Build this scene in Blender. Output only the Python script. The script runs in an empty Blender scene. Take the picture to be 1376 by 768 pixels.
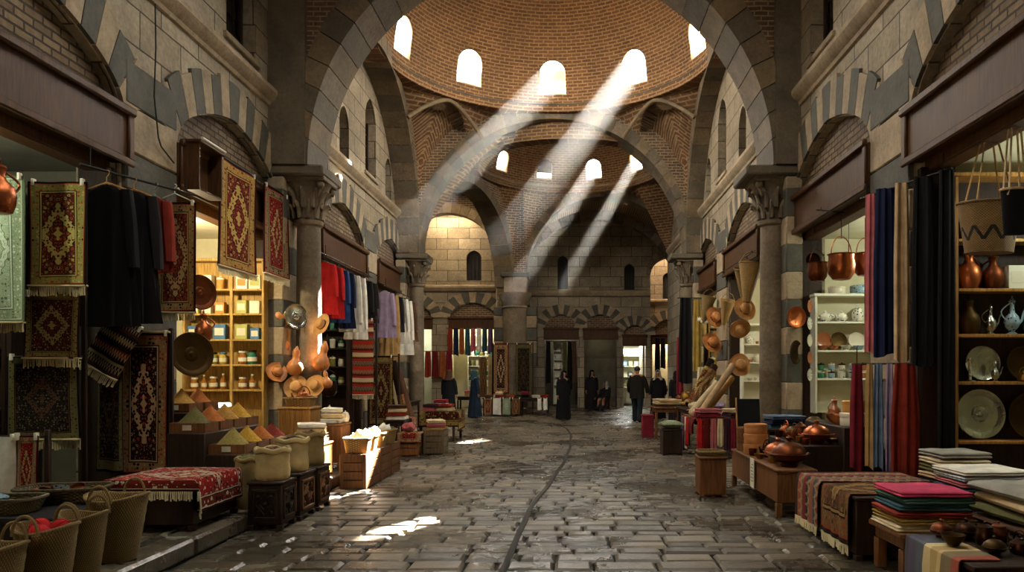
import bpy, bmesh, math, random
from mathutils import Vector, Matrix, noise
PI = math.pi; R_ = math.radians
rnd = random.Random(7)
SC = bpy.context.scene
COL = SC.collection
F_PX, CX, HZ, CAM_H = 1000.0, 765.0, 500.0, 1.6

def P(px, py, Y):
    return Vector(((px - CX) * Y / F_PX, Y, CAM_H - (py - HZ) * Y / F_PX))

# ------------------------------------------------------------------ mesh builder
class MB:
    def __init__(s): s.v = []; s.f = []; s.m = []; s.uv = []; s.tone = []; s.cur = 0.0
    def add(s, vs, fs, mi=0, M=None, uv=None):
        b = len(s.v)
        s.v += [(M @ Vector(p)) if M is not None else Vector(p) for p in vs]
        s.f += [[i + b for i in q] for q in fs]; s.m += [mi] * len(fs); s.tone += [s.cur] * len(fs)
        s.uv += list(uv) if uv else [(p[0], p[2]) for p in vs]
        return s
    def box(s, x0, y0, z0, x1, y1, z1, mi=0, M=None, b=0.0):
        if x1 < x0: x0, x1 = x1, x0
        if y1 < y0: y0, y1 = y1, y0
        if z1 < z0: z0, z1 = z1, z0
        c = ((x0+x1)/2, (y0+y1)/2, (z0+z1)/2); h = ((x1-x0)/2, (y1-y0)/2, (z1-z0)/2)
        b = min(b, min(h) * 0.6)
        if b <= 0:
            vs = [(c[0]+sx*h[0], c[1]+sy*h[1], c[2]+sz*h[2]) for sx in (-1,1) for sy in (-1,1) for sz in (-1,1)]
            return s.add(vs, [(0,1,3,2),(4,6,7,5),(0,4,5,1),(2,3,7,6),(0,2,6,4),(1,5,7,3)], mi, M)
        vs = []; ix = {}
        for sx in (-1,1):
            for sy in (-1,1):
                for sz in (-1,1):
                    for a in range(3):
                        sg = (sx,sy,sz); ix[(sx,sy,sz,a)] = len(vs)
                        vs.append(tuple(c[k] + sg[k]*(h[k] if k == a else h[k]-b) for k in range(3)))
        fs = []
        for a in range(3):
            p, q = [k for k in range(3) if k != a]
            for sg in (-1,1):
                f = []
                for (i, j) in ((-1,-1),(1,-1),(1,1),(-1,1)):
                    t = [0,0,0]; t[a] = sg; t[p] = i; t[q] = j; f.append(ix[(*t, a)])
                fs.append(f)
            for i in (-1,1):
                for j in (-1,1):
                    t0 = [0,0,0]; t0[p] = i; t0[q] = j; t1 = list(t0); t0[a] = -1; t1[a] = 1
                    fs.append((ix[(*t0,p)], ix[(*t1,p)], ix[(*t1,q)], ix[(*t0,q)]))
        for sx in (-1,1):
            for sy in (-1,1):
                for sz in (-1,1): fs.append([ix[(sx,sy,sz,a)] for a in range(3)])
        return s.add(vs, fs, mi, M)
    def lathe(s, prof, seg=20, M=None, mi=0, wob=0.0, sx=1.0, sy=1.0):
        vs = []; fs = []; uv = []; n = len(prof)
        for k, (r, z) in enumerate(prof):
            for i in range(seg):
                a = 2*PI*i/seg
                rr = r * (1 + wob*noise.noise(Vector((math.cos(a)*1.5, math.sin(a)*1.5, z*5 + len(s.v)*.01))))
                vs.append((rr*math.cos(a)*sx, rr*math.sin(a)*sy, z)); uv.append((i/seg, z))
        for k in range(n-1):
            for i in range(seg):
                j = (i+1) % seg
                fs.append((k*seg+i, k*seg+j, (k+1)*seg+j, (k+1)*seg+i))
        fs.append(list(range(seg))[::-1]); fs.append([(n-1)*seg+i for i in range(seg)])
        return s.add(vs, fs, mi, M, uv)
    def tube(s, pts, rad, seg=8, mi=0, M=None, closed=False, flat=1.0):
        pts = [Vector(p) for p in pts]; n = len(pts)
        if not hasattr(rad, '__len__'): rad = [rad]*n
        vs = []; fs = []; uv = []; up = None
        for k, p in enumerate(pts):
            t = (pts[(k+1) % n if closed else min(k+1, n-1)] - pts[(k-1) % n if closed else max(k-1, 0)])
            t = t.normalized() if t.length > 1e-9 else Vector((0,0,1))
            if up is None: up = Vector((0,0,1)) if abs(t.z) < .9 else Vector((1,0,0))
            a = (up - t*up.dot(t)); a = a.normalized() if a.length > 1e-6 else t.orthogonal().normalized()
            up = a; c = t.cross(a)
            for i in range(seg):
                g = 2*PI*i/seg
                vs.append(p + (a*math.cos(g)*flat + c*math.sin(g))*rad[k]); uv.append((i/seg, k/max(1, n-1)))
        for k in range(n if closed else n-1):
            for i in range(seg):
                j = (i+1) % seg; k2 = (k+1) % n
                fs.append((k*seg+i, k*seg+j, k2*seg+j, k2*seg+i))
        if not closed:
            fs.append(list(range(seg))[::-1]); fs.append([(n-1)*seg+i for i in range(seg)])
        return s.add(vs, fs, mi, M, uv)
    def ball(s, c, r, seg=14, rings=9, mi=0, M=None):
        if not hasattr(r, '__len__'): r = (r, r, r)
        T = Matrix.Translation(c) @ Matrix.Diagonal((r[0], r[1], r[2], 1))
        if M is not None: T = M @ T
        prof = [(max(1e-3, math.sin(PI*k/rings)), -math.cos(PI*k/rings)) for k in range(rings+1)]
        return s.lathe(prof, seg, T, mi)
    def shell(s, f, nu, nv, th, mi=0, M=None):
        g = [[Vector(f(i/nu, j/nv)) for i in range(nu+1)] for j in range(nv+1)]
        W = nu+1; vs = []; uv = []; bk = []
        for j in range(nv+1):
            for i in range(nu+1):
                du = g[j][min(i+1, nu)] - g[j][max(i-1, 0)]; dv = g[min(j+1, nv)][i] - g[max(j-1, 0)][i]
                nn = du.cross(dv); nn = nn.normalized() if nn.length > 1e-12 else Vector((0,1,0))
                vs.append(g[j][i]); bk.append(g[j][i] + nn*th); uv.append((i/nu, j/nv))
        N = len(vs); fs = []
        for j in range(nv):
            for i in range(nu):
                a = j*W+i; q = (a, a+1, a+1+W, a+W)
                fs.append(q); fs.append(tuple(N+t for t in q[::-1]))
        rim = [j*W for j in range(nv+1)], [j*W+nu for j in range(nv+1)], list(range(W)), [nv*W+i for i in range(W)]
        for e in rim:
            for a, b in zip(e, e[1:]): fs.append((a, b, N+b, N+a))
        return s.add(vs+bk, fs, mi, M, uv+uv)
    def grid(s, f, nu, nv, mi=0, M=None, uvf=None):
        W = nu+1; vs = [f(i/nu, j/nv) for j in range(nv+1) for i in range(nu+1)]
        uv = [(uvf(i/nu, j/nv) if uvf else (i/nu, j/nv)) for j in range(nv+1) for i in range(nu+1)]
        return s.add(vs, [(j*W+i, j*W+i+1, (j+1)*W+i+1, (j+1)*W+i) for j in range(nv) for i in range(nu)], mi, M, uv)
    def prism(s, poly, d0, d1, axis='y', mi=0, M=None):
        # poly in the plane across 'axis' : y -> (x,z), x -> (y,z), z -> (x,y)
        def pt(a, b, d): return {'y': (a, d, b), 'x': (d, a, b), 'z': (a, b, d)}[axis]
        n = len(poly)
        vs = [pt(a, b, d0) for a, b in poly] + [pt(a, b, d1) for a, b in poly]
        fs = [list(range(n)), list(range(n, 2*n))[::-1]] + [(i, (i+1) % n, n+(i+1) % n, n+i) for i in range(n)]
        return s.add(vs, fs, mi, M)
    def mesh(s, name, mats, smooth=True, ang=38, recalc=True):
        me = bpy.data.meshes.new(name)
        me.from_pydata([tuple(p) for p in s.v], [], s.f)
        if not isinstance(mats, (list, tuple)): mats = [mats]
        for m in mats: me.materials.append(m)
        me.polygons.foreach_set('material_index', s.m)
        ul = me.uv_layers.new(name='UVMap')
        for l in me.loops: ul.data[l.index].uv = s.uv[l.vertex_index]
        if any(s.tone):
            at = me.attributes.new('tone', 'FLOAT', 'FACE'); at.data.foreach_set('value', s.tone)
        if recalc:
            bm = bmesh.new(); bm.from_mesh(me); bmesh.ops.recalc_face_normals(bm, faces=bm.faces); bm.to_mesh(me); bm.free()
        if smooth:
            me.polygons.foreach_set('use_smooth', [True]*len(me.polygons)); me.set_sharp_from_angle(angle=R_(ang))
        me.update()
        return me
    def build(s, name, mats, parent=None, loc=None, rz=0.0, smooth=True, ang=38, recalc=True):
        o = bpy.data.objects.new(name, s.mesh(name, mats, smooth, ang, recalc)); COL.objects.link(o)
        if parent is not None: o.parent = parent
        if loc is not None: o.location = loc
        if rz: o.rotation_euler = (0, 0, rz)
        return o

def T(x=0, y=0, z=0, rx=0, ry=0, rz=0, s=1.0):
    return Matrix.Translation((x, y, z)) @ Matrix.Rotation(rz, 4, 'Z') @ Matrix.Rotation(ry, 4, 'Y') @ Matrix.Rotation(rx, 4, 'X') @ Matrix.Scale(s, 4)

def tag(o, label, cat, group=None):
    o['label'] = label; o['category'] = cat
    if group: o['group'] = group
    return o
def struct(o):
    o['kind'] = 'structure'; return o
def thing(name, label, cat, loc=(0, 0, 0), rz=0.0, group=None, rot=None, sc=None):
    o = bpy.data.objects.new(name, None); COL.objects.link(o); o.empty_display_size = .1
    o.location = loc; o.rotation_euler = rot if rot else (0, 0, rz)
    if sc: o.scale = sc if hasattr(sc, '__len__') else (sc, sc, sc)
    return tag(o, label, cat, group)
def kids(o): return [c for c in COL.objects if c.parent is o]
KID = {}
def dup(root, loc, rz=0.0, label=None, group=None, sc=None, rot=None, mats=None):
    if root.name not in KID: KID[root.name] = [(c, kids(c)) for c in kids(root)]
    def cp(o):
        c = o.copy(); COL.objects.link(c)
        if mats and c.type == 'MESH':
            for i, sl in enumerate(o.material_slots):
                if sl.material and sl.material.name in mats:
                    c.material_slots[i].link = 'OBJECT'; c.material_slots[i].material = mats[sl.material.name]
        return c
    r = cp(root); r.location = loc; r.rotation_euler = rot if rot else (0, 0, rz)
    if sc: r.scale = sc if hasattr(sc, '__len__') else (sc, sc, sc)
    if label: r['label'] = label
    if group: r['group'] = group
    for c, gs in KID[root.name]:
        d = cp(c); d.parent = r
        for g in gs:
            e = cp(g); e.parent = d
    return r

def boolean(o, cut):
    m = o.modifiers.new('b', 'BOOLEAN'); m.operation = 'DIFFERENCE'; m.solver = 'EXACT'; m.object = cut
    dg = bpy.context.evaluated_depsgraph_get(); dg.update()
    me = bpy.data.meshes.new_from_object(o.evaluated_get(dg)); o.modifiers.clear()
    o.data = me; bpy.data.objects.remove(cut)
    return o

# ------------------------------------------------------------------ materials
def C(h, k=1.0):
    h = h.lstrip('#'); v = [int(h[i:i+2], 16)/255 for i in (0, 2, 4)]
    return tuple(min(1, k*(c/12.92 if c <= .04045 else ((c+.055)/1.055)**2.4)) for c in v) + (1,)
class NT:
    def __init__(s, name):
        s.mat = bpy.data.materials.new(name); s.mat.use_nodes = True
        s.t = s.mat.node_tree; s.b = s.t.nodes['Principled BSDF']
    def n(s, typ, **kw):
        nd = s.t.nodes.new('ShaderNode'+typ)
        for k, v in kw.items():
            if k.startswith('_'): setattr(nd, k[1:], v)
            else:
                key = int(k[1:]) if k[0] == 'i' and k[1:].isdigit() else k.replace('__', ' ')
                s.set(nd.inputs[key], v)
        return nd
    def set(s, inp, v):
        if isinstance(v, bpy.types.NodeSocket): s.t.links.new(v, inp)
        elif isinstance(v, bpy.types.Node): s.t.links.new(v.outputs[0], inp)
        else: inp.default_value = v
    def m(s, op, a, b=0.0, c=0.0):
        nd = s.t.nodes.new('ShaderNodeMath'); nd.operation = op
        s.set(nd.inputs[0], a); s.set(nd.inputs[1], b); s.set(nd.inputs[2], c); return nd.outputs[0]
    def mix(s, f, a, b, mode='MIX'):
        nd = s.t.nodes.new('ShaderNodeMix'); nd.data_type = 'RGBA'; nd.blend_type = mode
        s.set(nd.inputs[0], f); s.set(nd.inputs[6], a); s.set(nd.inputs[7], b); return nd.outputs[2]
    def ramp(s, f, stops, const=False):
        nd = s.t.nodes.new('ShaderNodeValToRGB'); r = nd.color_ramp; r.interpolation = 'CONSTANT' if const else 'LINEAR'
        while len(r.elements) < len(stops): r.elements.new(.5)
        for e, (p, c) in zip(r.elements, stops): e.position = p; e.color = c if hasattr(c, '__len__') else (c, c, c, 1)
        s.set(nd.inputs[0], f); return nd.outputs[0]
    def out(s, col=None, rough=None, metal=None, bump=None, bs=.3, bd=.02):
        if col is not None: s.set(s.b.inputs['Base Color'], col)
        if rough is not None: s.set(s.b.inputs['Roughness'], rough)
        if metal is not None: s.set(s.b.inputs['Metallic'], metal)
        if bump is not None:
            nd = s.n('Bump', Strength=bs, Distance=bd, Height=bump); s.t.links.new(nd.outputs[0], s.b.inputs['Normal'])
        return s.mat
    def obj(s): return s.n('TexCoord').outputs['Object']
    def noise(s, sc, det=4, vec=None, rough=.6):
        nd = s.n('TexNoise', Scale=sc, Detail=det, Roughness=rough)
        if vec is not None: s.set(nd.inputs['Vector'], vec)
        return nd.outputs[0]

def plain(name, col, rough=.7, metal=0.0, var=.35, nsc=8, bump=.2, bd=.01, spec=None):
    t = NT(name); c = C(col) if isinstance(col, str) else col
    nz = t.noise(nsc, 5, t.obj())
    d = tuple(x*(1-var) for x in c[:3]) + (1,); l = tuple(min(1, x*(1+var)) for x in c[:3]) + (1,)
    cc = t.ramp(nz, [(.3, d), (.7, l)])
    if name.startswith('stone'): cc = t.mix(.6, cc, t.ramp(t.noise(16, 5, t.obj(), .75), [(.3, .4), (.65, 1.0)]), 'MULTIPLY')
    t.out(cc, rough, metal, t.noise(nsc*6, 3, t.obj()), bump, bd)
    if spec is not None: t.b.inputs['Specular IOR Level'].default_value = spec
    return t.mat

def box_uv(t):
    co = t.n('SeparateXYZ', i0=t.obj()); nr = t.n('SeparateXYZ', i0=t.n('NewGeometry').outputs['Normal'])
    ax = t.m('GREATER_THAN', t.m('ABSOLUTE', nr.outputs[0]), t.m('ABSOLUTE', nr.outputs[1]))
    az = t.m('GREATER_THAN', t.m('ABSOLUTE', nr.outputs[2]), .75)
    u = t.n('Mix', i0=ax, i2=co.outputs[0], i3=co.outputs[1]).outputs[0]
    v = t.n('Mix', i0=az, i2=co.outputs[2], i3=co.outputs[1]).outputs[0]
    return t.n('CombineXYZ', i0=u, i1=v).outputs[0]
def brickwork(name, c1, c2, mort, bw, rh, ms, uvmode='box', stain=.5, bstr=.6, bd=.03, R=4.1, rough=.85, offs=.5, stainc='#2a2018', wob=.02):
    t = NT(name)
    if uvmode == 'box': vec = box_uv(t)
    elif uvmode == 'uv': vec = t.n('UVMap').outputs[0]
    else:
        co = t.n('SeparateXYZ', i0=t.obj())
        a = t.m('MULTIPLY', t.m('ARCTAN2', co.outputs[1], co.outputs[0]), R)
        rr = t.m('SQRT', t.m('ADD', t.m('MULTIPLY', co.outputs[0], co.outputs[0]), t.m('MULTIPLY', co.outputs[1], co.outputs[1])))
        e = t.m('MULTIPLY', t.m('ARCTAN2', co.outputs[2], rr), R)
        vec = t.n('CombineXYZ', i0=a, i1=e).outputs[0]
    if wob:
        nz = t.n('TexNoise', Scale=2.5, Detail=3, Vector=vec)
        off = t.n('VectorMath', _operation='MULTIPLY_ADD', i0=nz.outputs[1], i1=(wob*2, wob*2, 0), i2=vec)
        vec = off.outputs[0]
    br = t.n('TexBrick', Vector=vec, Color1=C(c1), Color2=C(c2), Mortar=C(mort), Scale=1.0, _offset=offs,
             **{'Mortar__Size': ms, 'Mortar__Smooth': .2, 'Bias': 0.0, 'Brick__Width': bw, 'Row__Height': rh})
    ob = t.obj()
    n1 = t.noise(.55, 6, ob, .65); n2 = t.noise(14, 4, ob)
    c = t.mix(t.m('MULTIPLY', t.ramp(n1, [(.42, 0.0), (.72, 1.0)]), stain), br.outputs[0], C(stainc))
    n3 = t.noise(3.2, 6, ob, .75)
    c = t.mix(.55, c, t.ramp(n2, [(.3, .35), (.7, 1.0)]), 'MULTIPLY'); c = t.mix(stain*.8, c, t.ramp(n3, [(.35, .45), (.6, 1.0)]), 'MULTIPLY')
    h = t.m('ADD', t.m('MULTIPLY', br.outputs[1], -1.0), t.m('MULTIPLY', n2, .45))
    return t.out(c, rough, 0.0, h, bstr, bd)

def wood(name, col, var=.45, rough=.55, sc=3.0):
    t = NT(name); ob = t.obj(); c = C(col)
    mp = t.n('Mapping', Vector=ob, Scale=(12, 12, 1.2))
    nz = t.noise(sc, 6, mp.outputs[0]); n2 = t.noise(2.0, 3, ob)
    d = tuple(x*(1-var) for x in c[:3])+(1,); l = tuple(min(1, x*(1+var)) for x in c[:3])+(1,)
    col_ = t.mix(.4, t.ramp(nz, [(.3, d), (.7, l)]), t.ramp(n2, [(.3, .45), (.7, 1.0)]), 'MULTIPLY')
    t.b.inputs['Specular IOR Level'].default_value = .2
    return t.out(col_, rough, 0.0, nz, .25, .01)

def fabric(name, col, var=.25, sheen=.2, stripes=None):
    t = NT(name); c = C(col); ob = t.obj()
    nz = t.noise(5, 5, ob); w = t.noise(160, 2, ob)
    d = tuple(x*(1-var) for x in c[:3])+(1,); l = tuple(min(1, x*(1+var)) for x in c[:3])+(1,)
    cc = t.ramp(nz, [(.3, d), (.7, l)])
    if stripes:
        u = t.n('SeparateXYZ', i0=t.n('UVMap').outputs[0]).outputs[stripes[0]]
        k = t.m('FRACT', t.m('MULTIPLY', u, stripes[1]))
        cc = t.mix(.9, cc, t.ramp(k, [(p, C(q)) for p, q in stripes[2]], True))
    t.out(cc, .9, 0.0, w, .3, .004)
    t.b.inputs['Specular IOR Level'].default_value = .2
    return t.mat

def rug(name, field, border, medal, accent, dark, asp=.55, md=(1.25, 1.05), dens=14.0, rings=True):
    """carpet: guard bands, flowered border, nested diamond medallion; asp = width / height"""
    t = NT(name); sp = t.n('SeparateXYZ', i0=t.n('UVMap').outputs[0]); u, v = sp.outputs[0], sp.outputs[1]
    ax = t.m('ABSOLUTE', t.m('MULTIPLY_ADD', u, 2.0, -1.0)); ay = t.m('ABSOLUTE', t.m('MULTIPLY_ADD', v, 2.0, -1.0))
    dx = t.m('MULTIPLY', t.m('SUBTRACT', 1.0, ax), asp); dy = t.m('SUBTRACT', 1.0, ay)
    d = t.m('MINIMUM', dx, dy)
    uvw = t.n('CombineXYZ', i0=t.m('MULTIPLY', ax, asp), i1=ay).outputs[0]
    wb = t.n('TexNoise', Scale=7.0, Detail=2, Vector=uvw)
    uvw = t.n('VectorMath', _operation='MULTIPLY_ADD', i0=wb.outputs[1], i1=(.05, .05, 0), i2=uvw).outputs[0]
    vo = t.n('TexVoronoi', Vector=uvw, Scale=dens*1.15, Randomness=.6); v2 = t.n('TexVoronoi', Vector=uvw, Scale=dens*2.6, Randomness=.8)
    mot = t.m('LESS_THAN', vo.outputs['Distance'], .4); core = t.m('LESS_THAN', vo.outputs['Distance'], .18); fine = t.m('LESS_THAN', v2.outputs['Distance'], .3)
    pick = t.n('SeparateColor', i0=vo.outputs['Color']).outputs[0]; pk2 = t.n('SeparateColor', i0=v2.outputs['Color']).outputs[1]
    acc = t.ramp(pick, [(0, C(accent)), (.35, C(medal)), (.6, C(dark)), (.8, C(border))], True)
    ac2 = t.ramp(pk2, [(0, C(dark)), (.4, C(border)), (.65, C(accent)), (.85, C(medal))], True)
    f = t.mix(t.m('MULTIPLY', fine, .75), C(field), ac2); f = t.mix(mot, f, acc); f = t.mix(core, f, C(dark))
    m = t.m('ADD', t.m('MULTIPLY', ax, md[0]), t.m('MULTIPLY', ay, md[1]))
    jag = t.m('MULTIPLY', t.m('PINGPONG', t.m('MULTIPLY', ay, 9.0), .5), .16)
    m = t.m('ADD', m, jag)
    inner = t.mix(t.m('MULTIPLY', fine, .8), t.mix(mot, C(field), C(accent)), ac2); mid = t.mix(t.m('MULTIPLY', fine, .7), t.mix(mot, C(medal), C(field)), ac2)
    med = t.mix(t.m('LESS_THAN', m, .82), C(dark), mid)
    med = t.mix(t.m('LESS_THAN', m, .50), med, C(dark)); med = t.mix(t.m('LESS_THAN', m, .46), med, inner)
    med = t.mix(t.m('LESS_THAN', m, .2), med, C(medal))
    f = t.mix(t.m('LESS_THAN', m, .86), f, med)
    bmot = t.mix(t.m('MULTIPLY', fine, .8), t.mix(mot, C(border), acc), ac2)
    base = t.ramp(d, [(0, C(dark)), (.035, C(accent)), (.05, C(border)), (.17, C(dark)), (.185, C(medal)), (.205, C(dark))], True)
    band = t.m('MULTIPLY', t.m('GREATER_THAN', d, .05), t.m('LESS_THAN', d, .17))
    base = t.mix(band, base, bmot)
    c = t.mix(t.m('GREATER_THAN', d, .215), base, f)
    wv = t.noise(90, 2, t.n('UVMap').outputs[0]); wear = t.noise(3, 5, t.obj())
    c = t.mix(.6, c, t.ramp(wv, [(.3, .4), (.65, 1.0)]), 'MULTIPLY'); c = t.mix(.45, c, t.ramp(wear, [(.3, .5), (.7, 1.0)]), 'MULTIPLY')
    t.out(c, .95, 0.0, wv, .4, .006); t.b.inputs['Specular IOR Level'].default_value = .1
    return t.mat

def kilim(name, cols, rep=2.0, axis=1, mot=.25, accent='#c8b48a'):
    t = NT(name); uv = t.n('UVMap').outputs[0]; sp = t.n('SeparateXYZ', i0=uv)
    k = t.m('FRACT', t.m('MULTIPLY', sp.outputs[axis], rep)); n = len(cols); rr = random.Random(hash(name) % 97 if False else len(name))
    pos = 0.0; st = []
    for i, c in enumerate(cols): st.append((min(.99, pos), C(c))); pos += (1/n)*rr.uniform(.6, 1.4)
    c = t.ramp(k, st, True)
    zig = t.m('PINGPONG', t.m('MULTIPLY', sp.outputs[1-axis], 14.0), .5)
    z = t.m('LESS_THAN', t.m('ABSOLUTE', t.m('SUBTRACT', t.m('FRACT', t.m('MULTIPLY', sp.outputs[axis], rep*3)), zig)), mot*.4)
    c = t.mix(t.m('MULTIPLY', z, .6), c, C(accent))
    wv = t.noise(110, 2, uv); c = t.mix(.45, c, t.ramp(wv, [(.3, .45), (.65, 1.0)]), 'MULTIPLY')
    t.out(c, .95, 0.0, wv, .4, .006); t.b.inputs['Specular IOR Level'].default_value = .1
    return t.mat

def weave(name, col, dark, su=26, sv=60, rough=.75, bands=None):
    """basketry: woven checker in UV (lathe u = around, v = height in m)"""
    t = NT(name); sp = t.n('SeparateXYZ', i0=t.n('UVMap').outputs[0])
    u = t.m('MULTIPLY', sp.outputs[0], su*2*PI); v = t.m('MULTIPLY', sp.outputs[1], sv*PI)
    h = t.m('MULTIPLY', t.m('SINE', t.m('ADD', u, t.m('MULTIPLY', t.m('FLOOR', t.m('DIVIDE', v, PI)), PI))), t.m('ABSOLUTE', t.m('SINE', v)))
    nz = t.noise(6, 4, t.obj())
    c = t.mix(t.ramp(h, [(0, 0.0), (.6, 1.0)]), C(dark), C(col)); c = t.mix(.5, c, t.ramp(nz, [(.3, .5), (.7, 1.0)]), 'MULTIPLY')
    if bands:
        k = t.m('PINGPONG', t.m('MULTIPLY', sp.outputs[0], bands[0]), .5); vv = t.m('DIVIDE', t.m('SUBTRACT', sp.outputs[1], bands[1]), bands[2]-bands[1])
        inb = t.m('MULTIPLY', t.m('GREATER_THAN', vv, 0.0), t.m('LESS_THAN', vv, 1.0))
        z = t.m('LESS_THAN', t.m('ABSOLUTE', t.m('SUBTRACT', t.m('MULTIPLY', k, 2.0), vv)), .22)
        c = t.mix(t.m('MULTIPLY', inb, z), c, C(bands[3]))
    return t.out(c, rough, 0.0, h, .5, .006)

def metal(name, col, rough=.28, var=.25, hammer=70):
    t = NT(name); ob = t.obj(); c = C(col); nz = t.noise(5, 5, ob)
    vo = t.n('TexVoronoi', Vector=ob, Scale=hammer)
    d = tuple(x*(1-var) for x in c[:3])+(1,)
    return t.out(t.ramp(nz, [(.3, d), (.65, c)]), t.ramp(nz, [(.3, rough+.2), (.7, rough)]), 1.0, vo.outputs['Distance'], .1, .006)

def ceramic(name, col, motif=None, sc=18):
    t = NT(name); c = C(col)
    if motif:
        vo = t.n('TexVoronoi', Vector=t.obj(), Scale=sc)
        nz = t.noise(sc*1.5, 2, t.obj())
        c = t.mix(t.m('LESS_THAN', t.m('ADD', vo.outputs['Distance'], t.m('MULTIPLY', nz, .4)), .45), c, C(motif))
    t.out(c, .2)
    return t.mat
def glass_like(name, col, rough=.12):
    t = NT(name); t.out(C(col), rough); t.b.inputs['Transmission Weight'].default_value = .35
    return t.mat
def emit(name, col, st):
    t = NT(name); t.out(C(col), .5); t.b.inputs['Emission Color'].default_value = C(col); t.b.inputs['Emission Strength'].default_value = st
    return t.mat
# ------------------------------------------------------------------ palette
STONE = brickwork('stone_wall', '#b5a68c', '#93846a', '#4f4232', .95, .46, .012, 'box', .5, .7, .025, wob=.012)
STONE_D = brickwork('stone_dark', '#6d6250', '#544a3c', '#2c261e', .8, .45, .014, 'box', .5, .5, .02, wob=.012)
STONE_L = plain('stone_tan', '#9f8c70', .85, 0, .3, 2.5, .35, .02)
STONE_M = plain('stone_brown', '#8a765a', .85, 0, .3, 2.5, .35, .02)
STONE_G = plain('stone_grey', '#4e4b40', .8, 0, .3, 2.5, .35, .02)
STONE_R = plain('stone_arch', '#5f5544', .8, 0, .35, 1.6, .35, .02); STONE_Q = plain('stone_arch_warm', '#746349', .8, 0, .35, 1.6, .35, .02)
STONE_C = plain('stone_column', '#6e5f4a', .75, 0, .35, 2.0, .35, .02)
BRICK = brickwork('brick_wall', '#7d5f42', '#5d4430', '#a89272', .24, .085, .014, 'box', .5, .8, .03)
BRICK_T = brickwork('brick_tympanum', '#8f7757', '#735b40', '#3d2f1e', .26, .09, .014, 'box', .45, .9, .03)
BRICK_V = brickwork('brick_vault', '#82583a', '#69462d', '#a98a5e', .3, .095, .018, 'uv', .45, .8, .03)
BRICK_D = brickwork('brick_dome', '#895d3b', '#704a2e', '#b08e60', .3, .095, .018, 'dome', .4, .8, .03)
BRICK_E = brickwork('brick_dome_small', '#7d5a3c', '#5f4029', '#9a7c52', .28, .09, .017, 'dome', .5, .8, .03, R=3.2)
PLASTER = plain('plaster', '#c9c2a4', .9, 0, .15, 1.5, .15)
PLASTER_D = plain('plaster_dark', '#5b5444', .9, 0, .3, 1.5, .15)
WOOD_S = wood('wood_sign', '#4a2f18')
WOOD_D = wood('wood_dark', '#2c1d13')
WOOD_M = wood('wood_mid', '#6b4526')
WOOD_L = wood('wood_light', '#a5763c')
WOOD_Y = wood('wood_yellow', '#b08c4c')
WOOD_G = wood('wood_grey', '#6a5a44')
WHITE = plain('white_paint', '#d8d6c2', .5, 0, .08, 3, .05)
IRON = plain('iron', '#1c1a18', .5, .6, .3, 20, .2)
BLACKGAP = plain('dark_shutter', '#14110d', .8, 0, .3, 6, .2)

# ------------------------------------------------------------------ walls
XL, XR = -5.2, 4.0
SHOPS = [2.45, 6.95, 11.45, 17.05, 21.6]
HW = 1.65
def arch_pts(yc, hw, zs, za, n=14, a0=-1.0, a1=1.0):
    out = []
    for i in range(n+1):
        th = PI*i/n; t = -math.cos(th)
        out.append((yc + t*hw, zs + (za-zs)*(.78*math.sin(th) + .22*(1-abs(t)))))
    return out
def door_poly(yc, hw, z0, zs, za): return [(yc-hw, z0)] + arch_pts(yc, hw, zs, za) + [(yc+hw, z0)]

WINS = [(11.8, .52, 6.75, 8.9), (6.95, .52, 6.75, 8.9), (17.2, .36, 6.55, 7.75), (19.5, .52, 6.75, 8.75), (21.4, .36, 6.55, 7.75)]
def side_wall(name, X, out, y1, extra=()):
    x0, x1 = (X-.5, X) if out < 0 else (X, X+.5)
    w = MB().box(x0, -3.5, -.1, x1, y1, 9.75).build(name, [STONE], smooth=False)
    c = MB()
    for yc in SHOPS: c.prism(door_poly(yc, HW, -.2, 4.62, 5.45), X-1, X+1, 'x')
    for yc, hw, z0, z1 in list(WINS) + list(extra): c.prism(door_poly(yc, hw, z0, z1-hw*1.1, z1), X-1, X+1, 'x')
    boolean(w, c.build('cut', [STONE]))
    return struct(w)
side_wall('wall_left', XL, -1, 23.3)
side_wall('wall_right', XR, 1, 30.3, [(25.6, .4, 6.4, 7.6)])

def block_ring(mb, yc, hw, zs, za, th, xf, sgn, n=15, d=.05):
    """alternating dark and light wedge stones round a shop arch; xf = wall face, sgn = direction into the street"""
    pin = arch_pts(yc, hw, zs, za, 90)
    acc = [0]
    for a, b in zip(pin, pin[1:]): acc.append(acc[-1] + math.dist(a, b))
    def at(q):
        q *= acc[-1]
        for k in range(len(acc)-1):
            if acc[k+1] >= q:
                f = (q-acc[k])/max(1e-9, acc[k+1]-acc[k]); a, b = pin[k], pin[k+1]
                p = (a[0]+(b[0]-a[0])*f, a[1]+(b[1]-a[1])*f); d_ = (b[0]-a[0], b[1]-a[1]); L = math.hypot(*d_)
                return p, (-d_[1]/L, d_[0]/L)
        return pin[-1], (1, 0)
    for k in range(n):
        m = 1 if k % 2 == 0 else 0
        pts_i = []; pts_o = []
        for j in range(4):
            p, nn = at((k + .03 + .94*j/3)/n)
            nn = (nn[0]*.75, abs(nn[1])*.9+.25); L = math.hypot(*nn); nn = (nn[0]/L, nn[1]/L)
            r = th*(1 + .06*math.sin(k*2.3)); o = (p[0]+nn[0]*r, p[1]+nn[1]*r)
            o = (max(yc-hw-.57, min(yc+hw+.57, o[0])), o[1])
            pts_i.append(p); pts_o.append(o)
        mb.prism(pts_i + pts_o[::-1], xf - sgn*.1, xf + sgn*d, 'x', m)

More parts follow.
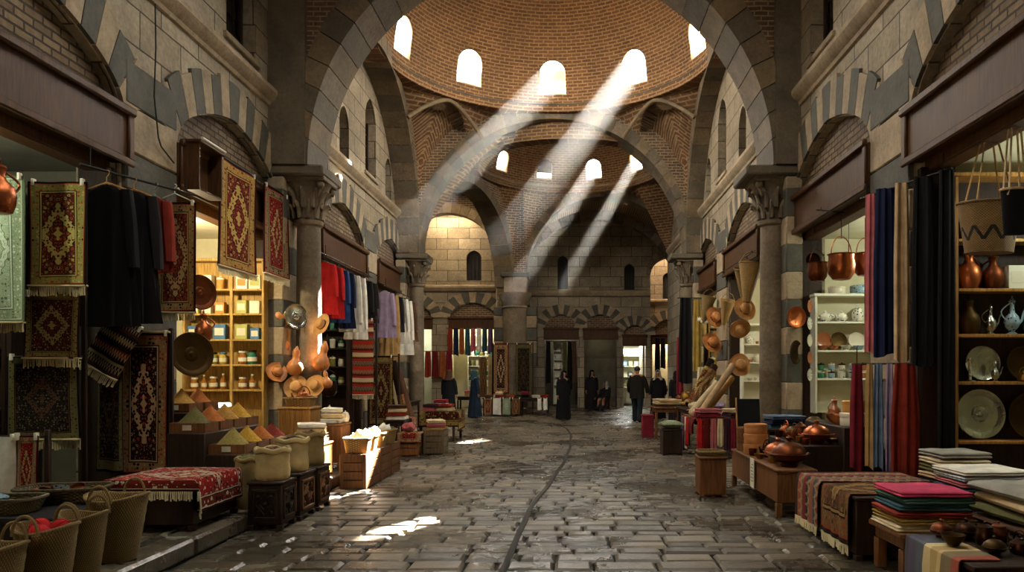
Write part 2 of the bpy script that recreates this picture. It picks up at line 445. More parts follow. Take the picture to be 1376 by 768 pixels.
def shop_front(side, yc, k):
    X = XL if side < 0 else XR; sg = 1 if side < 0 else -1
    mb = MB(); block_ring(mb, yc, HW+.02, 4.62, 5.47, .58, X, sg)
    struct(mb.build('trim_arch', [STONE_G, STONE_L], smooth=False))
    t = MB().prism([(yc-HW, 4.6)] + arch_pts(yc, HW, 4.62, 5.45) + [(yc+HW, 4.6)], X - sg*.12, X - sg*.35, 'x')
    struct(t.build('trim_tympanum', [BRICK_T], smooth=False))
    # painted timber fascia over the opening
    s = MB()
    s.box(X - sg*.1, yc-HW-.06, 4.02, X + sg*.1, yc+HW+.06, 4.62, b=.02)
    s.box(X + sg*.1, yc-HW-.08, 4.56, X + sg*.17, yc+HW+.08, 4.66, b=.02)
    s.box(X + sg*.1, yc-HW-.08, 3.98, X + sg*.15, yc+HW+.08, 4.07, b=.015)
    for e in (-1, 1): s.box(X + sg*.1, yc+e*(HW+.02)-.05, 4.05, X + sg*.14, yc+e*(HW+.02)+.05, 4.58, b=.012)
    s.box(X - sg*.35, yc-HW, 3.9, X - sg*.1, yc+HW, 4.05, b=.02)
    struct(s.build('trim_fascia', [WOOD_S]))
    j = MB()
    for e in (-1, 1): j.box(X - sg*.42, yc+e*HW-e*.1, .1, X - sg*.02, yc+e*HW+e*.005, 3.95, b=.015)
    struct(j.build('trim_jamb', [WOOD_D]))

def shop_room(side, yc, depth, wallm, floor_z=.14, z1=4.0):
    X = (XL-.5) if side < 0 else (XR+.5); sg = -1 if side < 0 else 1
    xa, xb = X, X + sg*depth; y0, y1 = yc-HW-.3, yc+HW+.3; m = MB()
    m.box(xb, y0-.1, -.1, xb + sg*.12, y1+.1, z1+.12); m.box(xa, y0-.1, -.1, xb, y0, z1+.12); m.box(xa, y1, -.1, xb, y1+.1, z1+.12)
    m.box(xa - sg*.1, y0, z1, xb, y1, z1+.12); m.box(xa - sg*.2, y0, -.1, xb, y1, floor_z, 1)
    struct(m.build('wall_shop', [wallm, STONE_M], smooth=False))
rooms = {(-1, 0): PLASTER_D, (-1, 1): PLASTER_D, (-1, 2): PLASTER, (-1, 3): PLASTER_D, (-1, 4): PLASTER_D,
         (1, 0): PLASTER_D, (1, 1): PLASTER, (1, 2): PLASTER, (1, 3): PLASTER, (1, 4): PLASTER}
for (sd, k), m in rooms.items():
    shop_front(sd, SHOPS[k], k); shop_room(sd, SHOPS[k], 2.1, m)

# striped piers between the shops
def pier(side, ya, yb):
    X = XL if side < 0 else XR; sg = 1 if side < 0 else -1
    mb = MB(); z = .12; k = 0; hs = [.5, .42, .46, .4, .5, .44, .42, .48, .45, .55] + ([.52] if yb-ya > 1 else [])
    for h in hs:
        mb.box(X - sg*.2, ya, z+.006, X + sg*.06, yb, z+h-.006, k % 2, b=.018); z += h; k += 1
    struct(mb.build('trim_pier', [STONE_G, STONE_L]))
for sd in (-1, 1):
    pier(sd, 4.14, 5.26); pier(sd, 8.64, 9.76); pier(sd, 18.74, 19.91)
    pier(sd, 15.0, 15.36) ; pier(sd, 13.14, 13.5)

# cornices
def cornice(side, ya, yb, z=6.18):
    X = XL if side < 0 else XR; sg = 1 if side < 0 else -1
    prof = [(0, 0), (.07, .02), (.09, .07), (.16, .13), (.2, .2), (.2, .27), (.13, .31), (0, .35)]
    m = MB().prism([(X + sg*(a-.03), z+b) for a, b in prof], ya, yb, 'y')
    struct(m.build('trim_cornice', [STONE_L], ang=25))
for sd in (-1, 1): cornice(sd, -3, 12.95); cornice(sd, 13.9, 22.5)
cornice(1, 23.3, 29.5)

# window fillings in the side walls: recessed dark timber grilles
def window_fill(side, yc, hw, z0, z1, n):
    X = XL if side < 0 else XR; sg = 1 if side < 0 else -1
    r = thing_struct('window_%d' % n)
    MB().prism(door_poly(yc, hw+.02, z0-.02, z1-hw*1.1, z1+.02), X - sg*.3, X - sg*.36, 'x').build('pane', [BLACKGAP], r)
    f = MB(); n_ = 4
    for i in range(1, n_): f.box(X-sg*.26, yc-hw+2*hw*i/n_-.012, z0, X-sg*.235, yc-hw+2*hw*i/n_+.012, z1-hw*.35, b=.004)
    zz = z0+.3
    while zz < z1-.3: f.box(X-sg*.265, yc-hw, zz-.012, X-sg*.24, yc+hw, zz+.012, b=.004); zz += .3
    f.box(X-sg*.27, yc-hw, z0, X-sg*.2, yc-hw+.07, z1-hw*.9, b=.01); f.box(X-sg*.27, yc+hw-.07, z0, X-sg*.2, yc+hw, z1-hw*.9, b=.01)
    f.build('grille', [WOOD_D], r)
    s = MB().box(X-sg*.25, yc-hw-.1, z0-.1, X+sg*.06, yc+hw+.1, z0, b=.015); s.build('window_sill', [STONE_L], r)
def thing_struct(name):
    o = bpy.data.objects.new(name, None); COL.objects.link(o); o['kind'] = 'structure'; return o
n = 1
for sd in (-1, 1):
    for w in WINS: window_fill(sd, *w, n); n += 1
window_fill(1, 25.6, .4, 6.4, 7.6, n)

# ------------------------------------------------------------------ floor : every slab cut, tilted and worn a little
def floor_mat():
    t = NT('paving'); at = t.n('Attribute', _attribute_name='tone').outputs['Fac']; ob = t.obj()
    n1 = t.noise(.55, 5, ob, .6); n2 = t.noise(9, 5, ob, .7); n3 = t.noise(40, 3, ob)
    c = t.ramp(at, [(0, C('#463f34')), (.5, C('#625848')), (1, C('#84765f'))])
    c = t.mix(.6, c, t.ramp(n2, [(.3, .4), (.7, 1.0)]), 'MULTIPLY')
    wet = t.ramp(n1, [(.4, 0.0), (.58, 1.0)])
    c = t.mix(t.m('MULTIPLY', wet, .6), c, C('#1c1914'))
    r = t.m('ADD', t.m('MULTIPLY_ADD', wet, -.36, .5), t.m('MULTIPLY_ADD', n2, .3, -.12))
    return t.out(c, r, 0.0, t.m('ADD', n2, t.m('MULTIPLY', n3, .4)), .5, .02)
PAVE = floor_mat()
JOINT = plain('paving_joint', '#1d1913', .9, 0, .3, 4, .3)
def slabs(mb, x0, x1, y0, y1, z, dy=(.2, .3), dx=(.26, .56), jit=.006, h=.06, run='x'):
    y = y0
    while y < y1:
        d = rnd.uniform(*dy); x = x0 - rnd.uniform(0, .5)
        while x < x1:
            w = rnd.uniform(*dx); g = .011; b = .024
            xa, xb, ya, yb = max(x, x0)+g, min(x+w, x1)-g, y+g+rnd.uniform(0, .012), min(y+d, y1)-g
            x += w
            if xb-xa < .08 or yb-ya < .08: continue
            zt = z + rnd.uniform(-jit, jit); tx, ty = rnd.uniform(-.008, .008), rnd.uniform(-.008, .008); mb.cur = rnd.uniform(.02, 1)
            cx, cy = (xa+xb)/2, (ya+yb)/2
            def q(px, py, zz): return (px + rnd.uniform(-.006, .006), py + rnd.uniform(-.006, .006), zz + (px-cx)*tx + (py-cy)*ty)
            A = [q(xa, ya, zt-b), q(xb, ya, zt-b), q(xb, yb, zt-b), q(xa, yb, zt-b)]
            B = [q(xa+b, ya+b, zt), q(xb-b, ya+b, zt), q(xb-b, yb-b, zt), q(xa+b, yb-b, zt)]
            D = [(p[0], p[1], z-h) for p in A]
            mb.add(A+B+D, [(4,5,6,7)] + [(i, (i+1)%4, 4+(i+1)%4, 4+i) for i in range(4)] + [(8+i, 8+(i+1)%4, (i+1)%4, i) for i in range(4)])
        y += d
fl = MB(); fl.cur = .001
fl.box(-12, -4, -.3, 12, 42, -.045, 1)
slabs(fl, -3.29, 4.4, 1.5, 13.6, -.004); slabs(fl, -5.6, 4.4, 13.6, 23.4, -.004); slabs(fl, -9, 6.5, 23.4, 37.8, -.004)
struct(fl.build('floor', [PAVE, JOINT], smooth=False))
GK = [(5, -.56), (7, -.51), (8.7, -.46), (11.1, -.26), (13.5, -.08), (16, .02), (19, .04), (21, -.06), (23, -.4), (24, -1.0)]
gp = []
for (ya_, xa_), (yb_, xb_) in zip(GK, GK[1:]):
    for i in range(6): t_ = i/6; gp.append((xa_+(xb_-xa_)*(3*t_*t_-2*t_**3)*.5+(xb_-xa_)*t_*.5, ya_+(yb_-ya_)*t_, .002))
gt = MB(); gt.tube(gp, .034, 6, 0, None, False, .2); struct(gt.build('floor_gutter', [JOINT]))
pv = MB(); pv.cur = .001
pv.box(-5.75, -1, -.05, -3.34, 13.5, .09, 1)
slabs(pv, -5.7, -3.62, 0, 13.5, .135, (.5, .8), (.6, 1.0))
y = 0.0
while y < 13.45:
    d = min(rnd.uniform(.7, 1.25), 13.5-y); pv.cur = rnd.uniform(.2, .9)
    pv.box(-3.61, y+.008, -.03, -3.3+rnd.uniform(-.01, .01), y+d-.008, .14+rnd.uniform(-.006, .006), 0, b=.025); y += d
struct(pv.build('floor_pavement', [PAVE, JOINT], smooth=False))

# ------------------------------------------------------------------ crossing : four arches, pendentives, dome
BX, RX, ZS = -.5, 4.05, 5.2
YA, YB, YC, YD = 12.9, 13.95, 22.45, 23.35
RY, BY = (YC-YB)/2, (YB+YC)/2
def semi(c, r, z0, n=40): return [(c + r*math.cos(PI - PI*i/n), z0 + r*math.sin(PI*i/n)) for i in range(n+1)]
def arch_wall(name, c, r, z0, a0, a1, zt, d0, d1, axis, mats):
    poly = [(a0, z0), (a0, zt), (a1, zt), (a1, z0)] + semi(c, r, z0)[::-1]
    m = MB(); m.prism(poly, d0, d1, axis); return struct(m.build(name, mats, smooth=False))
def ext(r, t): return r + .1 + .3*math.sin(t)
def wedge_ring(name, c, r, z0, d0, d1, axis, n=27, lim=None, mats=None, extf=ext):
    mb = MB(); lim = lim or r+.5
    for k in range(n):
        a, b = PI*(k+.02)/n, PI*(k+.98)/n; poly = []
        for j in range(4):
            t = a+(b-a)*j/3; poly.append((c - (r-.015)*math.cos(t), z0 + (r-.015)*math.sin(t)))
        for j in range(3, -1, -1):
            t = a+(b-a)*j/3; R2 = extf(r, t); poly.append((c - max(-lim, min(lim, R2*math.cos(t))), z0 + R2*math.sin(t)))
        mb.prism(poly, d0, d1, axis, [0, 1, 0, 2, 1, 0, 2][k % 7])
    return struct(mb.build(name, mats or [STONE_R, STONE_Q, STONE_C], smooth=False))
arch_wall('wall_near_arch', BX, RX, ZS, XL, XR, 9.75, YA+.06, YB, 'y', [BRICK])
arch_wall('wall_far_arch', BX, RX, ZS, XL, XR, 10.0, YC, YD, 'y', [BRICK])
wedge_ring('trim_near_arch', BX, RX, ZS, YA-.02, YB+.02, 'y', 29, lim=RX+.02, extf=lambda r, t: r+.3+.25*math.sin(t))
wedge_ring('trim_far_arch', BX, RX, ZS, YC-.03, YD+.03, 'y', 31, lim=RX+.02)
arch_wall('wall_left_arch', BY, RY, ZS, YB, YC, 9.75, XL, BX-RX, 'x', [BRICK])
arch_wall('wall_right_arch', BY, RY, ZS, YB, YC, 9.75, XR, BX+RX, 'x', [BRICK])
wedge_ring('trim_left_arch', BY, RY, ZS, XL, BX-RX+.03, 'x', 25, lim=RY+.02)
wedge_ring('trim_right_arch', BY, RY, ZS, XR, BX+RX-.03, 'x', 25, lim=RY+.02)
# responds under the arch feet
cp = MB()
for X, sg in ((XL, 1), (XR, -1)):
    for (ya, yb) in ((YA, YB), (YC, YD)):
        
        z = 0; k = 0
        while z < 4.95: cp.box(X-sg*.05, ya, z-.02, X+sg*.24, yb, min(5.0, z+.47), 1+k % 2, b=.02); z += .48; k += 1
        cp.box(X-sg*.05, ya-.02, 5.03, X+sg*.93, yb+.02, 5.2, b=.03)
for X, xe in ((XL, BX-RX-.02), (XR, BX+RX+.02)): cp.box(X, 12.84, 5.2, xe, 12.98, 9.7)
struct(cp.build('trim_respond', [STONE_R, STONE_L, STONE_G]))

# pendentives
ZR, RR = 9.65, 4.1
def ecurve(c, r, z0, fixed, axis, flip=False, zc=6.38, ef=ext):
    t0 = .285
    def f(u):
        t = t0 + (PI-2*t0)*(1-u if flip else u); R2 = ef(r, t)
        a = c - max(-r, min(r, R2*math.cos(t))); z = z0 + R2*math.sin(t)
        w = max(0, 1-min(u, 1-u)/.08); z = z*(1-w) + zc*w
        return Vector((a, fixed, z)) if axis == 'y' else Vector((fixed, a, z))
    return f
def pendentive(name, cen, R, zr, curves, mats, niche=(), nu=64, nv=44):
    for ci, (f, a0, a1) in enumerate(curves):
        mb = MB(); uvs = {}
        def pt(u, v):
            e = f(u); a = a0 + (a1-a0)*u
            r = Vector((cen[0]+R*math.cos(a), cen[1]+R*math.sin(a), zr)); p = e.lerp(r, v)
            # belly the surface slightly outward like a sphere
            d = Vector((p.x-cen[0], p.y-cen[1], 0)); L = d.length
            if L > 1e-6: p += d/L * .22*math.sin(PI*v)*min(1, 4*min(u, 1-u)+.15)
            ang = math.atan2(p.y-cen[1], p.x-cen[0]); uv = (ang*R, p.z)
            for (na, w0, ztop, zmid, dep) in niche:
                dx = (p.x-cen[0])*-math.sin(na) + (p.y-cen[1])*math.cos(na)
                if abs((ang-na+PI) % (2*PI)-PI) > 1.0: continue
                top = ztop - .75*(abs(dx)/w0)**1.5
                if abs(dx) < w0 and p.z < top and p.z > 5.5:
                    dd = dep*min(1, max(0, (p.z-6.2)/1.6))*(1-.55*(abs(dx)/w0)**1.2)
                    p = p + d/max(L, 1e-6)*dd
                    uv = (dx*.6 + p.z*.4, abs(dx)*.95 + abs(p.z-zmid)*.8 + 20)
            uvs[(round(u, 6), round(v, 6))] = uv
            return p
        mb.grid(pt, nu, nv, 0, None, lambda u, v: uvs[(round(u, 6), round(v, 6))])
        struct(mb.build(name, mats, ang=60))
q = .7854
da = math.atan2(RY, RX)
curv = [(ecurve(BX, RX, ZS, YC, 'y', True), da, PI-da), (ecurve(BY, RY, ZS, BX-RX, 'x', True), PI-da, PI+da),
        (ecurve(BX, RX, ZS, YB, 'y'), PI+da, 2*PI-da), (ecurve(BY, RY, ZS, BX+RX, 'x'), -da, da)]
NA = [q+.02, PI-q-.02]
pendentive('ceiling_pendentive', (BX, BY), RR, ZR, curv, [BRICK_V], [(na, 1.25, 9.35, 7.9, .62) for na in NA])
# brick ribs outlining the two hooded niches
for na in NA:
    pts = []
    for i in range(31):
        s_ = -1.27 + 2.54*i/30; z = 9.36 - .75*(abs(s_)/1.27)**1.5
        rad = 4.1 + .5*(ZR-z)/1.3 * .9 + .33
        rad = 4.62 - .1*(z-8.6)/.75 - .18*(1-abs(s_)/1.27)*0
        rad = {0: 4.55}.get(0) - .33*max(0, (z-8.6))/.75
        dd = math.sqrt(max(.1, rad*rad - s_*s_))
        pts.append((BX + dd*math.cos(na) - s_*math.sin(na), BY + dd*math.sin(na) + s_*math.cos(na), z))
    struct(MB().tube(pts, .06, 8).build('trim_niche', [STONE_Q]))

def dome(name, cen, R, zr, hs, th, n, off, w, h, zb, mat, tilt=.68):
    mb = MB(); NU, NV = 96, 22
    prof = []
    zlow = -.25
    inner = [(R, zlow)] + [(R*math.cos(PI/2*k/NV), R*hs*math.sin(PI/2*k/NV)) for k in range(NV)] + [(.02, R*hs)]
    outer = [(.02, R*hs+th)] + [((R+th)*math.cos(PI/2*k/NV), (R*hs+th)*math.sin(PI/2*k/NV)) for k in range(NV-1, -1, -1)] + [(R+th, zlow)]
    loop = inner + outer; vs = []; fs = []; N = len(loop)
    for (r, z) in loop:
        for i in range(NU): a = 2*PI*i/NU; vs.append((r*math.cos(a), r*math.sin(a), z))
    for k in range(N):
        k2 = (k+1) % N
        for i in range(NU):
            j = (i+1) % NU; fs.append((k*NU+i, k*NU+j, k2*NU+j, k2*NU+i))
    mb.add(vs, fs); o = mb.build(name, [mat, STONE_L], loc=(cen[0], cen[1], zr), ang=30)
    bpy.context.view_layer.update()
    c = MB()
    for k in range(n):
        a = PI/2 + off + 2*PI*k/n
        poly = [(-w/2, 0), (-w/2, h-w*.55)] + [(w/2*-math.cos(PI*i/10), h-w*.55+w*.55*math.sin(PI*i/10)) for i in range(1, 10)] + [(w/2, h-w*.55), (w/2, 0)]
        rad = Vector((math.cos(a), math.sin(a), 0)); tg = Vector((math.sin(a), -math.cos(a), 0)); vs = []
        for s, fl_, hs_ in ((R*.84, 1.0, 1.0), (R*.985, 1.0, 1.0), (R+th*1.7, 1.62, 1.35)):
            for (px, pz) in poly: vs.append(Vector((cen[0], cen[1], zr+zb+pz*hs_+(s-R)*tilt)) + rad*s + tg*px*fl_)
        m = len(poly)
        c.add(vs, [list(range(m)), list(range(2*m, 3*m))[::-1]] + [(q_*m+i, q_*m+(i+1) % m, q_*m+m+(i+1) % m, q_*m+m+i) for q_ in (0, 1) for i in range(m)], 0)
    boolean(o, c.build('cut', [STONE_L]))
    return struct(o)
dome('ceiling_dome', (BX, BY), RR, ZR, 1.0, .6, 10, 0, .78, 1.05, .28, BRICK_D)
ring = MB().tube([(BX+(RR+.02)*math.cos(2*PI*i/72), BY+(RR+.02)*math.sin(2*PI*i/72), ZR-.02) for i in range(72)], .04, 8, closed=True)
struct(ring.build('trim_dome_ring', [STONE_R]))

# second bay
C2, R2_, Z2 = (0.0, 26.3), 3.2, 8.95
NX, NR, NZ = 1.4, 3.1, 5.5
arch_wall('wall_north_arch', NX, NR, NZ, -2.6, 6.5, 9.2, 29.6, 30.3, 'y', [BRICK])
wedge_ring('trim_north_arch', NX, NR, NZ, 29.57, 30.33, 'y', 27, lim=NR+.02)
# diagonal arch opening to the west corner
DA, DB = Vector((-4.7, 23.3, 0)), Vector((-2.25, 29.55, 0)); DM = (DA+DB)/2; DL = (DB-DA).length/2; DD = (DB-DA).normalized(); DN = Vector((-DD.y, DD.x, 0))
def diag(poly, d0, d1, mats, name, n=0, **k):
    Mx = Matrix((( DD.x, DN.x, 0, DM.x), (DD.y, DN.y, 0, DM.y), (0, 0, 1, 0), (0, 0, 0, 1)))
    return poly, Mx
dr = DL-.02
Mx = Matrix(((DD.x, DN.x, 0, DM.x), (DD.y, DN.y, 0, DM.y), (0, 0, 1, 0), (0, 0, 0, 1)))
pl = [(-DL-.3, 5.0), (-DL-.3, 9.2), (DL+.3, 9.2), (DL+.3, 5.0)] + semi(0, dr, 5.0)[::-1]
struct(MB().prism(pl, 0.02, .75, 'y', 0, Mx).build('wall_corner_arch', [BRICK], smooth=False))
mbw = MB(); nW = 25
for k in range(nW):
    a, b = PI*(k+.02)/nW, PI*(k+.98)/nW
    mbw.prism([(-(dr-.015)*math.cos(a), 5+(dr-.015)*math.sin(a)), (-(dr-.015)*math.cos(b), 5+(dr-.015)*math.sin(b)),
               (-(dr+.36)*math.cos(b), 5+(dr+.36)*math.sin(b)), (-(dr+.36)*math.cos(a), 5+(dr+.36)*math.sin(a))], -.03, .78, 'y', [0, 1, 0, 2, 1, 0, 2][k % 7], Mx)
struct(mbw.build('trim_corner_arch', [STONE_R, STONE_Q, STONE_C], smooth=False))
def dcurve(u):
    t = .25 + (PI-.5)*u; r = dr+.1+.28*math.sin(t); return Mx @ Vector((max(-DL, min(DL, r*math.cos(t))), 0, 5.0+r*math.sin(t)))
def scurve(u):   # over the back of the far arch
    t = .25 + (PI-.5)*u; r = RX+.1+.2*math.sin(t); return Vector((BX - max(-RX, min(RX, r*math.cos(t))), YD, min(8.9, ZS+r*math.sin(t))))
def ncurve(u):
    t = .27 + (PI-.54)*(1-u); r = NR+.1+.28*math.sin(t); return Vector((NX - max(-NR-.3, min(NR+.3, r*math.cos(t))), 29.58, NZ+r*math.sin(t)))
def ecurve2(u): return Vector((3.98, YD + (29.58-YD)*u, 6.2 + 2.5*math.sin(PI*u)))
def ang2(p): return math.atan2(p.y-C2[1], p.x-C2[0])
aNE, aNW, aSW, aSE = .72, PI-.98, PI+.62, 2*PI-.62
pendentive('ceiling_pendentive', C2, R2_, Z2, [(ncurve, aNE, aNW), (dcurve, aNW, aSW), (scurve, aSW, aSE), (ecurve2, aSE-2*PI, aNE)], [BRICK_V], (), 40, 14)
dome('ceiling_dome', C2, R2_, Z2, .84, .5, 10, R_(18), .6, .85, .28, BRICK_E)
struct(MB().tube([(C2[0]+(R2_+.02)*math.cos(2*PI*i/64), C2[1]+(R2_+.02)*math.sin(2*PI*i/64), Z2-.02) for i in range(64)], .06, 8, closed=True).build('trim_dome_ring', [STONE_M]))
# shutter in the one dark window of the small dome
a = PI/2 + R_(18)
sh = MB(); Ms = Matrix.Translation((C2[0]+3.28*math.cos(a), C2[1]+3.28*math.sin(a), Z2+.26)) @ Matrix.Rotation(a-PI/2, 4, 'Z')
sh.box(-.34, .02, .28, .34, .07, 1.2, 0, Ms); 
for i in range(5): sh.box(-.34, -.005, .34+i*.17, .34, .03, .44+i*.17, 0, Ms, .01)
struct(sh.build('window_shutter', [WOOD_D]))

# pier between the corner arch and the north arch
pr = MB(); pr.box(-2.6, 29.5, -.02, -1.7, 30.4, 4.3, 0, None, .03)
for i, (a_, b_) in enumerate(((1.86, 2.34), (2.35, 2.85), (2.86, 3.35), (3.36, 3.85), (3.86, 4.2))): pr.box(-3.0, 29.55, a_, -1.3, 30.45, b_, 1 + i % 2, None, .02)
pr.box(-2.7, 29.4, 4.25, -1.6, 30.5, 4.45, 2, None, .03); pr.box(-2.6, 29.5, 4.45, -1.68, 30.4, 5.5, 2, None, .03); pr.box(-2.72, 29.4, 5.38, -1.6, 30.5, 5.56, 1, None, .03)
pr.lathe([(.6, 0), (.58, .2), (.5, .25), (.47, 2.2), (.46, 4.1), (.5, 4.15), (.48, 4.2), (.55, 4.4), (.66, 4.6), (.66, 4.72)], 24, T(-2.15, 29.42, 0), 0)
struct(pr.build('column_pier', [STONE_C, STONE_G, STONE_M]))
pr = MB(); pr.box(4.35, 29.5, -.02, 5.4, 30.4, 5.5, 0, None, .03); pr.box(4.3, 29.42, 5.3, 5.5, 30.5, 5.55, 0, None, .03)
struct(pr.build('column_pier', [STONE_D]))

# walls of the far bays
def far_wall(name, x0, x1, Y, zt, shops, wins, mat, axis='y', dz=0):
    w = MB().box(x0, Y, -.1, x1, Y+.5, zt).build(name, [mat], smooth=False); c = MB()
    for (xc, hw, zs, za) in shops: c.prism(door_poly(xc, hw, -.2, zs, za), Y-.5, Y+1, 'y')
    for (xc, hw, z0, z1) in wins: c.prism(door_poly(xc, hw, z0, z1-hw, z1), Y-.5, Y+1, 'y')
    boolean(w, c.build('cut', [mat])); struct(w)
    tr = MB(); ty = MB(); fa = MB(); bk = MB()
    for si_, (xc, hw, zs, za) in enumerate(shops):
        nk = 13
        for k in range(nk):
            a_, b_ = PI*(k+.03)/nk, PI*(k+.97)/nk; r1 = (za-zs)
            def e(t, s): return (xc - (hw+s)*math.cos(t), zs + (r1+s)*math.sin(t))
            tr.prism([e(a_, 0), e(b_, 0), e(b_, .45), e(a_, .45)], Y-.05-.014*si_, Y+.1, 'y', k % 2)
        ty.prism([(xc-hw, zs-.02)] + arch_pts(xc, hw, zs, za) + [(xc+hw, zs-.02)], Y+.1, Y+.3, 'y')
        fa.box(xc-hw-.05, Y-.1, zs-.5, xc+hw+.05, Y+.12, zs, 0, None, .02); fa.box(xc-hw-.08, Y-.15, zs-.06, xc+hw+.08, Y, zs+.03, 0, None, .015)
    struct(tr.build('trim_arch', [STONE_L, STONE_G], smooth=False)); struct(ty.build('trim_tympanum', [BRICK], smooth=False)); struct(fa.build('trim_fascia', [WOOD_S]))
    for (xc, hw, z0, z1) in wins:
        r = thing_struct('window_%d' % (20+len([o for o in COL.objects if o.name.startswith('window_')])))
        MB().prism(door_poly(xc, hw+.02, z0-.02, z1-hw, z1+.02), Y+.2, Y+.26, 'y').build('pane', [BLACKGAP], r)
        g = MB()
        for i in (1, 2, 3): g.box(xc-hw+hw*i/2-.015, Y+.14, z0, xc-hw+hw*i/2+.015, Y+.17, z1-.1)
        g.build('grille', [IRON], r)
    pf = [(0, 0), (.1, .05), (.18, .18), (.18, .26), (0, .32)]
    m = MB(); m.add([(x, Y-a_+.02, 4.95+dz+b_) for x in (x0, x1) for a_, b_ in pf], [list(range(5)), [9, 8, 7, 6, 5]] + [(i, (i+1) % 5, 5+(i+1) % 5, 5+i) for i in range(5)])
    struct(m.build('trim_cornice', [STONE_L], ang=25))
far_wall('wall_far_left', -9.5, -2.0, 32.0, 9.0, [(-4.15, .98, 3.95, 4.6), (-6.9, .98, 3.95, 4.6)], [(-4.1, .32, 5.55, 6.85), (-7.0, .32, 5.55, 6.85)], STONE, dz=.1)
arch_wall('wall_left_inner_arch', -5.0, 2.05, 6.1, -9.5, -2.2, 9.0, 30.5, 31.0, 'y', [BRICK])
wedge_ring('trim_left_inner_arch', -5.0, 2.05, 6.1, 30.47, 31.03, 'y', 19, mats=[STONE_L, STONE_M, STONE_M])
st = MB(); st.box(-3.0, 30.5, -.02, -2.2, 31.0, 6.1, 0, None, .03); st.box(-9.5, 30.5, 0, -7.05, 31.0, 6.1)
struct(st.build('wall_left_inner', [STONE]))
far_wall('wall_back', -2.2, 3.7, 34.0, 9.0, [(-.37, .75, 3.6, 4.25), (1.43, .75, 3.6, 4.25), (2.98, .5, 3.3, 3.75)], [(-.3, .24, 5.4, 6.95), (2.75, .24, 5.3, 6.55)], STONE_M if False else STONE, dz=.1)
arch_wall('wall_back_arch', 4.65, .98, 5.9, 3.68, 8, 9.0, 34.0, 34.5, 'y', [STONE])
wedge_ring('trim_back_arch', 4.65, .98, 5.9, 33.96, 34.54, 'y', 15, mats=[STONE_M, STONE_L, STONE_M])
far_wall('wall_lane', 2.2, 8, 37.2, 9.0, [(4.95, .8, 3.5, 4.25)], [(4.95, .28, 5.2, 6.6)], STONE, dz=0)
ws = MB(); ws.box(5.65, 34.0, -.05, 8, 34.5, 5.9); ws.box(3.4, 34.5, 0, 3.68, 37.2, 9); ws.box(7.6, 34.4, 0, 7.9, 37.2, 9)
struct(ws.build('wall_lane_side', [STONE], smooth=False))
# inner vault rib of the dark third bay and its barrel ceiling
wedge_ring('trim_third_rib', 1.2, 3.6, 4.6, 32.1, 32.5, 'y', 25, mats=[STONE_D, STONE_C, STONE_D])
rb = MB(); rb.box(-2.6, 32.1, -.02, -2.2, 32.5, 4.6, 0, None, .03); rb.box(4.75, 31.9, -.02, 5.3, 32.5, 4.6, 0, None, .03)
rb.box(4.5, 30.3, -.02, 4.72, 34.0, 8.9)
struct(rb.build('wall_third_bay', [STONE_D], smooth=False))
def vault(name, cx, r, rise, zs, y0, y1, mat, n=28, holes=()):
    m = MB(); m.grid(lambda u, v: Vector((cx - r*math.cos(PI*u), y0+(y1-y0)*v, zs + rise*math.sin(PI*u))), n, 12, 0, None, lambda u, v: (y0+(y1-y0)*v, PI*r*u))
    return struct(m.build(name, [mat], ang=60))
vault('ceiling_vault', 1.2, 3.75, 3.7, 4.9, 30.3, 34.0, BRICK_V)
vault('ceiling_vault', -5.0, 2.15, 2.1, 6.4, 30.9, 32.1, BRICK_V)

# street vault in front of the crossing, with two unseen openings added to light the near walls
def near_vault():
    m = MB(); mm = MB(); cx, r, zs, rise = -.6, 4.7, 8.0, 1.6
    n = 40; prof = [(cx - r*math.cos(PI*i/n), zs+rise*math.sin(PI*i/n)) for i in range(n+1)]
    poly = prof + [(cx+r, 9.75), (cx-r, 9.75)]
    m.prism(poly, -3.4, YA+.1, 'y'); o = m.build('ceiling_street_vault', [BRICK], smooth=False)
    c = MB(); c.box(-1.3, 3.6, 8, .1, 5.6, 11); c.box(-1.3, 7.6, 8, .1, 9.8, 11)
    boolean(o, c.build('cut', [BRICK])); struct(o)
near_vault()
# unseen roof slabs and outer walls, added to keep stray daylight out
rf = MB().box(-12, -4, 9.75, 12, 23.1, 10.0).build('light_block_roof', [STONE_D], smooth=False)
c = MB(); c.lathe([(RR+.35, 9), (RR+.35, 11)], 64, T(BX, BY, 0)); c.box(-1.3, 3.6, 8, .1, 5.6, 11); c.box(-1.3, 7.6, 8, .1, 9.8, 11)
boolean(rf, c.build('cut', [STONE_D])); struct(rf)
rf = MB().box(-12, 23.0, 8.95, 12, 42, 9.2).build('light_block_roof', [STONE_D], smooth=False)
c = MB(); c.lathe([(R2_+.3, 8), (R2_+.3, 11)], 64, T(C2[0], C2[1], 0)); c.box(2.25, 30.9, 8, 2.75, 31.35, 11)
boolean(rf, c.build('cut', [STONE_D])); struct(rf)
ow = MB(); ow.box(-12.2, -4, -.2, -12, 42, 10); ow.box(12, -4, -.2, 12.2, 42, 10); ow.box(-12, 42, -.2, 12, 42.2, 9.2); ow.box(-12, -4.2, -.2, 12, -4, 10); ow.box(-12, 23.0, 8.9, 12, 23.2, 10)
struct(ow.build('light_block_wall', [STONE_D], smooth=False))
struct(MB().box(XL, -3.5, 0, XR, -3.2, 9.7).build('light_block_end', [STONE], smooth=False))  # unseen wall added behind the camera to shut out light from there

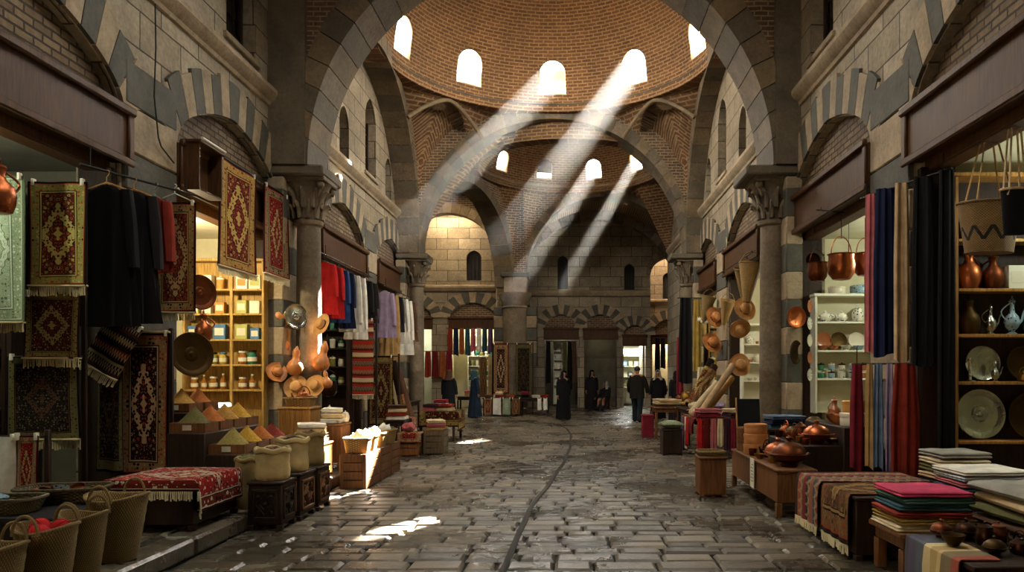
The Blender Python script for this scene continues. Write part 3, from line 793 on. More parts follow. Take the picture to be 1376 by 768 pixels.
# ------------------------------------------------------------------ columns
def column(x, y):
    r = thing_struct('column'); r.location = (x, y, 0)
    MB().box(-.34, -.34, -.02, .34, .34, .22, 0, None, .03).lathe([(.33, .22), (.33, .3), (.27, .34), (.29, .4), (.23, .46)], 24).build('base', [STONE_C], r)
    MB().lathe([(.225, .46), (.222, 1.6), (.228, 1.62), (.228, 1.7), (.222, 1.72), (.215, 3.0), (.205, 4.2), (.205, 4.28)], 28).build('shaft', [STONE_C], r)
    c = MB().lathe([(.2, 4.2), (.25, 4.24), (.26, 4.3), (.22, 4.34), (.24, 4.5), (.28, 4.75), (.36, 4.92), (.4, 4.97)], 28)
    for row, (z0, rr, hh, nn, of) in enumerate(((4.34, .225, .26, 10, 0), (4.52, .25, .3, 10, .31))):
        for i in range(nn):
            a = 2*PI*i/nn + of
            for (dz, dr_, w) in ((0, 0, .07),):
                pts = [(rr+.02, z0), (rr+.035, z0+hh*.5), (rr+.08, z0+hh*.85), (rr+.15, z0+hh), (rr+.17, z0+hh*.88)]
                c.tube([(p*math.cos(a), p*math.sin(a), z) for p, z in pts], [.075, .075, .065, .045, .02], 6, 0, None, False, .45)
    for i in range(4):
        a = PI/4 + i*PI/2
        c.tube([((.3+.14*k/5)*math.cos(a), (.3+.14*k/5)*math.sin(a), 4.74+.2*k/5) for k in range(6)], .05, 6); c.ball((.43*math.cos(a), .43*math.sin(a), 4.9), .075, 10, 6)
    c.box(-.4, -.4, 4.96, .4, .4, 5.06, 0, None, .02)
    c.build('capital', [STONE_C], r)
for x in (-4.69, 3.65):
    for y in (13.4, 22.9): column(x, y)
# ------------------------------------------------------------------ goods : materials
def rugmats():
    g = {}
    g['medal'] = rug('rug_red_gold', '#6b1f16', '#b08d4a', '#c8a85c', '#8f2f20', '#241310', .5)
    g['olive'] = rug('rug_olive', '#5a2417', '#8f8848', '#b5a65a', '#a34428', '#1d1410', .5, (1.1, 1.25))
    g['plum'] = rug('rug_plum', '#3d1414', '#7d7340', '#8c7a48', '#6b2018', '#170f0d', .8, (1.2, 1.2))
    g['night'] = rug('rug_night', '#1c1210', '#5f5a34', '#4d3423', '#5f5a45', '#0f0b0a', .75, (1.6, 1.5), 18)
    g['crimson'] = rug('rug_crimson', '#7c1518', '#8d7a5a', '#a8905e', '#b02a24', '#2a1012', .45, (1.7, 1.2), 16)
    g['rust'] = rug('rug_rust', '#6d2b1d', '#9c8350', '#b89a64', '#97402a', '#231511', .5, (1.05, 1.05), 16)
    g['brown'] = rug('rug_brown', '#59402a', '#7a5c3a', '#9a7b4a', '#94452c', '#2b1d14', .6, (1.3, .9), 16)
    g['tall'] = rug('rug_tall', '#2b1513', '#9a7a50', '#b89a74', '#a33328', '#16100f', .42, (1.5, 1.2), 16)
    g['bench'] = rug('rug_bench', '#8f1d1b', '#6b2018', '#b5a58a', '#c8b89a', '#2a1012', .9, (1.1, 1.3), 10)
    g['pale'] = rug('rug_pale', '#9fae8c', '#8c9a78', '#c4cbb0', '#b8b89a', '#5d6a50', .4, (1.6, 1.6), 20)
    return g
RUG = rugmats()
KIL_D = kilim('kilim_dark', ['#151012', '#3a2320', '#1b1416', '#5a4a3a', '#161113', '#5f1d1a', '#1a1315', '#8a7a5c'], 1.3)
KIL_R = kilim('kilim_red', ['#7c1c18', '#3a1210', '#932a20', '#c9b48c', '#5a1713', '#8f3020', '#241010', '#a8321f'], 3.0)
KIL_B = kilim('kilim_blue', ['#8a3a38', '#5a6570', '#9a5a50', '#2f3a44', '#b07a62', '#6a2a2c', '#46545c', '#94705a'], 1.6, 0)
FR = fabric('fringe', '#b3a67c', .2); FRW = fabric('fringe_cream', '#d5c8a2', .15)
def fb(n, c, **k): return fabric('cloth_'+n, c, **k)
F = {n: fb(n, c) for n, c in dict(black='#0d0c0e', soot='#191618', red='#a51c1c', dred='#5d1414', navy='#141c38', blue='#24406e', white='#d8d2c4',
     cream='#c7b692', tan='#a3814f', slate='#5a6a80', lilac='#8d7b93', brick='#7e2a1c', pink='#b83d5c', rose='#a85a5c', green='#38564a', olive='#55522e',
     rust='#8c4a26', grey='#8c887e', brown='#4a3222', gold='#8f7433', teal='#2c4a52', mauve='#5c4460', mint='#8aa093', sand='#b49a74', plum='#3a1a26', wine='#701b28').items()}
F['stripe'] = fabric('cloth_stripe', '#a58c62', stripes=(1, 1, [(0, '#8a3a30'), (.12, '#6b5f48'), (.3, '#b8a070'), (.36, '#a08858'), (.5, '#c2ae80'), (.62, '#384858'), (.8, '#3d3d5a'), (.92, '#2b3142')]))
F['bluestripe'] = fabric('cloth_bluestripe', '#b9c0cc', stripes=(1, 7, [(0, '#c6ccd4'), (.6, '#7d8fae'), (.75, '#c9ccd0')]))
F['burlap'] = fabric('burlap', '#a89468', .3); F['burlap2'] = fabric('burlap_dark', '#857048', .3)
COPPER = metal('copper', '#b0623a', .25); COPPER_D = metal('copper_dark', '#6b3a22', .35); BRASS = metal('brass', '#a07a3c', .28); BRASS_D = metal('brass_dark', '#4d3a20', .4)
TIN = metal('silver_tin', '#b4b4a8', .14, .1); BRONZE = metal('bronze', '#3a2418', .3)
STRAW = weave('straw', '#a08548', '#6b5428', 70, 60); STRAW_D = weave('straw_dark', '#6b5a2c', '#3a3016', 44, 75); STRAW_L = weave('straw_light', '#c9a460', '#7d5e2c', 40, 75)
STRAW_P = weave('straw_patterned', '#ad8a58', '#7d6038', 60, 80, bands=(9, .12, .26, '#1c1410'))
LEATHER = plain('leather_tan', '#b0713a', .45, 0, .3, 6, .2); FELT = plain('felt_straw', '#c49258', .8, 0, .25, 8, .3); GOURD = plain('gourd', '#b8743c', .4, 0, .3, 6, .15)
CER_W = ceramic('ceramic_white', '#d8d4c2', '#26324a', 16); CER_B = ceramic('ceramic_blue', '#8fa8b4', '#28466b', 22); CER_T = ceramic('ceramic_terracotta', '#9a5a34'); CER_G = ceramic('ceramic_green', '#3f7a5c', '#1f4a36', 14); CER_P = ceramic('ceramic_plain', '#cfc7b0')
PAPER = plain('paper', '#d6cfb8', .8, 0, .1, 4, .05); CARD_G = plain('card_green', '#a8a85c', .7, 0, .2, 6, .05); CARD_O = plain('card_orange', '#b5803a', .7, 0, .2, 6, .05); CARD_B = plain('card_blue', '#3c6a94', .7, 0, .3, 14, .05)
GL_G = ceramic('glass_green', '#2c6a50'); GL_O = ceramic('glass_olive', '#7a7a34'); GL_A = ceramic('glass_amber', '#8f5a1f'); GL_D = ceramic('glass_dark', '#2a2c22'); GL_Y = ceramic('glass_yellow', '#b8a24a')
SP = {n: plain('spice_'+n, c, .95, 0, .3, 40, .9, .012) for n, c in dict(khaki='#9a8a48', orange='#b5682a', yellow='#c89a30', paprika='#a34420', red='#7c2414', ochre='#b88a3c', nuts='#54381f', olive='#6a6434', pepper='#2e261c').items()}
SKIN = plain('skin', '#9a6a4a', .55, 0, .1, 6, .05); HAIR = plain('hair', '#16110e', .6, 0, .3, 30, .3)
LAMP = emit('lamp_glow', '#fff2cf', 18); LAMP_G = emit('lamp_glow_green', '#eaffdc', 14)

# ------------------------------------------------------------------ goods : makers
def fringe_mb(w, L, z=0, y=0, gap=.017, fx=None, slant=0.0):
    m = MB(); n = max(6, min(70, int(w/gap)))
    for i in range(n):
        x = -w/2 + w*(i+.5)/n; p = fx(x) if fx else Vector((x, y, z)); l = L*rnd.uniform(.8, 1.05); a = rnd.uniform(-.006, .006)
        m.tube([p, p+Vector((a, -.003, -l*.5)), p+Vector((a*1.6+slant*l, -.001, -l))], [w/n*.42, w/n*.36, w/n*.5], 4, 0)
    return m
def rug_hang(label, loc, w, h, rz, mat, fringe=.09, group=None, roll=0.0, frm=None, sway=.02, top_fringe=False, name='hanging_rug', cat='rug'):
    r = thing(name, label, cat, loc, rz, group, rot=(0, roll, rz)); ph = rnd.uniform(0, 6)
    def f(u, v): return ((u-.5)*w*(1-.02*math.sin(v*PI)), sway*math.sin(5.5*u+ph)*(.3+.7*v) + .012*math.sin(9*u+3*v+ph), -v*h + .008*math.sin(4*u+ph)*v)
    MB().shell(f, 18, 22, .014).build('carpet_field', [mat], r)
    if fringe:
        fringe_mb(w, fringe, fx=lambda x: Vector(f(x/w+.5, 1)) + Vector((0, .005, 0))).build('fringe', [frm or FR], r)
        MB().box(-w/2, -.03, -h-.006, w/2, .03, -h+.012, 0, None, .004).build('selvedge', [frm or FR], r)
    if top_fringe: MB().box(-w/2, -.012, -.004, w/2, .018, .02, 0, None, .004).build('hem', [frm or FR], r)
    for e in (-1, 1): MB().box(e*w*.42-.014, -.02, -.04, e*w*.42+.014, .028, .03, 0, None, .004).build('clip', [PAPER], r)
    return r
def ringmesh(mb, prof, seg, fold=0, nf=7, M=None, ph=0.0):
    """closed loft of ellipses: prof = (cx, cy, z, rx, ry, foldamount)"""
    vs = []; fs = []; uv = []
    for k, (cx, cy, z, rx, ry, fa) in enumerate(prof):
        for i in range(seg):
            a = 2*PI*i/seg; q = 1 + fa*math.cos(nf*a+ph+k*.15)
            vs.append((cx+rx*q*math.cos(a), cy+ry*q*math.sin(a), z)); uv.append((i/seg, k/(len(prof)-1)))
    for k in range(len(prof)-1):
        for i in range(seg): j = (i+1) % seg; fs.append((k*seg+i, k*seg+j, (k+1)*seg+j, (k+1)*seg+i))
    fs.append(list(range(seg))[::-1]); fs.append([(len(prof)-1)*seg+i for i in range(seg)])
    return mb.add(vs, fs, 0, M, uv)
def robe(label, loc, h, w, rz, mat, sleeve=.55, group=None, trim=None, name='hanging_robe', flare=1.15, hook=.14, wire=TIN, cat='garment'):
    r = thing(name, label, cat, loc, rz, group); ph = rnd.uniform(0, 6); b = MB(); pr = []
    for k in range(15):
        v = k/14; rx = w*.5*(.25 + .75*min(1, v/.07)) if v < .07 else w*.5*(1-.1*math.sin(PI*min(1, (v-.07)/.6))*1 + (flare-1)*max(0, v-.3)/.7)
        pr.append((.01*math.sin(3*v+ph), .012*math.sin(5*v+ph), -hook-.01-v*h, rx, .04+.05*v, .03+.24*v))
    ringmesh(b, pr, 40, nf=9, ph=ph).build('robe_body', [mat], r)
    for e in (-1, 1):
        s = MB(); q = []
        for k in range(8):
            v = k/7; q.append((e*w*(.42+.16*v), 0, -hook-.06-v*h*sleeve, .06+.012*math.sin(4*v), .055+.01*v, .08))
        ringmesh(s, q, 18, nf=5, ph=ph).build('sleeve', [mat], r)
    hk = MB(); hk.tube([(-w*.42, 0, -hook-.055), (-w*.2, 0, -hook-.015), (0, 0, -hook+.02), (w*.2, 0, -hook-.015), (w*.42, 0, -hook-.055)], .012, 6)
    hk.tube([(0, 0, -hook+.02), (0, 0, -.06), (.025, 0, -.03), (.03, 0, -.005), (.012, 0, .015), (-.012, 0, .008)], .005, 6); hk.build('hanger', [wire], r)
    if trim: MB().tube([(-.05, -.06, -hook-.02), (0, -.1, -hook-h*.25), (0, -.12, -hook-h*.95)], .012, 6).build('placket', [trim], r)
    return r
def scarf(label, loc, w, h, rz, mat, group=None, nf=3, amp=.035, pinch=.8, name='hanging_scarf', cat='scarf', tail=None):
    ph = rnd.uniform(0, 6)
    def f(u, v):
        k = pinch + (1-pinch)*min(1, v*2.2)
        return ((u-.5)*w*k, amp*(.5+.5*v)*(.7*math.sin(2*PI*nf*u+ph+.6*v+1.1*math.sin(3*u+ph)) + .5*math.sin(2*PI*nf*.57*u+2*ph-.8*v)) - .03*math.sin(PI*u), -v*h + .025*math.sin(5*u+ph)*v)
    o = MB().shell(f, 10*nf+6, 16, .008).build(name, [mat], None, loc, rz)
    m = MB()
    return tag(o, label, cat, group)
def folded(label, loc, w, d, h, rz, mat, group=None, layers=3, name='folded_cloth', cat='textile'):
    b = MB(); lh = h/layers
    for k in range(layers):
        ww, dd = w*rnd.uniform(.95, 1.0), d*rnd.uniform(.95, 1.0); ox, oy = rnd.uniform(-.008, .008), rnd.uniform(-.008, .008); ph = rnd.uniform(0, 6); z0 = k*lh
        nu, nv = 12, 10; top = []; rr = lh*.5
        def prof(x, y):   # rounded edge section
            e = max(abs(x)/(ww/2), abs(y)/(dd/2)); return e
        rings = [(0.0, ww/2-rr*.9, dd/2-rr*.9), (.2, ww/2-rr*.25, dd/2-rr*.25), (.5, ww/2, dd/2), (.8, ww/2-rr*.25, dd/2-rr*.25), (1.0, ww/2-rr*.9, dd/2-rr*.9)]
        per = [(-1+2*i/8, -1) for i in range(8)] + [(1, -1+2*i/6) for i in range(6)] + [(1-2*i/8, 1) for i in range(8)] + [(-1, 1-2*i/6) for i in range(6)]
        vs = []; fs = []; uv = []; n = len(per)
        for (t, hx, hy) in rings:
            for (px, py) in per:
                vs.append((ox+px*hx, oy+py*hy, z0 + t*lh*.985 + (.006*math.sin(5*px+ph)*math.cos(4*py) if 0 < k or t > .3 else 0)*(1 if t > .9 and k == layers-1 else .25))); uv.append((px*.5+.5, py*.5+.5))
        for a in range(4):
            for i in range(n): j = (i+1) % n; fs.append((a*n+i, a*n+j, (a+1)*n+j, (a+1)*n+i))
        # crowned top
        c0 = len(vs)
        for i, (px, py) in enumerate(per): vs.append((ox+px*ww*.27, oy+py*dd*.27, z0+lh*1.0+(.006 if k == layers-1 else -.001)+.004*math.sin(3*px+ph))); uv.append((px*.27+.5, py*.27+.5))
        for i in range(n): j = (i+1) % n; fs.append((4*n+i, 4*n+j, c0+j, c0+i))
        fs.append([c0+i for i in range(n)]); fs.append(list(range(n))[::-1])
        b.add(vs, fs, 0, None, uv)
    zm = max(v.z for v in b.v)
    for v in b.v: v.z = max(.0005, v.z*h*.985/zm)
    o = b.build(name, [mat], None, loc, rz, ang=50)
    return tag(o, label, cat, group)
def cloth_over(label, x0, x1, y0, y1, z, ov, mat, fr=None, frm=None, name='draped_rug', cat='rug', th=.012, wave=.012, group=None, lift=.002):
    """a cloth lying over a flat top, falling over its edges; ov = overhang at (-x, +x, -y, +y); fr = edges with a fringe"""
    r = thing(name, label, cat, ((x0+x1)/2, (y0+y1)/2, 0), 0, group); ax, bx, ay, by = ov; ph = rnd.uniform(0, 6)
    cx, cy = (x0+x1)/2, (y0+y1)/2
    if ax: x0 -= .012
    if bx: x1 += .012
    if ay: y0 -= .012
    if by: y1 += .012
    W, D = (x1-x0)+ax+bx, (y1-y0)+ay+by; NG = 44
    def steps(a, l, b):
        tot = a+l+b; n1 = max(3, round(NG*a/tot)) if a else 0; n3 = max(3, round(NG*b/tot)) if b else 0; n2 = NG-n1-n3
        q = [-a + a*i/n1 for i in range(n1)] + [l*i/n2 for i in range(n2+1)] + [l + b*(i+1)/n3 for i in range(n3)]
        def g(u):
            k = u*NG; i = min(NG-1, max(0, int(k))); return q[i] + (q[i+1]-q[i])*(k-i)
        return g
    gx, gy = steps(ax, x1-x0, bx), steps(ay, y1-y0, by)
    def f(u, v):
        sx, sy = x0+gx(u), y0+gy(v); x, y = sx, sy; dx = dy = 0
        if sx < x0: dx = x0-sx; x = x0-.012-min(dx, .02)*.3
        if sx > x1: dx = sx-x1; x = x1+.012+min(dx, .02)*.3
        if sy < y0: dy = y0-sy; y = y0-.012
        if sy > y1: dy = sy-y1; y = y1+.012
        dz = max(dx, dy); k = min(1, dz/.15)
        wv = wave*k*math.sin(9*(sy if dx >= dy else sx)*1.7+ph)
        if dx > 0 and dx >= dy: x += (abs(wv)+.004*k)*(-1 if sx < x0 else 1)
        if dy > 0 and dy > dx: y += (abs(wv)+.004*k)*(-1 if sy < y0 else 1)
        if dx > 0 and dy > 0: x += .03*(-1 if sx < x0 else 1); 
        return (x-cx, y-cy, z+lift+th - dz + .004*math.sin(7*sx+ph)*math.sin(6*sy)*(1-k))
    MB().shell(f, 44, 44, -th*.6).build('carpet_field' if cat == 'rug' else 'cloth_field', [mat], r)
    for e in (fr or ''):
        L = {'x': D, 'X': D, 'y': W, 'Y': W}[e]
        fx = {'x': lambda s: Vector(f(0, s/D+.5)), 'X': lambda s: Vector(f(1, s/D+.5)), 'y': lambda s: Vector(f(s/W+.5, 0)), 'Y': lambda s: Vector(f(s/W+.5, 1))}[e]
        fringe_mb(L*.98, .085, fx=fx).build('fringe', [frm or FR], r)
    return r
def table(label, x0, x1, y0, y1, z, mat, name='table', zb=0.0, cat='table', leg=.06, shelf=None):
    cx, cy = (x0+x1)/2, (y0+y1)/2; w, d = x1-x0, y1-y0; h = z-zb
    r = thing(name, label, cat, (cx, cy, zb)); MB().box(-w/2, -d/2, h-.04, w/2, d/2, h, 0, None, .008).build('table_top', [mat], r)
    MB().box(-w/2+.04, -d/2+.04, h-.13, w/2-.04, d/2-.04, h-.042, 0, None, .006).build('apron', [mat], r)
    for sx in (-1, 1):
        for sy in (-1, 1): MB().box(sx*(w/2-.03)-sx*leg, sy*(d/2-.03)-sy*leg, 0, sx*(w/2-.03), sy*(d/2-.03), h-.135, 0, None, .008).build('leg', [mat], r)
    if shelf: MB().box(-w/2+.05, -d/2+.05, shelf, w/2-.05, d/2-.05, shelf+.03, 0, None, .006).build('shelf', [mat], r)
    return r
def chest(label, x0, x1, y0, y1, z, mat, zb=0.0, name='carved_chest', carve=True, cat='chest', pm=None, foot=.05):
    w, d, h = x1-x0, y1-y0, z-zb; r = thing(name, label, cat, ((x0+x1)/2, (y0+y1)/2, zb))
    MB().box(-w/2+.015, -d/2+.015, foot, w/2-.015, d/2-.015, h-.035, 0, None, .008).build('body', [mat], r)
    MB().box(-w/2, -d/2, h-.034, w/2, d/2, h, 0, None, .01).build('lid', [mat], r)
    for sx in (-1, 1):
        for sy in (-1, 1): MB().box(sx*w/2-sx*.07, sy*d/2-sy*.07, 0, sx*(w/2-.005), sy*(d/2-.005), foot-.001 if foot > .01 else .01, 0, None, .006).build('foot', [mat], r)
    if carve:
        for axis in ('y', 'x+', 'x-'):
            p = MB(); L = w if axis == 'y' else d; hh = h-foot-.06
            M = {'y': T(0, -d/2+.013, 0), 'x+': T(w/2-.013, 0, 0, rz=PI/2), 'x-': T(-w/2+.013, 0, 0, rz=-PI/2)}[axis]
            a, b, c, e = -L/2+.05, L/2-.05, foot+.05, h-.08
            for (q0, q1, q2, q3) in ((a, c, b, c+.03), (a, e-.03, b, e), (a, c, a+.03, e), (b-.03, c, b, e)): p.box(q0, -.016, q1, q2, .002, q3, 0, M, .005)
            m_, n_ = (a+b)/2, (c+e)/2; rx, rz_ = (b-a)/2-.05, (e-c)/2-.05
            if rx > .03 and rz_ > .03:
                for s in (1.0, .55): p.tube([(m_+rx*s, -.006, n_), (m_, -.006, n_+rz_*s), (m_-rx*s, -.006, n_), (m_, -.006, n_-rz_*s)], .011, 5, 0, M, True)
                p.ball((m_, -.004, n_), (.03, .014, .03), 10, 6, 0, M)
                for i in range(4): p.ball((m_+rx*.75*(-1 if i % 2 else 1), -.004, n_+rz_*.75*(-1 if i//2 else 1)), (.022, .012, .022), 8, 5, 0, M)
            p.build('carved_panel', [pm or mat], r)
    return r
def crate(label, x0, x1, y0, y1, z, mat, zb=0.0, nsl=4, name='wooden_crate', cat='crate', top=True):
    w, d, h = x1-x0, y1-y0, z-zb; r = thing(name, label, cat, ((x0+x1)/2, (y0+y1)/2, zb)); sl = h/nsl
    for ax, nm in (('y-', 0), ('y+', 0), ('x-', 1), ('x+', 1)):
        p = MB()
        for k in range(nsl):
            za, zb_ = k*sl+.006, (k+1)*sl-.006
            if ax[0] == 'y': yy = (-d/2 if ax[1] == '-' else d/2-.018); p.box(-w/2+.02, yy, za, w/2-.02, yy+.018, zb_, 0, None, .004)
            else: xx = (-w/2 if ax[1] == '-' else w/2-.018); p.box(xx, -d/2+.02, za, xx+.018, d/2-.02, zb_, 0, None, .004)
        p.build('side_panel', [mat], r)
    for sx in (-1, 1):
        for sy in (-1, 1): MB().box(sx*w/2-sx*.045, sy*d/2-sy*.045, 0, sx*(w/2+.006), sy*(d/2+.006), h, 0, None, .006).build('corner_post', [mat], r)
    MB().box(-w/2+.02, -d/2+.02, h-.03 if top else .02, w/2-.02, d/2-.02, h-.008 if top else .04, 0, None, .004).build('lid' if top else 'bottom', [mat], r)
    return r
def basket(label, loc, r0, r1, h, mat, handles=2, name='straw_basket', group=None, rz=0, wave=.012, hh=.13, cat='basket'):
    r = thing(name, label, cat, loc, rz, group); b = MB(); n = 14; pr = [(.02, 0)] + [(r0+(r1-r0)*(k/n)**.8, h*k/n+.004*(k > 0)) for k in range(n+1)]
    inn = [(p-.014, z) for p, z in pr[:0:-1] if z > .02] + [(.02, .02)]
    pr2 = pr + [(r1+.004, h+.008)] + inn
    b.lathe(pr2, 36)
    for i, v in enumerate(b.v):
        a = math.atan2(v.y, v.x); k = (v.z/h)**2; v.z += wave*k*math.cos(2*a)*1.6; v.x *= 1+.04*k; 
        q = 1+.01*math.sin(v.z*90); v.x *= q; v.y *= q
    b.build('woven_wall', [mat], r)
    m = MB(); m.tube([((r1+.0)*1.04*math.cos(2*PI*i/32), r1*math.sin(2*PI*i/32), h+.004+wave*1.6*math.cos(4*PI*i/32)) for i in range(32)], .013, 6, closed=True); m.build('rim_braid', [mat], r)
    for k in range(handles):
        a = PI*k+.0; g = MB(); pts = []
        for i in range(13):
            t = PI*i/12; off = math.cos(t)*.085; up = math.sin(t)*hh
            pts.append((off, r1*.98+(.02 if k else .02), h-.02+up))
        g.tube(pts, .011, 6, 0, Matrix.Rotation(a, 4, 'Z')); g.build('handle', [mat], r)
    return r
def tray_basket(label, loc, w, d, h, mat, name='tray_basket', group=None, rz=0, cat='basket'):
    r = thing(name, label, cat, loc, rz, group); b = MB()
    def ring(s, z): return [((w/2*s)*math.copysign(abs(math.cos(a))**.45, math.cos(a)), (d/2*s)*math.copysign(abs(math.sin(a))**.45, math.sin(a)), z) for a in [2*PI*i/40 for i in range(40)]]
    rs = [ring(.02, 0), ring(.82, 0), ring(.9, h*.4), ring(1, h), ring(.965, h+.004), ring(.86, h*.4), ring(.78, .02), ring(.02, .02)]
    vs = sum(rs, []); fs = []; uv = []
    for k in range(len(rs)-1):
        for i in range(40): j = (i+1) % 40; fs.append((k*40+i, k*40+j, (k+1)*40+j, (k+1)*40+i))
    fs += [list(range(40))[::-1], [280+i for i in range(40)]]
    for k in range(8): uv += [(i/40, rs[k][0][2]) for i in range(40)]
    b.add(vs, fs, 0, None, uv).build('woven_wall', [mat], r)
    MB().tube(ring(1, h+.004), .014, 6, closed=True).build('rim_braid', [mat], r)
    return r
def sack(label, loc, r0, h, mat, cont, group=None, sc=1.0, name='burlap_sack'):
    r = thing(name, label, 'sack', loc, rnd.uniform(0, 6), group, sc=sc); b = MB()
    b.lathe([(r0*.92, 0), (r0*1.03, h*.08), (r0*1.05, h*.3), (r0*.99, h*.55), (r0*1.03, h*.7), (r0, h*.93), (r0*.93, h*.97), (r0*.86, h*.9), (.02, h*.86)], 30, None, 0, .05)
    b.build('sack_body', [mat], r)
    m = MB(); m.tube([(r0*1.0*math.cos(2*PI*i/28)*(1+.03*math.sin(3*2*PI*i/28)), r0*1.0*math.sin(2*PI*i/28), h*.95+.012*math.sin(5*2*PI*i/28)) for i in range(28)], r0*.13, 8, closed=True, flat=1.3); m.build('rolled_rim', [mat], r)
    c = MB(); c.lathe([(r0*.88, h*.9), (r0*.7, h*.97), (r0*.35, h*1.03), (.01, h*1.05)], 22, None, 0, .12)
    for i in range(16):
        a = rnd.uniform(0, 6.28); q = r0*.7*math.sqrt(rnd.random()); c.ball((q*math.cos(a), q*math.sin(a), h*1.04-.07*q/r0), rnd.uniform(.016, .03), 7, 5)
    c.build('sack_contents', [cont], r)
    return r
def spice(label, loc, w, d, h, heap, mat, spm, group=None, rz=0):
    r = thing('spice_tray', label, 'spice tray', loc, rz, group); b = MB(); t = .012
    b.box(-w/2, -d/2, 0, w/2, d/2, t); b.box(-w/2, -d/2, t, w/2, -d/2+t, h, 0, None, .003); b.box(-w/2, d/2-t, t, w/2, d/2, h, 0, None, .003)
    b.box(-w/2, -d/2+t, t, -w/2+t, d/2-t, h, 0, None, .003); b.box(w/2-t, -d/2+t, t, w/2, d/2-t, h, 0, None, .003); b.build('tray', [mat], r)
    c = MB(); R = min(w, d)/2-.02; n = 10
    sx, sy = (w/2-.016)/R, (d/2-.016)/R
    c.lathe([(R*.99, h*.55), (R*.99, h*.88)] + [(R*(1-k/n)*.98, h*.9+heap*(k/n)**1.06) for k in range(1, n)] + [(.014, h*.9+heap*.97)], 30, None, 0, .05, sx, sy)
    c.box(-w/2+t, -d/2+t, t, w/2-t, d/2-t, h*.8)
    c.build('spice_heap', [spm], r)
    MB().box(-.05, -d/2-.006, h*.25, .05, -d/2-.001, h*.8).build('price_card', [PAPER], r)
    return r
JAR = {}
def jar(kind, label, loc, s=1.0, group=None, body=None, lid=None, rz=0):
    """shelf goods : jar, bottle, tub, carton, tin"""
    mats = (body or GL_O, lid or BRASS_D)
    key = (kind, mats[0].name, mats[1].name)
    if key in JAR: return dup(JAR[key], loc, rz, label, group, s)
    nm = {'jar': 'glass_jar', 'bottle': 'glass_bottle', 'tub': 'lidded_tub', 'carton': 'carton', 'canister': 'canister'}[kind]
    r = thing(nm, label, nm.split('_')[-1], loc, rz, group, sc=s)
    if kind == 'jar':
        MB().lathe([(.055, 0), (.062, .01), (.062, .13), (.05, .155), (.05, .165)], 18).build('jar_body', [mats[0]], r); MB().lathe([(.054, .165), (.056, .17), (.056, .19), (.05, .196)], 18).build('lid', [mats[1]], r)
        MB().lathe([(.0635, .04), (.0635, .1)], 18).build('paper_label', [PAPER], r)
    elif kind == 'bottle':
        MB().lathe([(.035, 0), (.04, .01), (.04, .13), (.018, .17), (.016, .21)], 16).build('bottle_body', [mats[0]], r); MB().lathe([(.019, .21), (.019, .235)], 14).build('lid', [mats[1]], r)
        MB().lathe([(.041, .04), (.041, .1)], 16).build('paper_label', [PAPER], r)
    elif kind == 'tub':
        MB().lathe([(.05, 0), (.058, .01), (.064, .1)], 18).build('tub_body', [mats[0]], r); MB().lathe([(.067, .1), (.068, .118), (.05, .126), (.012, .13), (.014, .145), (.004, .15)], 18).build('lid', [mats[1]], r)
    elif kind == 'carton':
        MB().box(-.08, -.05, 0, .08, .05, .2, 0, None, .004).build('carton_body', [mats[0]], r); MB().box(-.06, -.0525, .05, .06, -.0505, .15).build('printed_panel', [mats[1]], r)
    else:
        MB().lathe([(.06, 0), (.062, .006), (.062, .16), (.06, .166)], 20).build('canister_body', [mats[0]], r); MB().lathe([(.064, .16), (.064, .19), (.04, .2), (.012, .21), (.012, .225)], 20).build('lid', [mats[1]], r)
    JAR[key] = r
    return r
def handle_pts(x0, z0, x1, z1, bulge, n=9, y=0):
    out = []
    for i in range(n):
        t = i/(n-1); out.append((x0+(x1-x0)*t+bulge*math.sin(PI*t), y, z0+(z1-z0)*t))
    return out
POT = {}
ALIAS = {'htray': ('tray', 'hanging_tray'), 'hplate': ('plate', 'hanging_plate'), 'hjug': ('jug', 'hanging_jug'), 'hbowl': ('bowl', 'hanging_bowl')}
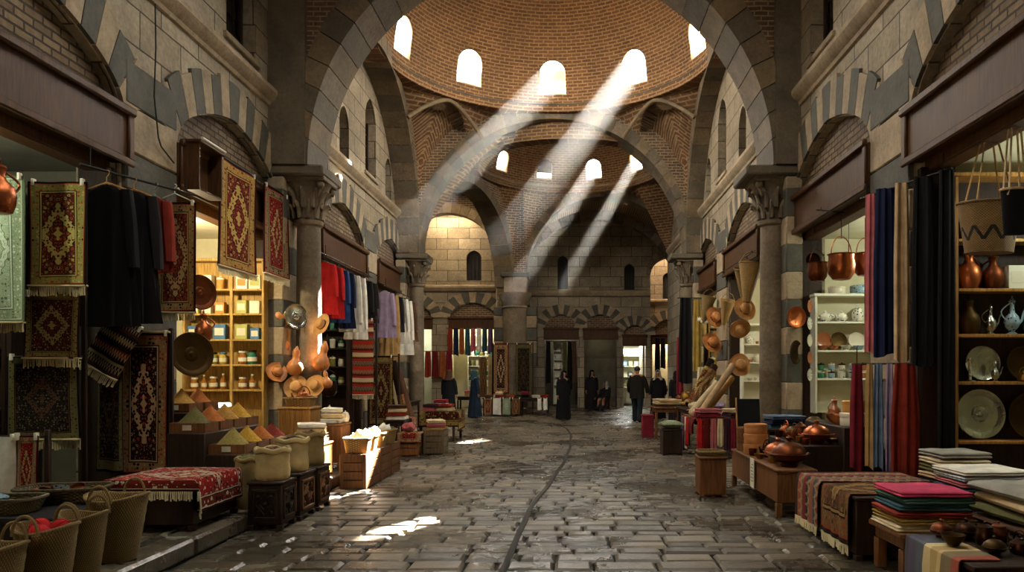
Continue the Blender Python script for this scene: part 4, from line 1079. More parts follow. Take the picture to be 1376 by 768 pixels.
def pot(kind, label, loc, s=1.0, rz=0, mat=None, group=None, rot=None, cat=None):
    mat = mat or COPPER; key = (kind, mat.name)
    if key in POT: return dup(POT[key], loc, rz, label, group, s, rot)
    nm = ALIAS[kind][1] if kind in ALIAS else {'jug': 'metal_jug', 'ewer': 'ewer', 'cauldron': 'hanging_cauldron', 'dish': 'lidded_dish', 'tray': 'round_tray', 'teapot': 'teapot', 'bowl': 'bowl', 'plate': 'plate', 'cup': 'cup', 'pan': 'hanging_pan', 'kettle': 'kettle', 'candlestick': 'candlestick', 'urn': 'lidded_urn', 'tin': 'lidded_tin'}[kind]
    r = thing(nm, label, cat or nm.split('_')[-1], loc, rz, group, rot, s); k0 = kind; kind = ALIAS.get(kind, (kind,))[0]
    B = lambda n, m, mt=None: m.build(n, [mt or mat], r)
    def kn(lid, m): m.build('knob', [mat], lid)
    if kind == 'jug':
        B('jug_body', MB().lathe([(.08, 0), (.1, .01), (.125, .08), (.13, .16), (.11, .24), (.06, .29), (.045, .33), (.05, .38), (.06, .4), (.05, .395), (.02, .39)], 26))
        kn(B('lid', MB().lathe([(.062, .402), (.05, .42), (.012, .436)], 20)), MB().lathe([(.012, .434), (.022, .455), (.005, .475)], 14)); B('handle', MB().tube(handle_pts(.05, .37, .115, .2, .07), .011, 7))
    elif kind == 'ewer':
        B('ewer_body', MB().lathe([(.06, 0), (.065, .012), (.03, .04), (.08, .1), (.1, .17), (.08, .24), (.035, .3), (.025, .38), (.035, .43), (.045, .45), (.03, .445), (.01, .44)], 24))
        kn(B('lid', MB().lathe([(.04, .452), (.03, .475), (.008, .491)], 16)), MB().lathe([(.008, .489), (.014, .508), (.003, .525)], 12)); B('handle', MB().tube(handle_pts(.03, .42, .085, .2, .09), .009, 7)); B('spout', MB().tube([(-.08, 0, .14), (-.13, 0, .19), (-.15, 0, .28), (-.18, 0, .36)], [.024, .018, .013, .011], 8))
    elif kind == 'cauldron':
        B('pot_body', MB().lathe([(.03, -.3), (.1, -.29), (.15, -.22), (.16, -.12), (.145, -.04), (.15, 0), (.165, .012), (.15, .012), (.14, -.02), (.14, -.2), (.02, -.27)], 28)); B('bail_handle', MB().tube([(.155*math.cos(PI*i/16), 0, .0+.22*math.sin(PI*i/16)) for i in range(17)], .007, 6)); B('hook', MB().tube([(0, 0, .2), (0, 0, .5)], .005, 6), IRON)
    elif kind == 'pan':
        B('pan_body', MB().lathe([(.02, -.02), (.11, -.015), (.125, .0), (.135, .06), (.128, .06), (.115, .008), (.02, 0)], 26, T(0, 0, -.36, rx=PI/2))); B('handle', MB().tube([(0, -.03, -.23), (0, -.03, -.02)], [.014, .01], 7, flat=.5)); B('hook', MB().tube([(0, -.03, -.03), (0, -.03, .35)], .004, 6), IRON)
    elif kind == 'dish':
        B('dish_body', MB().lathe([(.07, 0), (.075, .015), (.06, .03), (.13, .06), (.15, .1), (.16, .105), (.145, .11), (.02, .09)], 28)); kn(B('lid', MB().lathe([(.142, .112), (.13, .15), (.08, .19), (.02, .208)], 26)), MB().lathe([(.02, .206), (.02, .22), (.03, .24), (.005, .26)], 14))
        for e in (-1, 1): B('handle', MB().tube([(e*.15, -.035, .09), (e*.19, -.02, .1), (e*.19, .02, .1), (e*.15, .035, .09)], .008, 6))
    elif kind == 'tray': 
        B('tray_plate', MB().lathe([(.01, .01), (.16, .01), (.17, .014), (.2, .03), (.22, .034), (.225, .028), (.2, .018), (.17, 0), (.01, 0)], 36)); B('embossed_boss', MB().lathe([(.075, .0105), (.06, .018), (.03, .016), (.02, .024), (.004, .026)], 20))
    elif kind == 'plate':
        B('plate_dish', MB().lathe([(.01, .012), (.1, .012), (.13, .02), (.165, .036), (.168, .03), (.13, .008), (.1, 0), (.01, 0)], 30)); B('rim_ring', MB().tube([(.166*math.cos(2*PI*i/30), .166*math.sin(2*PI*i/30), .034) for i in range(30)], .005, 6, closed=True))
    elif kind == 'teapot':
        B('pot_body', MB().lathe([(.06, 0), (.065, .01), (.1, .05), (.105, .09), (.085, .13), (.055, .15)], 24)); kn(B('lid', MB().lathe([(.057, .15), (.045, .165), (.012, .173)], 18)), MB().lathe([(.012, .171), (.018, .188), (.004, .2)], 12)); B('handle', MB().tube(handle_pts(.09, .125, .095, .05, .06), .01, 7)); B('spout', MB().tube([(-.09, 0, .06), (-.13, 0, .08), (-.15, 0, .13)], [.022, .015, .011], 8))
    elif kind == 'bowl': 
        B('bowl_wall', MB().lathe([(.045, 0), (.05, .01), (.085, .05), (.1, .09), (.095, .09), (.075, .045), (.01, .02)], 24)); B('foot_ring', MB().lathe([(.046, -.0), (.05, .004), (.048, .012)], 18))
    elif kind == 'cup': 
        B('cup_wall', MB().lathe([(.04, 0), (.055, .02), (.06, .1), (.055, .1), (.045, .02), (.01, .012)], 20)); B('handle', MB().tube(handle_pts(.058, .085, .055, .03, .03), .006, 6))
    elif kind == 'kettle':
        B('kettle_body', MB().lathe([(.09, 0), (.12, .02), (.135, .08), (.12, .15), (.06, .19)], 26)); kn(B('lid', MB().lathe([(.062, .19), (.05, .21), (.012, .221)], 18)), MB().lathe([(.012, .219), (.018, .242), (.004, .255)], 12)); B('handle', MB().tube([(.1*math.cos(PI*i/14), 0, .16+.15*math.sin(PI*i/14)) for i in range(15)], .009, 7)); B('spout', MB().tube([(-.115, 0, .08), (-.17, 0, .12), (-.2, 0, .2)], [.028, .018, .012], 8))
    elif kind == 'candlestick': 
        B('stem', MB().lathe([(.02, .015), (.016, .05), (.03, .07), (.014, .1), (.022, .16), (.014, .2), (.03, .23), (.025, .26), (.005, .25)], 18)); B('foot', MB().lathe([(.06, 0), (.058, .01), (.03, .016), (.02, .02)], 18))
    elif kind == 'urn':
        B('urn_body', MB().lathe([(.07, 0), (.1, .02), (.13, .12), (.125, .2), (.1, .25)], 26)); kn(B('lid', MB().lathe([(.105, .25), (.1, .28), (.05, .31), (.016, .321)], 22)), MB().lathe([(.016, .319), (.024, .342), (.005, .36)], 12))
        for e in (-1, 1): B('handle', MB().tube(handle_pts(e*.1, .24, e*.125, .15, e*.05), .008, 6))
    elif kind == 'tin':
        B('tin_body', MB().lathe([(.14, 0), (.143, .006), (.143, .09), (.14, .095)], 30)); B('lid', MB().lathe([(.147, .085), (.148, .12), (.13, .128), (.02, .13)], 30))
    if k0 in ALIAS: B('loop', MB().tube([(.012*math.cos(2*PI*i/8)+(.2 if k0 != 'hjug' else 0), .012*math.sin(2*PI*i/8), .04 if k0 != 'hjug' else .48) for i in range(8)], .004, 5, closed=True))
    POT[key] = r
    return r
def shelf_unit(label, x0, x1, y, depth, zs, ztop, mat, posts=(), name='shelf_unit', back=None, zb=None, group=None, cat='shelf'):
    """front face at y (towards the camera), boards at zs"""
    zb = zs[0]-.06 if zb is None else zb; r = thing(name, label, cat, ((x0+x1)/2, y, zb), 0, group); w = x1-x0
    for e in (-1, 1): MB().box(e*w/2-e*.04, 0, 0, e*w/2, depth, ztop-zb, 0, None, .006).build('side_panel', [mat], r)
    for z in zs: MB().box(-w/2+.041, .005, z-.035-zb, w/2-.041, depth, z-zb, 0, None, .005).build('shelf', [mat], r)
    MB().box(-w/2-.02, -.015, ztop-zb, w/2+.02, depth+.0, ztop-zb+.05, 0, None, .008).build('top_board', [mat], r)
    MB().box(-w/2+.01, depth+.001, 0, w/2-.01, depth+.02, ztop-zb).build('back_panel', [back or mat], r)
    for p in posts: MB().box(p-(x0+x1)/2-.025, -.004, 0, p-(x0+x1)/2+.025, .06, ztop-zb-.001, 0, None, .005).build('divider', [mat], r)
    return r
def rail(label, a, b, rad=.014, mat=None, name='hanging_rail', drop=0.0):
    a, b = Vector(a), Vector(b); m = (a+b)/2; r = thing(name, label, 'rail', m)
    MB().tube([a-m, b-m], rad, 8).build('rod', [mat or IRON], r)
    for e in (.08, .92):
        p = a.lerp(b, e)-m; MB().tube([p, p+Vector((0, 0, drop or .2))], .006, 6).build('bracket', [IRON], r)
    return r
def skin_mesh(verts, edges, rads, sub=2):
    me = bpy.data.meshes.new('body'); me.from_pydata(verts, edges, []); o = bpy.data.objects.new('tmp', me); COL.objects.link(o)
    m = o.modifiers.new('s', 'SKIN'); m.use_smooth_shade = True; sv = me.skin_vertices[0].data
    for i, r in enumerate(rads): sv[i].radius = r if hasattr(r, '__len__') else (r, r)
    sv[0].use_root = True
    s = o.modifiers.new('u', 'SUBSURF'); s.levels = sub; s.render_levels = sub
    dg = bpy.context.evaluated_depsgraph_get(); dg.update(); out = bpy.data.meshes.new_from_object(o.evaluated_get(dg)); bpy.data.objects.remove(o)
    return out
def person(label, loc, rz, H, wear, coat, head=('scarf', None), stride=.12, legs=None, arms=((.08, .12), (.08, -.1)), seated=False, bag=None, elbow=(.0, .0)):
    """faces -Y; wear = 'robe' | 'jacket'"""
    r = thing('person', label, 'person', loc, rz); h = H
    hip = .53*h if not seated else .27*h
    V = [(0, 0, hip), (0, .0, hip+.1*h), (0, .0, hip+.21*h), (0, -.005*h, hip+.285*h), (0, -.012*h, hip+.315*h), (0, -.015*h, hip+.365*h), (0, -.018*h, hip+.425*h)]
    Rr = [(.085*h, .06*h), (.075*h, .055*h), (.09*h, .06*h), (.055*h, .045*h), (.032*h, .033*h), (.047*h, .054*h), (.045*h, .055*h)]
    E = [(0, 1), (1, 2), (2, 3), (3, 4), (4, 5), (5, 6)]; hands = []
    for k, sx in enumerate((-1, 1)):
        st = stride*(1 if k else -1)*h*.5; b = len(V)
        if seated: V += [(sx*.055*h, -.02*h, hip-.01*h), (sx*.07*h, -.24*h, hip+.0*h), (sx*.07*h, -.25*h, .045*h), (sx*.075*h, -.33*h, .022*h)]
        else: V += [(sx*.052*h, 0, hip-.03*h), (sx*.056*h, -st*.55-.02*h, .285*h), (sx*.058*h, -st+.01*h, .045*h), (sx*.066*h, -st-.075*h, .022*h)]
        Rr += [.056*h, .037*h, .024*h, (.024*h, .02*h)]; E += [(0, b), (b, b+1), (b+1, b+2), (b+2, b+3)]
        b = len(V); sw, fw = arms[k]; sh = Vector((sx*.108*h, 0, hip+.275*h)); el = sh + Vector((sx*sw*.17*h*2, -fw*.17*h, -.165*h)); bend = elbow[k]
        wr = el + Vector((sx*.01*h, -(fw*.15*h + bend*.14*h), -.145*h*(1-bend*.7))); dirn = (wr-el).normalized(); pa = wr + dirn*.045*h
        V += [tuple(sh), tuple(el), tuple(wr), tuple(pa)]; Rr += [.036*h, .026*h, .018*h, (.022*h, .012*h)]; E += [(3, b), (b, b+1), (b+1, b+2), (b+2, b+3)]
        hands.append((wr, pa, dirn, sx))
    me = skin_mesh(V, E, Rr); me.materials.clear(); me.materials.append(SKIN)
    ex = MB(); hd = Vector((0, -.018*h, hip+.395*h))
    for wr, pa, d, sx in hands:
        side = d.cross(Vector((1, 0, 0))); side = side.normalized() if side.length > .1 else Vector((0, 1, 0))
        inn = Vector((-sx, 0, 0))
        for q, L in ((-.9, .036), (-.3, .044), (.3, .042), (.9, .032)):
            a = pa + side*q*.013*h; ex.tube([a-d*.01*h, a+d*L*.5*h, a+d*L*.85*h+inn*.012*h, a+d*L*.95*h+inn*.022*h], [.0055*h, .005*h, .0045*h, .003*h], 6)
        a = wr.lerp(pa, .4) + side*-.016*h; ex.tube([a, a-side*.014*h+d*.014*h, a-side*.018*h+d*.034*h], [.007*h, .006*h, .004*h], 6)
    ex.tube([hd+Vector((0, -.05*h, .012*h)), hd+Vector((0, -.066*h, -.008*h)), hd+Vector((0, -.052*h, -.014*h))], [.005*h, .009*h, .006*h], 7)
    for sx in (-1, 1):
        ex.ball(hd+Vector((sx*.046*h, .004*h, 0)), (.006*h, .012*h, .018*h), 8, 6); ex.ball(hd+Vector((sx*.018*h, -.049*h, .008*h)), (.008*h, .005*h, .005*h), 8, 6)
    ex.ball(hd+Vector((0, -.05*h, -.028*h)), (.014*h, .005*h, .005*h), 8, 5)
    bm = bmesh.new(); bm.from_mesh(me); m2 = ex.mesh('x', [SKIN]); bm.from_mesh(m2); bm.to_mesh(me); bm.free()
    me.polygons.foreach_set('use_smooth', [True]*len(me.polygons))
    body = bpy.data.objects.new('body', me); COL.objects.link(body); body.parent = r
    # sleeves and coat
    for wr, pa, d, sx in hands:
        sh = Vector((sx*.1*h, 0, hip+.272*h)); k = 0 if sx < 0 else 1; b = 7+4*(k+1)+4*k; el = Vector(V[b+1])
        MB().tube([sh+Vector((-sx*.02*h, 0, .004*h)), sh.lerp(el, .4), el, el.lerp(wr, .6), wr], [.05*h, .048*h, .04*h, .036*h, .036*h], 12).build('sleeve', [coat], r)
    zb = (.02*h if wear == 'robe' else .42*h) if not seated else .05*h; top = hip+.305*h; pr = []
    for k in range(13):
        v = k/12; z = top+(zb-top)*v
        rx = (.05 + .075*min(1, v/.12))*h if v < .12 else (.118 + (.035 if wear == 'robe' else .012)*v)*h; ry = (.045+.03*min(1, v/.1))*h + (.03*h*v if wear == 'robe' else .01*h)
        cy = -.13*h*max(0, v-.35)*2 if seated else 0; ry = ry + (.12*h*max(0, v-.35) if seated else abs(stride)*h*.3*v*(wear == 'robe'))
        pr.append((0, cy, z, rx, ry, .09*v))
    ringmesh(MB(), pr, 36, nf=8).build('robe' if wear == 'robe' else 'jacket', [coat], r)
    if wear == 'jacket':
        for k in (0, 1):
            b = 7+8*k; hp, kn, an = Vector(V[b]), Vector(V[b+1]), Vector(V[b+2])
            MB().tube([hp+Vector((0, 0, .02*h)), hp.lerp(kn, .5), kn, kn.lerp(an, .6), an-Vector((0, 0, .01*h))], [.068*h, .06*h, .047*h, .042*h, .044*h], 14).build('trouser_leg', [legs or F['soot']], r)
    for k in (0, 1):
        b = 7+8*k; an, to = Vector(V[b+2]), Vector(V[b+3]); MB().ball(an.lerp(to, .5)-Vector((0, 0, .008*h)), (.03*h, .075*h, .024*h), 12, 8).build('shoe', [F['black']], r)
    if head[0] == 'scarf':
        s = MB()
        def f(u, v):
            a = PI*.5 + (u-.5)*PI*1.62; t = v*PI*.98
            if v < .5: rr = .064*h*math.sin(min(PI/2, t*1.05)); z = hd.z + .012*h + .062*h*math.cos(t); 
            else: q = (v-.5)*2; rr = (.064+.055*q*q)*h; z = hd.z + .012*h - .15*h*q
            return (rr*math.cos(a)*.92, hd.y + .004*h + rr*math.sin(a)*1.08, z)
        s.shell(f, 26, 20, .006*h).build('headscarf', [head[1] or F['black']], r)
    else:
        s = MB()
        def f(u, v):
            a = PI*.5 + (u-.5)*2*PI; fr_ = .5-.5*math.sin(a); t = v*(PI*.62-.5*fr_); rr = .056*h*math.sin(t)
            return (rr*math.cos(a)*.95, hd.y + .004*h + rr*math.sin(a)*1.12, hd.z + .006*h + .062*h*math.cos(t))
        s.shell(f, 26, 10, .008*h).build('hair', [head[1] or HAIR], r)
    if bag:
        wr, pa, d, sx = hands[1]; g = MB(); q = pa + d*.03*h
        b_ = thing('carrier_bag', 'pale carrier bag held by the person in a dark coat', 'bag', Vector(loc) + Matrix.Rotation(rz, 3, 'Z') @ Vector((q.x, q.y, q.z)), rz)
        ringmesh(MB(), [(0, 0, -.08, .03, .02, .1), (0, 0, -.16, .09, .06, .12), (0, 0, -.3, .12, .085, .08), (0, 0, -.4, .1, .07, .05), (0, 0, -.41, .03, .02, 0)], 20, nf=5).build('bag_body', [bag], b_)
        for e in (-1, 1): MB().tube([(.04, e*.012, -.12), (.03, e*.012, -.03), (0, e*.006, .0), (-.03, e*.012, -.03), (-.04, e*.012, -.12)], .005, 6).build('handle', [bag], b_)
    return r
# ================================================================== LEFT SIDE OF THE STREET
ORD = ['first', 'second', 'third', 'fourth', 'fifth', 'sixth', 'seventh', 'eighth', 'ninth', 'tenth', 'eleventh']
PV = .146      # top of the raised pavement
basket('tall open straw basket with two handles at the kerb corner', (-3.52, 5.8, PV), .13, .21, .49, STRAW)
basket('narrow empty straw basket squeezed in front of the tall one', (-3.5, 5.36, PV), .1, .15, .43, STRAW)
basket('round straw basket holding red balls of wool', (-3.5, 4.98, PV), .13, .18, .42, STRAW)
basket('straw basket of crumpled white and blue cloths at the picture corner', (-3.57, 4.58, PV), .14, .19, .38, STRAW)
for i, (dx, dy, dz) in enumerate(((-.06, .03, .41), (.06, .05, .4), (0, -.07, .39))):
    r = thing('wool_ball', 'red ball of wool in the round straw basket', 'wool', (-3.5+dx, 4.98+dy, PV+dz), rnd.uniform(0, 6), 'red wool balls in the basket')
    b = MB().ball((0, 0, 0), .062, 16, 10)
    for k in range(7): b.tube([Matrix.Rotation(k*.9, 3, 'Z') @ Matrix.Rotation(k*.55, 3, 'X') @ Vector((.063*math.cos(2*PI*i_/20), .063*math.sin(2*PI*i_/20), 0)) for i_ in range(20)], .004, 4, closed=True)
    b.build('ball', [F['red']], r); MB().tube([(.06, 0, 0), (.08, .01, .02), (.1, -.01, -.02)], .004, 5).build('loose_end', [F['red']], r)
def crumple(label, loc, r0, mat, group=None, sz=.6):
    b = MB().ball((0, 0, r0*sz), (r0, r0, r0*sz), 28, 18)
    for v in b.v:
        n = noise.noise(v*14+Vector((loc[0]*9, loc[1]*9, 0)))+.5*noise.noise(v*30); v.x *= 1+.35*n; v.y *= 1+.35*n; v.z = max(0.001, v.z*(1+.4*n))
    return tag(b.build('crumpled_cloth', [mat], None, loc, rnd.uniform(0, 6), ang=80), label, 'cloth', group)
crumple('crumpled white cloth in the basket at the picture corner', (-3.63, 4.55, .38), .085, F['white']); crumple('crumpled pale blue cloth in the basket at the picture corner', (-3.49, 4.62, .38), .075, F['slate']); crumple('crumpled grey cloth behind the white one in its basket', (-3.58, 4.69, .39), .06, F['grey'])

table('low wooden table under the trinket trays', -4.85, -3.98, 5.75, 6.72, .46, WOOD_D, zb=PV)
cloth_over('black cloth with pale hem over the trinket table', -4.85, -3.98, 5.75, 6.72, .46, (0, .16, .18, 0), F['soot'], name='table_cloth', cat='cloth')
tray_basket('larger oval straw tray of trinkets nearest the hanging rugs', (-4.4, 6.48, .48), .7, .42, .12, STRAW_D, rz=.15); tray_basket('smaller oval straw tray of trinkets at the table edge', (-4.55, 5.98, .48), .56, .36, .11, STRAW_D, rz=.1)
for (cx, cy, w_, d_, what, n) in ((-4.4, 6.48, .24, .12, 'larger', 8), (-4.55, 5.98, .18, .1, 'smaller', 5)):
    for i in range(n):
        a = i*2.4; q = math.sqrt((i+.5)/n); mt = [CER_W, BRONZE, CER_B, TIN, CER_T, COPPER_D][i % 6]
        pot('bowl', 'little glinting dish heaped in the %s trinket tray' % what, (cx+w_*q*math.cos(a), cy+d_*q*math.sin(a), .51+.03*(i % 3)), .62, a, mt, 'trinket dishes in the %s tray' % what, rot=(rnd.uniform(-.5, .5), rnd.uniform(-.5, .5), a), cat='dish')

# rug display : frame and rugs
def rack(label, x0, x1, y, zs, mat, zb, name='rug_rack'):
    r = thing(name, label, 'rack', ((x0+x1)/2, y, zb)); w = x1-x0; zt = max(zs)
    for e in (-1, 1): MB().box(e*w/2-.025, -.02, 0, e*w/2+.025, .02, zt-zb+.06, 0, None, .006).build('post', [mat], r); MB().box(e*w/2-.03, -.2, 0, e*w/2+.03, .2, .04, 0, None, .008).build('foot', [mat], r)
    for z in zs: MB().tube([(-w/2, -.032, z-zb), (w/2, -.032, z-zb)], .013, 8).build('bar', [mat], r)
    return r
rack('tall dark timber rack carrying the stacked hanging rugs', -5.8, -5.03, 7.72, (1.76, 2.42, 3.52), WOOD_D, PV)
rug_hang('pale green rug with fringe hanging at the picture edge', (-5.55, 7.2, 3.5), .55, 1.42, 0, RUG['pale'], .1)
rug_hang('olive and gold medallion rug, topmost of the three hung one above another', (-5.1, 7.42, 3.5), .58, 1.04, 0, RUG['olive'], .1)
rug_hang('plum rug between the gold medallion rug and the dark one', (-5.21, 7.49, 2.4), .58, .66, 0, RUG['plum'], .1)
rug_hang('near-black bordered rug, lowest of the three hung one above another', (-5.34, 7.54, 1.76), .74, .84, 0, RUG['night'], .1)
rack('low bar with a white cloth and small rug by the trinket trays', -5.6, -4.92, 7.02, (1.0,), WOOD_D, PV, 'cloth_rack')
rug_hang('white cloth hanging over the low bar', (-5.32, 6.91, 1.0), .36, .62, 0, F['white'], 0, name='hanging_cloth', cat='cloth'); rug_hang('small red patterned rug beside the white cloth on the low bar', (-5.04, 6.91, 1.01), .2, .62, .1, RUG['crimson'], 0)
pot('hjug', 'large copper jug hanging at the picture edge under the fascia', (-5.02, 6.55, 3.0), 1.0, 1.0, COPPER)

rail('slanted iron garment rail under the fascia', (-5.03, 7.65, 3.74), (-4.53, 9.0, 3.74))
robe('long black robe on a wooden hanger, beside the gold medallion rug', (-4.93, 7.93, 3.74), 1.5, .5, 0, F['black'], wire=WOOD_L); robe('second long black robe behind the first on the garment rail', (-4.81, 8.22, 3.74), 1.45, .44, .1, F['soot'], wire=WOOD_L)
robe('short russet robe between the black robes and the hung rug', (-4.72, 8.48, 3.74), .85, .3, 0, F['brick'], .8)
r = rug_hang('dark rust rug clipped to a white wire hanger', (-4.63, 8.74, 3.6), .46, 1.3, .12, RUG['rust'], .1)
h_ = MB().tube([(-.22, -.01, -.0), (0, -.01, .1), (.22, -.01, 0)], .006, 6).tube([(0, -.01, .1), (0, -.01, .16), (.025, -.01, .19), (0, -.01, .21)], .005, 6); h_.build('hanger', [WHITE], r)
rug_hang('dark striped kilim with cream fringe hung crookedly below the robes', (-4.84, 8.12, 2.16), .44, .62, 0, KIL_D, .1, roll=.5, frm=FRW)
rack('dark stand behind the tall red rug', -5.13, -4.6, 8.6, (2.05,), WOOD_D, PV)
rug_hang('tall red and black medallion rug standing full length by the pier', (-4.84, 8.46, 2.05), .6, 1.62, 0, RUG['tall'], 0, top_fringe=True)
rug_hang('narrow dark carpet hung behind the crooked kilim', (-5.08, 8.22, 2.0), .3, 1.5, .0, RUG['night'], 0)
pot('htray', 'oval-looking dark brass tray hung beside the tall red rug', (-4.6, 9.05, 1.82), 1.2, 0, BRASS_D, rot=(0, -PI/2+.06, PI-.6)); pot('htray', 'dark copper tray hung beside the rust rug', (-4.72, 9.5, 2.62), 1.0, 0, COPPER_D, rot=(0, -PI/2+.06, PI-.5)); pot('hjug', 'small copper jug hung under the dark copper tray', (-4.62, 9.4, 2.0), .8, .4, COPPER)
r = thing('hanging_light_box', 'open wooden light box with a strip lamp over the spice shop', 'lamp', (-5.02, 10.1, 4.0)); b = MB()
b.box(-.06, -.33, 0, -.03, .33, .62); b.box(-.03, -.33, 0, .16, -.3, .62); b.box(-.03, .3, 0, .16, .33, .62); b.box(-.03, -.3, 0, .16, .3, .03); b.build('case', [WOOD_S], r)
MB().box(-.08, -.36, .62, .2, .36, .66, 0, None, .008).build('top_board', [WOOD_S], r); MB().tube([(.2, -.33, .68), (.2, .33, .68)], .018, 8).build('tube_lamp', [WHITE], r)
c_ = MB().tube([(-5.12, 9.2, 6.15), (-5.1, 9.18, 5.6), (-5.11, 9.16, 5.0), (-5.08, 9.2, 4.5), (-5.1, 9.3, 4.42), (-5.1, 9.6, 4.3)], .01, 6)
tag(c_.build('hanging_cable', [IRON]), 'black cable dangling down the stone wall', 'cable')

# rug bench
chest('low box bench under the red rug', -4.25, -3.44, 6.82, 7.75, .6, WOOD_D, PV, 'box_bench', False, 'bench')
cloth_over('red and cream fringed rug spread over the low box bench', -4.25, -3.44, 6.82, 7.75, .6, (.05, .3, .1, 0), RUG['bench'], 'y', FRW)

# spices
r = thing('tiered_stand', 'dark three-tier wooden stand of the spice trays', 'stand', (0, 0, PV)); 
for (x0, x1, z, ys) in ((-4.06, -3.62, .68, 8.3), (-4.49, -4.065, .92, 8.3), (-4.94, -4.505, 1.12, 8.84)): MB().box(x0, ys, 0, x1, 9.85, z-PV, 0, None, .012).build('tier', [WOOD_D], r)
for i, (y, m, nm) in enumerate(((8.52, 'khaki', 'khaki'), (8.89, 'yellow', 'yellow'), (9.26, 'orange', 'orange'), (9.63, 'red', 'dark red'))):
    spice('%s spice heap, %s along the lowest tier' % (nm, ORD[i]), (-3.85, y, .681), .4, .34, .11, .2-.01*i, WOOD_M, SP[m], 'spice trays on the lowest tier', PI/2*0)
for i, (y, m, nm) in enumerate(((8.52, 'olive', 'olive green'), (8.89, 'orange', 'orange'), (9.26, 'ochre', 'ochre'), (9.63, 'yellow', 'golden'))):
    spice('%s spice heap, %s along the middle tier' % (nm, ORD[i]), (-4.29, y, .921), .4, .34, .11, .2, WOOD_M, SP[m], 'spice trays on the middle tier')
for i, (y, m, nm) in enumerate(((9.0, 'ochre', 'pale ochre'), (9.4, 'orange', 'dark orange'))):
    spice('%s spice heap on the topmost tier' % nm, (-4.72, y+.06, 1.121), .36, .34, .11, .19, WOOD_M, SP[m], 'spice trays on the topmost tier')
chest('black carved chest nearest the rug bench, one sack on top', -3.28, -2.91, 7.55, 7.96, .49, WOOD_D, 0, pm=WOOD_D); chest('black carved chest in the middle, under the pale sack', -3.28, -2.89, 8.02, 8.5, .51, WOOD_D, 0, pm=WOOD_M); chest('black carved chest furthest from the rug bench, under the last sack', -3.27, -2.88, 8.56, 9.0, .51, WOOD_D, 0, pm=WOOD_M)
sack('wide burlap sack of nuts on the nearest carved chest', (-3.09, 7.75, .491), .165, .32, F['burlap'], SP['nuts']); sack('burlap sack of dried peppers on the middle carved chest', (-3.07, 8.25, .511), .165, .36, F['burlap'], SP['pepper']); sack('tall burlap sack on the furthest carved chest', (-3.06, 8.78, .511), .16, .38, F['burlap2'], SP['nuts'])
sack('small burlap sack on the pavement behind the carved chests', (-3.46, 8.02, PV), .13, .55, F['burlap2'], SP['olive'])

# counters of the spice shop
chest('brown cupboard with a yellow panel beside the bright heap', -4.36, -3.86, 11.1, 11.6, 1.08, WOOD_L, PV, 'counter_cupboard', False, 'cupboard'); chest('smaller brown counter behind the slatted crates', -3.76, -3.36, 11.0, 11.5, .84, WOOD_M, PV, 'counter_cupboard', False, 'cupboard', foot=.12)
tray_basket('straw tray on the brown cupboard', (-4.1, 11.35, 1.081), .44, .36, .13, STRAW_L)
for i, (y0, y1) in enumerate(((10.2, 10.95), (11.0, 11.6), (11.66, 12.25))): crate('slatted dark crate at the sunlit kerb, %s from the spice sacks' % ORD[i], -3.14, -2.79, y0, y1, .48-.0*i, WOOD_M, 0)
for i, y in enumerate((10.42, 10.78, 11.28, 11.9)): tray_basket('square straw basket on the slatted crates, %s from the sacks' % ORD[i], (-2.96, y, .481), .36, .33 if i < 2 else .42, .2, STRAW_L)
HN = ['white', 'cream', 'ivory', 'sandy', 'chalk white', 'pale']
for bi, by in enumerate((10.42, 10.78, 11.28, 11.9)):
    for q, (dx, dy, dz, m, nm) in enumerate(((-.075, -.07, 0, 'white', 'white'), (.075, .06, 0, 'cream', 'cream'), (-.07, .08, .01, 'sand', 'sandy'), (.0, .0, .105, 'white', 'topmost white'))):
        crumple('%s cloth heaped in the %s square straw basket from the sacks' % (nm, ORD[bi]), (-2.96+dx, by+dy*(1 if bi < 2 else 1.4), .508+dz), .066 if q < 3 else .095, F[m], None, .85)
for i, (x, y, z, m, nm) in enumerate(((-3.56, 11.2, .841, 'white', 'white'), (-3.56, 11.2, .92, 'cream', 'cream'), (-3.57, 11.21, 1.0, 'white', 'bone white'))): folded('folded %s cloth in the pile on the smaller counter' % nm, (x, y, z), .3, .26, .075, .1*i, F[m])
pot('kettle', 'copper kettle on the brown cupboard in the sun', (-4.05, 11.35, 1.11), .9, .5, COPPER); pot('jug', 'white pottery jug on the smaller counter', (-3.68, 11.42, .841), .55, .5, CER_P); pot('bowl', 'white bowl at the edge of the smaller counter', (-3.42, 11.08, .841), .5, .5, CER_P)
for i, (x, y, z, k, s_, m, nm) in enumerate(((-4.2, 11.26, 1.11, 'bowl', .5, CER_P, 'white bowl in the tray on the brown cupboard'), (-4.24, 11.44, 1.11, 'teapot', .45, CER_P, 'white teapot in the tray on the brown cupboard'), (-3.42, 11.36, .841, 'urn', .5, CER_P, 'white lidded pot beside the folded pile'))): pot(k, nm, (x, y, z), s_, i, m)
chest('low plank box of pale cloths on the pavement in the sun', -3.85, -3.4, 10.2, 10.75, .62, WOOD_L, PV, 'plank_box', False, 'box', foot=.02)
for i, (m, nm) in enumerate((('white', 'white'), ('cream', 'cream'), ('sand', 'sandy'), ('white', 'bright white'))): folded('%s folded cloth, %s up the pile on the low plank box' % (nm, ORD[i]), (-3.62, 10.47, .621+i*.07), .38, .44, .065, .12*i, F[m])
